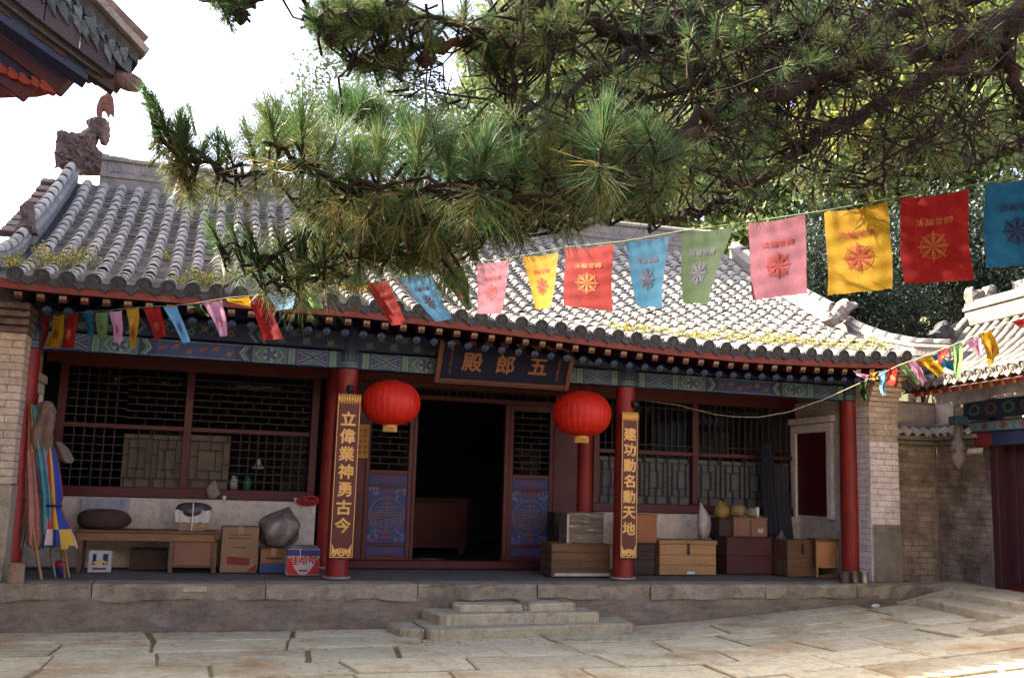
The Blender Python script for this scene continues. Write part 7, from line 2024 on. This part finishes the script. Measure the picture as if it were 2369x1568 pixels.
# straw coloured hanging tufts
for (x, y, d) in ((790, 470, 2.95), (850, 500, 2.95), (760, 455, 3.0), (1000, 520, 3.1), (1040, 560, 3.2), (1090, 490, 3.1), (930, 500, 3.1), (1390, 420, 2.95), (1420, 440, 3.0), (1340, 530, 3.3), (1290, 520, 3.3), (1180, 540, 3.3), (1300, 560, 3.35)):
    c = AD(x, y, d)
    if not hooked(c, .6): continue
    tuft(c, -CU + CR * RNG.normal(-.35, .35), 60, 76 * d / 2278, 10, 70, .05, .8, .2)
def inside(x, y, poly):
    r = False; n = len(poly)
    for i in range(n):
        (x1, y1), (x2, y2) = poly[i], poly[(i + 1) % n]
        if (y1 > y) != (y2 > y) and x < (x2 - x1) * (y - y1) / (y2 - y1) + x1: r = not r
    return r
def scatter(poly, count, d0, d1, n, Lm, old, up=.6, twig=True, a1=80):
    xs_ = [p[0] for p in poly]; ys_ = [p[1] for p in poly]; k = 0; guard = 0
    while k < count and guard < count * 60:
        guard += 1
        x, y = RNG.uniform(min(xs_), max(xs_)), RNG.uniform(min(ys_), max(ys_))
        if not inside(x, y, poly): continue
        d = RNG.uniform(d0, d1); c = AD(x, y, d)
        if not hooked(c, .6): continue
        k += 1
        tuft(c, CU * up + RNG.normal(0, .55, 3), n, Lm * RNG.uniform(.8, 1.15), 15, a1, .06, old, .1)
        if twig: twig_to(c, .0045)
# bough mass in the middle, its left tongue and the low fringe
scatter([(620, 250), (760, 330), (1000, 300), (1180, 280), (1330, 250), (1560, 330), (1580, 480), (1330, 560), (1180, 560), (980, 620), (820, 600), (720, 500), (660, 420), (580, 390), (590, 360)], 190, 3.0, 4.0, 64, .092, .10)
scatter([(660, 440), (1000, 470), (1330, 480), (1320, 560), (1180, 600), (1000, 640), (840, 610), (700, 560)], 80, 3.1, 3.8, 70, .10, .22, .1)
scatter([(640, 600), (760, 590), (860, 615), (760, 645), (660, 650)], 14, 3.1, 3.6, 60, .11, .08)
# bright tufts behind, left
scatter([(770, 240), (900, 270), (960, 320), (860, 330), (780, 320)], 22, 3.6, 4.2, 90, .11, .0, 1.2)
# upper boughs: around each traced limb
scatter([(690, 40), (800, 20), (900, 0), (1000, 0), (1010, 60), (900, 70), (830, 105), (690, 110)], 70, 3.4, 4.0, 100, .085, .12, .4)
scatter([(470, 0), (560, 0), (570, 35), (500, 20)], 14, 3.45, 3.6, 90, .075, .05, .2)
scatter([(800, 140), (950, 110), (1010, 100), (1000, 150), (860, 180)], 24, 3.5, 3.7, 80, .085, .1, .5)
scatter([(1040, 60), (1200, 20), (1330, 60), (1250, 140), (1130, 170), (1060, 120)], 80, 3.6, 4.2, 85, .09, .2, .3)
scatter([(1300, 10), (1700, 10), (2000, 60), (2100, 160), (1800, 260), (1560, 330), (1350, 250), (1180, 300), (1120, 250), (1280, 130)], 150, 3.7, 4.9, 62, .072, .12, .1)
scatter([(1560, 260), (1750, 220), (1830, 330), (1700, 440), (1560, 480)], 42, 3.7, 4.4, 60, .075, .15, .0)
scatter([(1800, 60), (2369, 0), (2369, 60), (2100, 130), (1900, 130)], 30, 4.2, 5.0, 45, .09, .3, .0)
scatter([(1500, 470), (1900, 380), (2369, 250), (2369, 400), (1900, 460), (1550, 520)], 26, 4.2, 4.9, 40, .085, .4, .0)
# unseen crown tufts added above the frame to shade the court
for k in range(420):
    p = np.array([RNG.uniform(-3.2, 4.5), RNG.uniform(-9.6, -5.4), 0.0]); hd = math.hypot(p[0] + 3.56, p[1] + 12.25)
    p[2] = max(5.0, 1.66 + hd * .70) + RNG.uniform(.3, 2.0)
    tuft(p, [RNG.normal(0, .5), RNG.normal(0, .5), .8], 60, .14, 20, 90, .10, .1)
for k in range(640):   # unseen western tufts, added to shade the flags
    p = np.array([RNG.uniform(-7.2, -3.4), RNG.uniform(-5.7, -2.6), 0.0]); hd = math.hypot(p[0] + 3.56, p[1] + 12.25)
    p[2] = 1.66 + hd * .70 + RNG.uniform(.2, 1.5)
    tuft(p, [RNG.normal(0, .5), RNG.normal(0, .5), .8], 80, .16, 20, 90, .10, .1)
for e in ((-6.5, -3.2), (-5.2, -3.0), (-4.2, -4.6), (-5.8, -5.0), (-3.6, -3.4)):
    a = TR_[5]; e = Vector((e[0], e[1], 1.66 + math.hypot(e[0] + 3.56, e[1] + 12.25) * .74 + .6)); limb([a, a.lerp(e, .5) + Vector((0, 0, .5)), e], .07, .015)
for k in range(9):
    a = TR_[4].lerp(TR_[5], random.random()); e = Vector((random.uniform(-2.8, 4.2), random.uniform(-9.2, -5.6), 0)); e.z = 1.66 + math.hypot(e.x + 3.56, e.y + 12.25) * .74 + 1
    e.z = max(e.z, 6); limb([a, a.lerp(e, .5) + Vector((0, 0, .3)), e], .06, .015)
# bare twig network on the right
def bare(x0, x1, y0, y1, n, dlo, dhi, ln):
    for k in range(n):
        i = RNG.integers(0, len(LP_)); p = LP_[i]
        v = p - CAM_POS; w = v @ CF; px = (512 + FPX * (v @ CR) / w) / KD; py = (338.5 - FPX * (v @ CU) / w) / KD
        if not (x0 < px < x1 and y0 < py < y1): continue
        d = unit(CR * RNG.normal(-.3, .9) - CU * RNG.normal(.35, .8) + CF * RNG.normal(0, .35)); L = ln * RNG.uniform(.4, 1.4)
        pts = [p]; n_ = 5
        for q in range(n_): d = unit(d + RNG.normal(0, .28, 3) + np.array([0, 0, .04])); pts.append(pts[-1] + d * L / n_)
        if not all(clear_of_flags(q) for q in pts): continue
        TW.tube([Vector(q) for q in pts], [.0055, .005, .0045, .004, .003, .0022], 5, False)
        for q in (2, 3, 4, 5):
            for _ in range(2):
                d2 = unit(d + RNG.normal(0, .8, 3)); e = pts[q] + d2 * L * RNG.uniform(.12, .4)
                if not clear_of_flags(e): continue
                TW.tube([Vector(pts[q]), Vector((pts[q] + e) / 2 + RNG.normal(0, .012, 3)), Vector(e)], [.0035, .003, .002], 4, False)
                if RNG.uniform() < .30: tuft(e, d2, 24, .055, 15, 80, .03, .25)
bare(1480, 2480, -60, 460, 420, 4, 5, .55)
bare(800, 1480, -60, 300, 90, 4, 5, .32)
# cones
for k, (x, y, d) in enumerate(((558, 38, 3.5), (818, 38, 3.45), (915, 48, 3.5), (770, 88, 3.45), (984, 138, 3.6), (1020, 105, 3.65), (920, 18, 3.5))):
    c = AD(x, y, d); mb = MB(); prof = []
    for q in range(9):
        t = q / 8; prof.append((.021 * math.sin(PI * min(1, t * .92 + .06)) ** .8 * (1 + .12 * (q % 2)), .035 - .07 * t))
    mb.lathe(c, prof, 12, .1, 6); mb.build("cone", M_bark, pine)
stuff(TW.build("twigs", M_bark, pine))
# needles: a folded two-segment blade each
base = np.concatenate(N_base); d = np.concatenate(N_dir); L = np.concatenate(N_len)[:, None]; mi = np.concatenate(N_mat)
def needles(sel, name, m, wid):
    b, dd, l = base[sel], d[sel], L[sel]; n = len(b)
    side = unit(np.cross(dd, RNG.normal(size=(n, 3)))); w = wid * RNG.uniform(.8, 1.2, (n, 1))
    bend = np.array([0, 0, -1.0]) * l * RNG.uniform(.0, .20, (n, 1)) + RNG.normal(0, .07, (n, 3)) * l
    V = np.empty((n, 5, 3)); mid = b + dd * l * .55 - bend * -.25; tip = b + dd * l + bend
    V[:, 0] = b - side * w * .8; V[:, 1] = b + side * w * .8; V[:, 2] = mid + side * w; V[:, 3] = mid - side * w; V[:, 4] = tip
    V -= np.array(WPOS[pine.name])
    idx = (np.arange(n)[:, None] * 5 + np.array([0, 1, 2, 3, 3, 2, 4])).reshape(-1)
    me = bpy.data.meshes.new(name); me.vertices.add(5 * n); me.vertices.foreach_set("co", V.reshape(-1)); me.loops.add(7 * n); me.loops.foreach_set("vertex_index", idx)
    me.polygons.add(2 * n); ls = (np.arange(n)[:, None] * 7 + np.array([0, 4])).reshape(-1); me.polygons.foreach_set("loop_start", ls); me.polygons.foreach_set("loop_total", np.tile([4, 3], n))
    me.materials.append(m); me.update(calc_edges=True)
    o = bpy.data.objects.new(name, me); COL.objects.link(o); o.parent = pine; WPOS[o.name] = WPOS[pine.name]; return stuff(o)
M_needle = mat("pine_needle", (.070, .130, .036), (.042, .092, .042), 7, .62, spec=.2, island=.4, transl=.32, c3=(.12, .12, .035), s3=2.2, t3=(.52, .66))
M_straw = mat("old_needle", (.25, .22, .085), (.20, .15, .055), 7, .5, spec=.4, island=.35, transl=.32)
needles(mi == 0, "needles", M_needle, .00088)
needles(mi == 1, "old_needles", M_straw, .00088)
print("needles", len(base), "paving", npav)
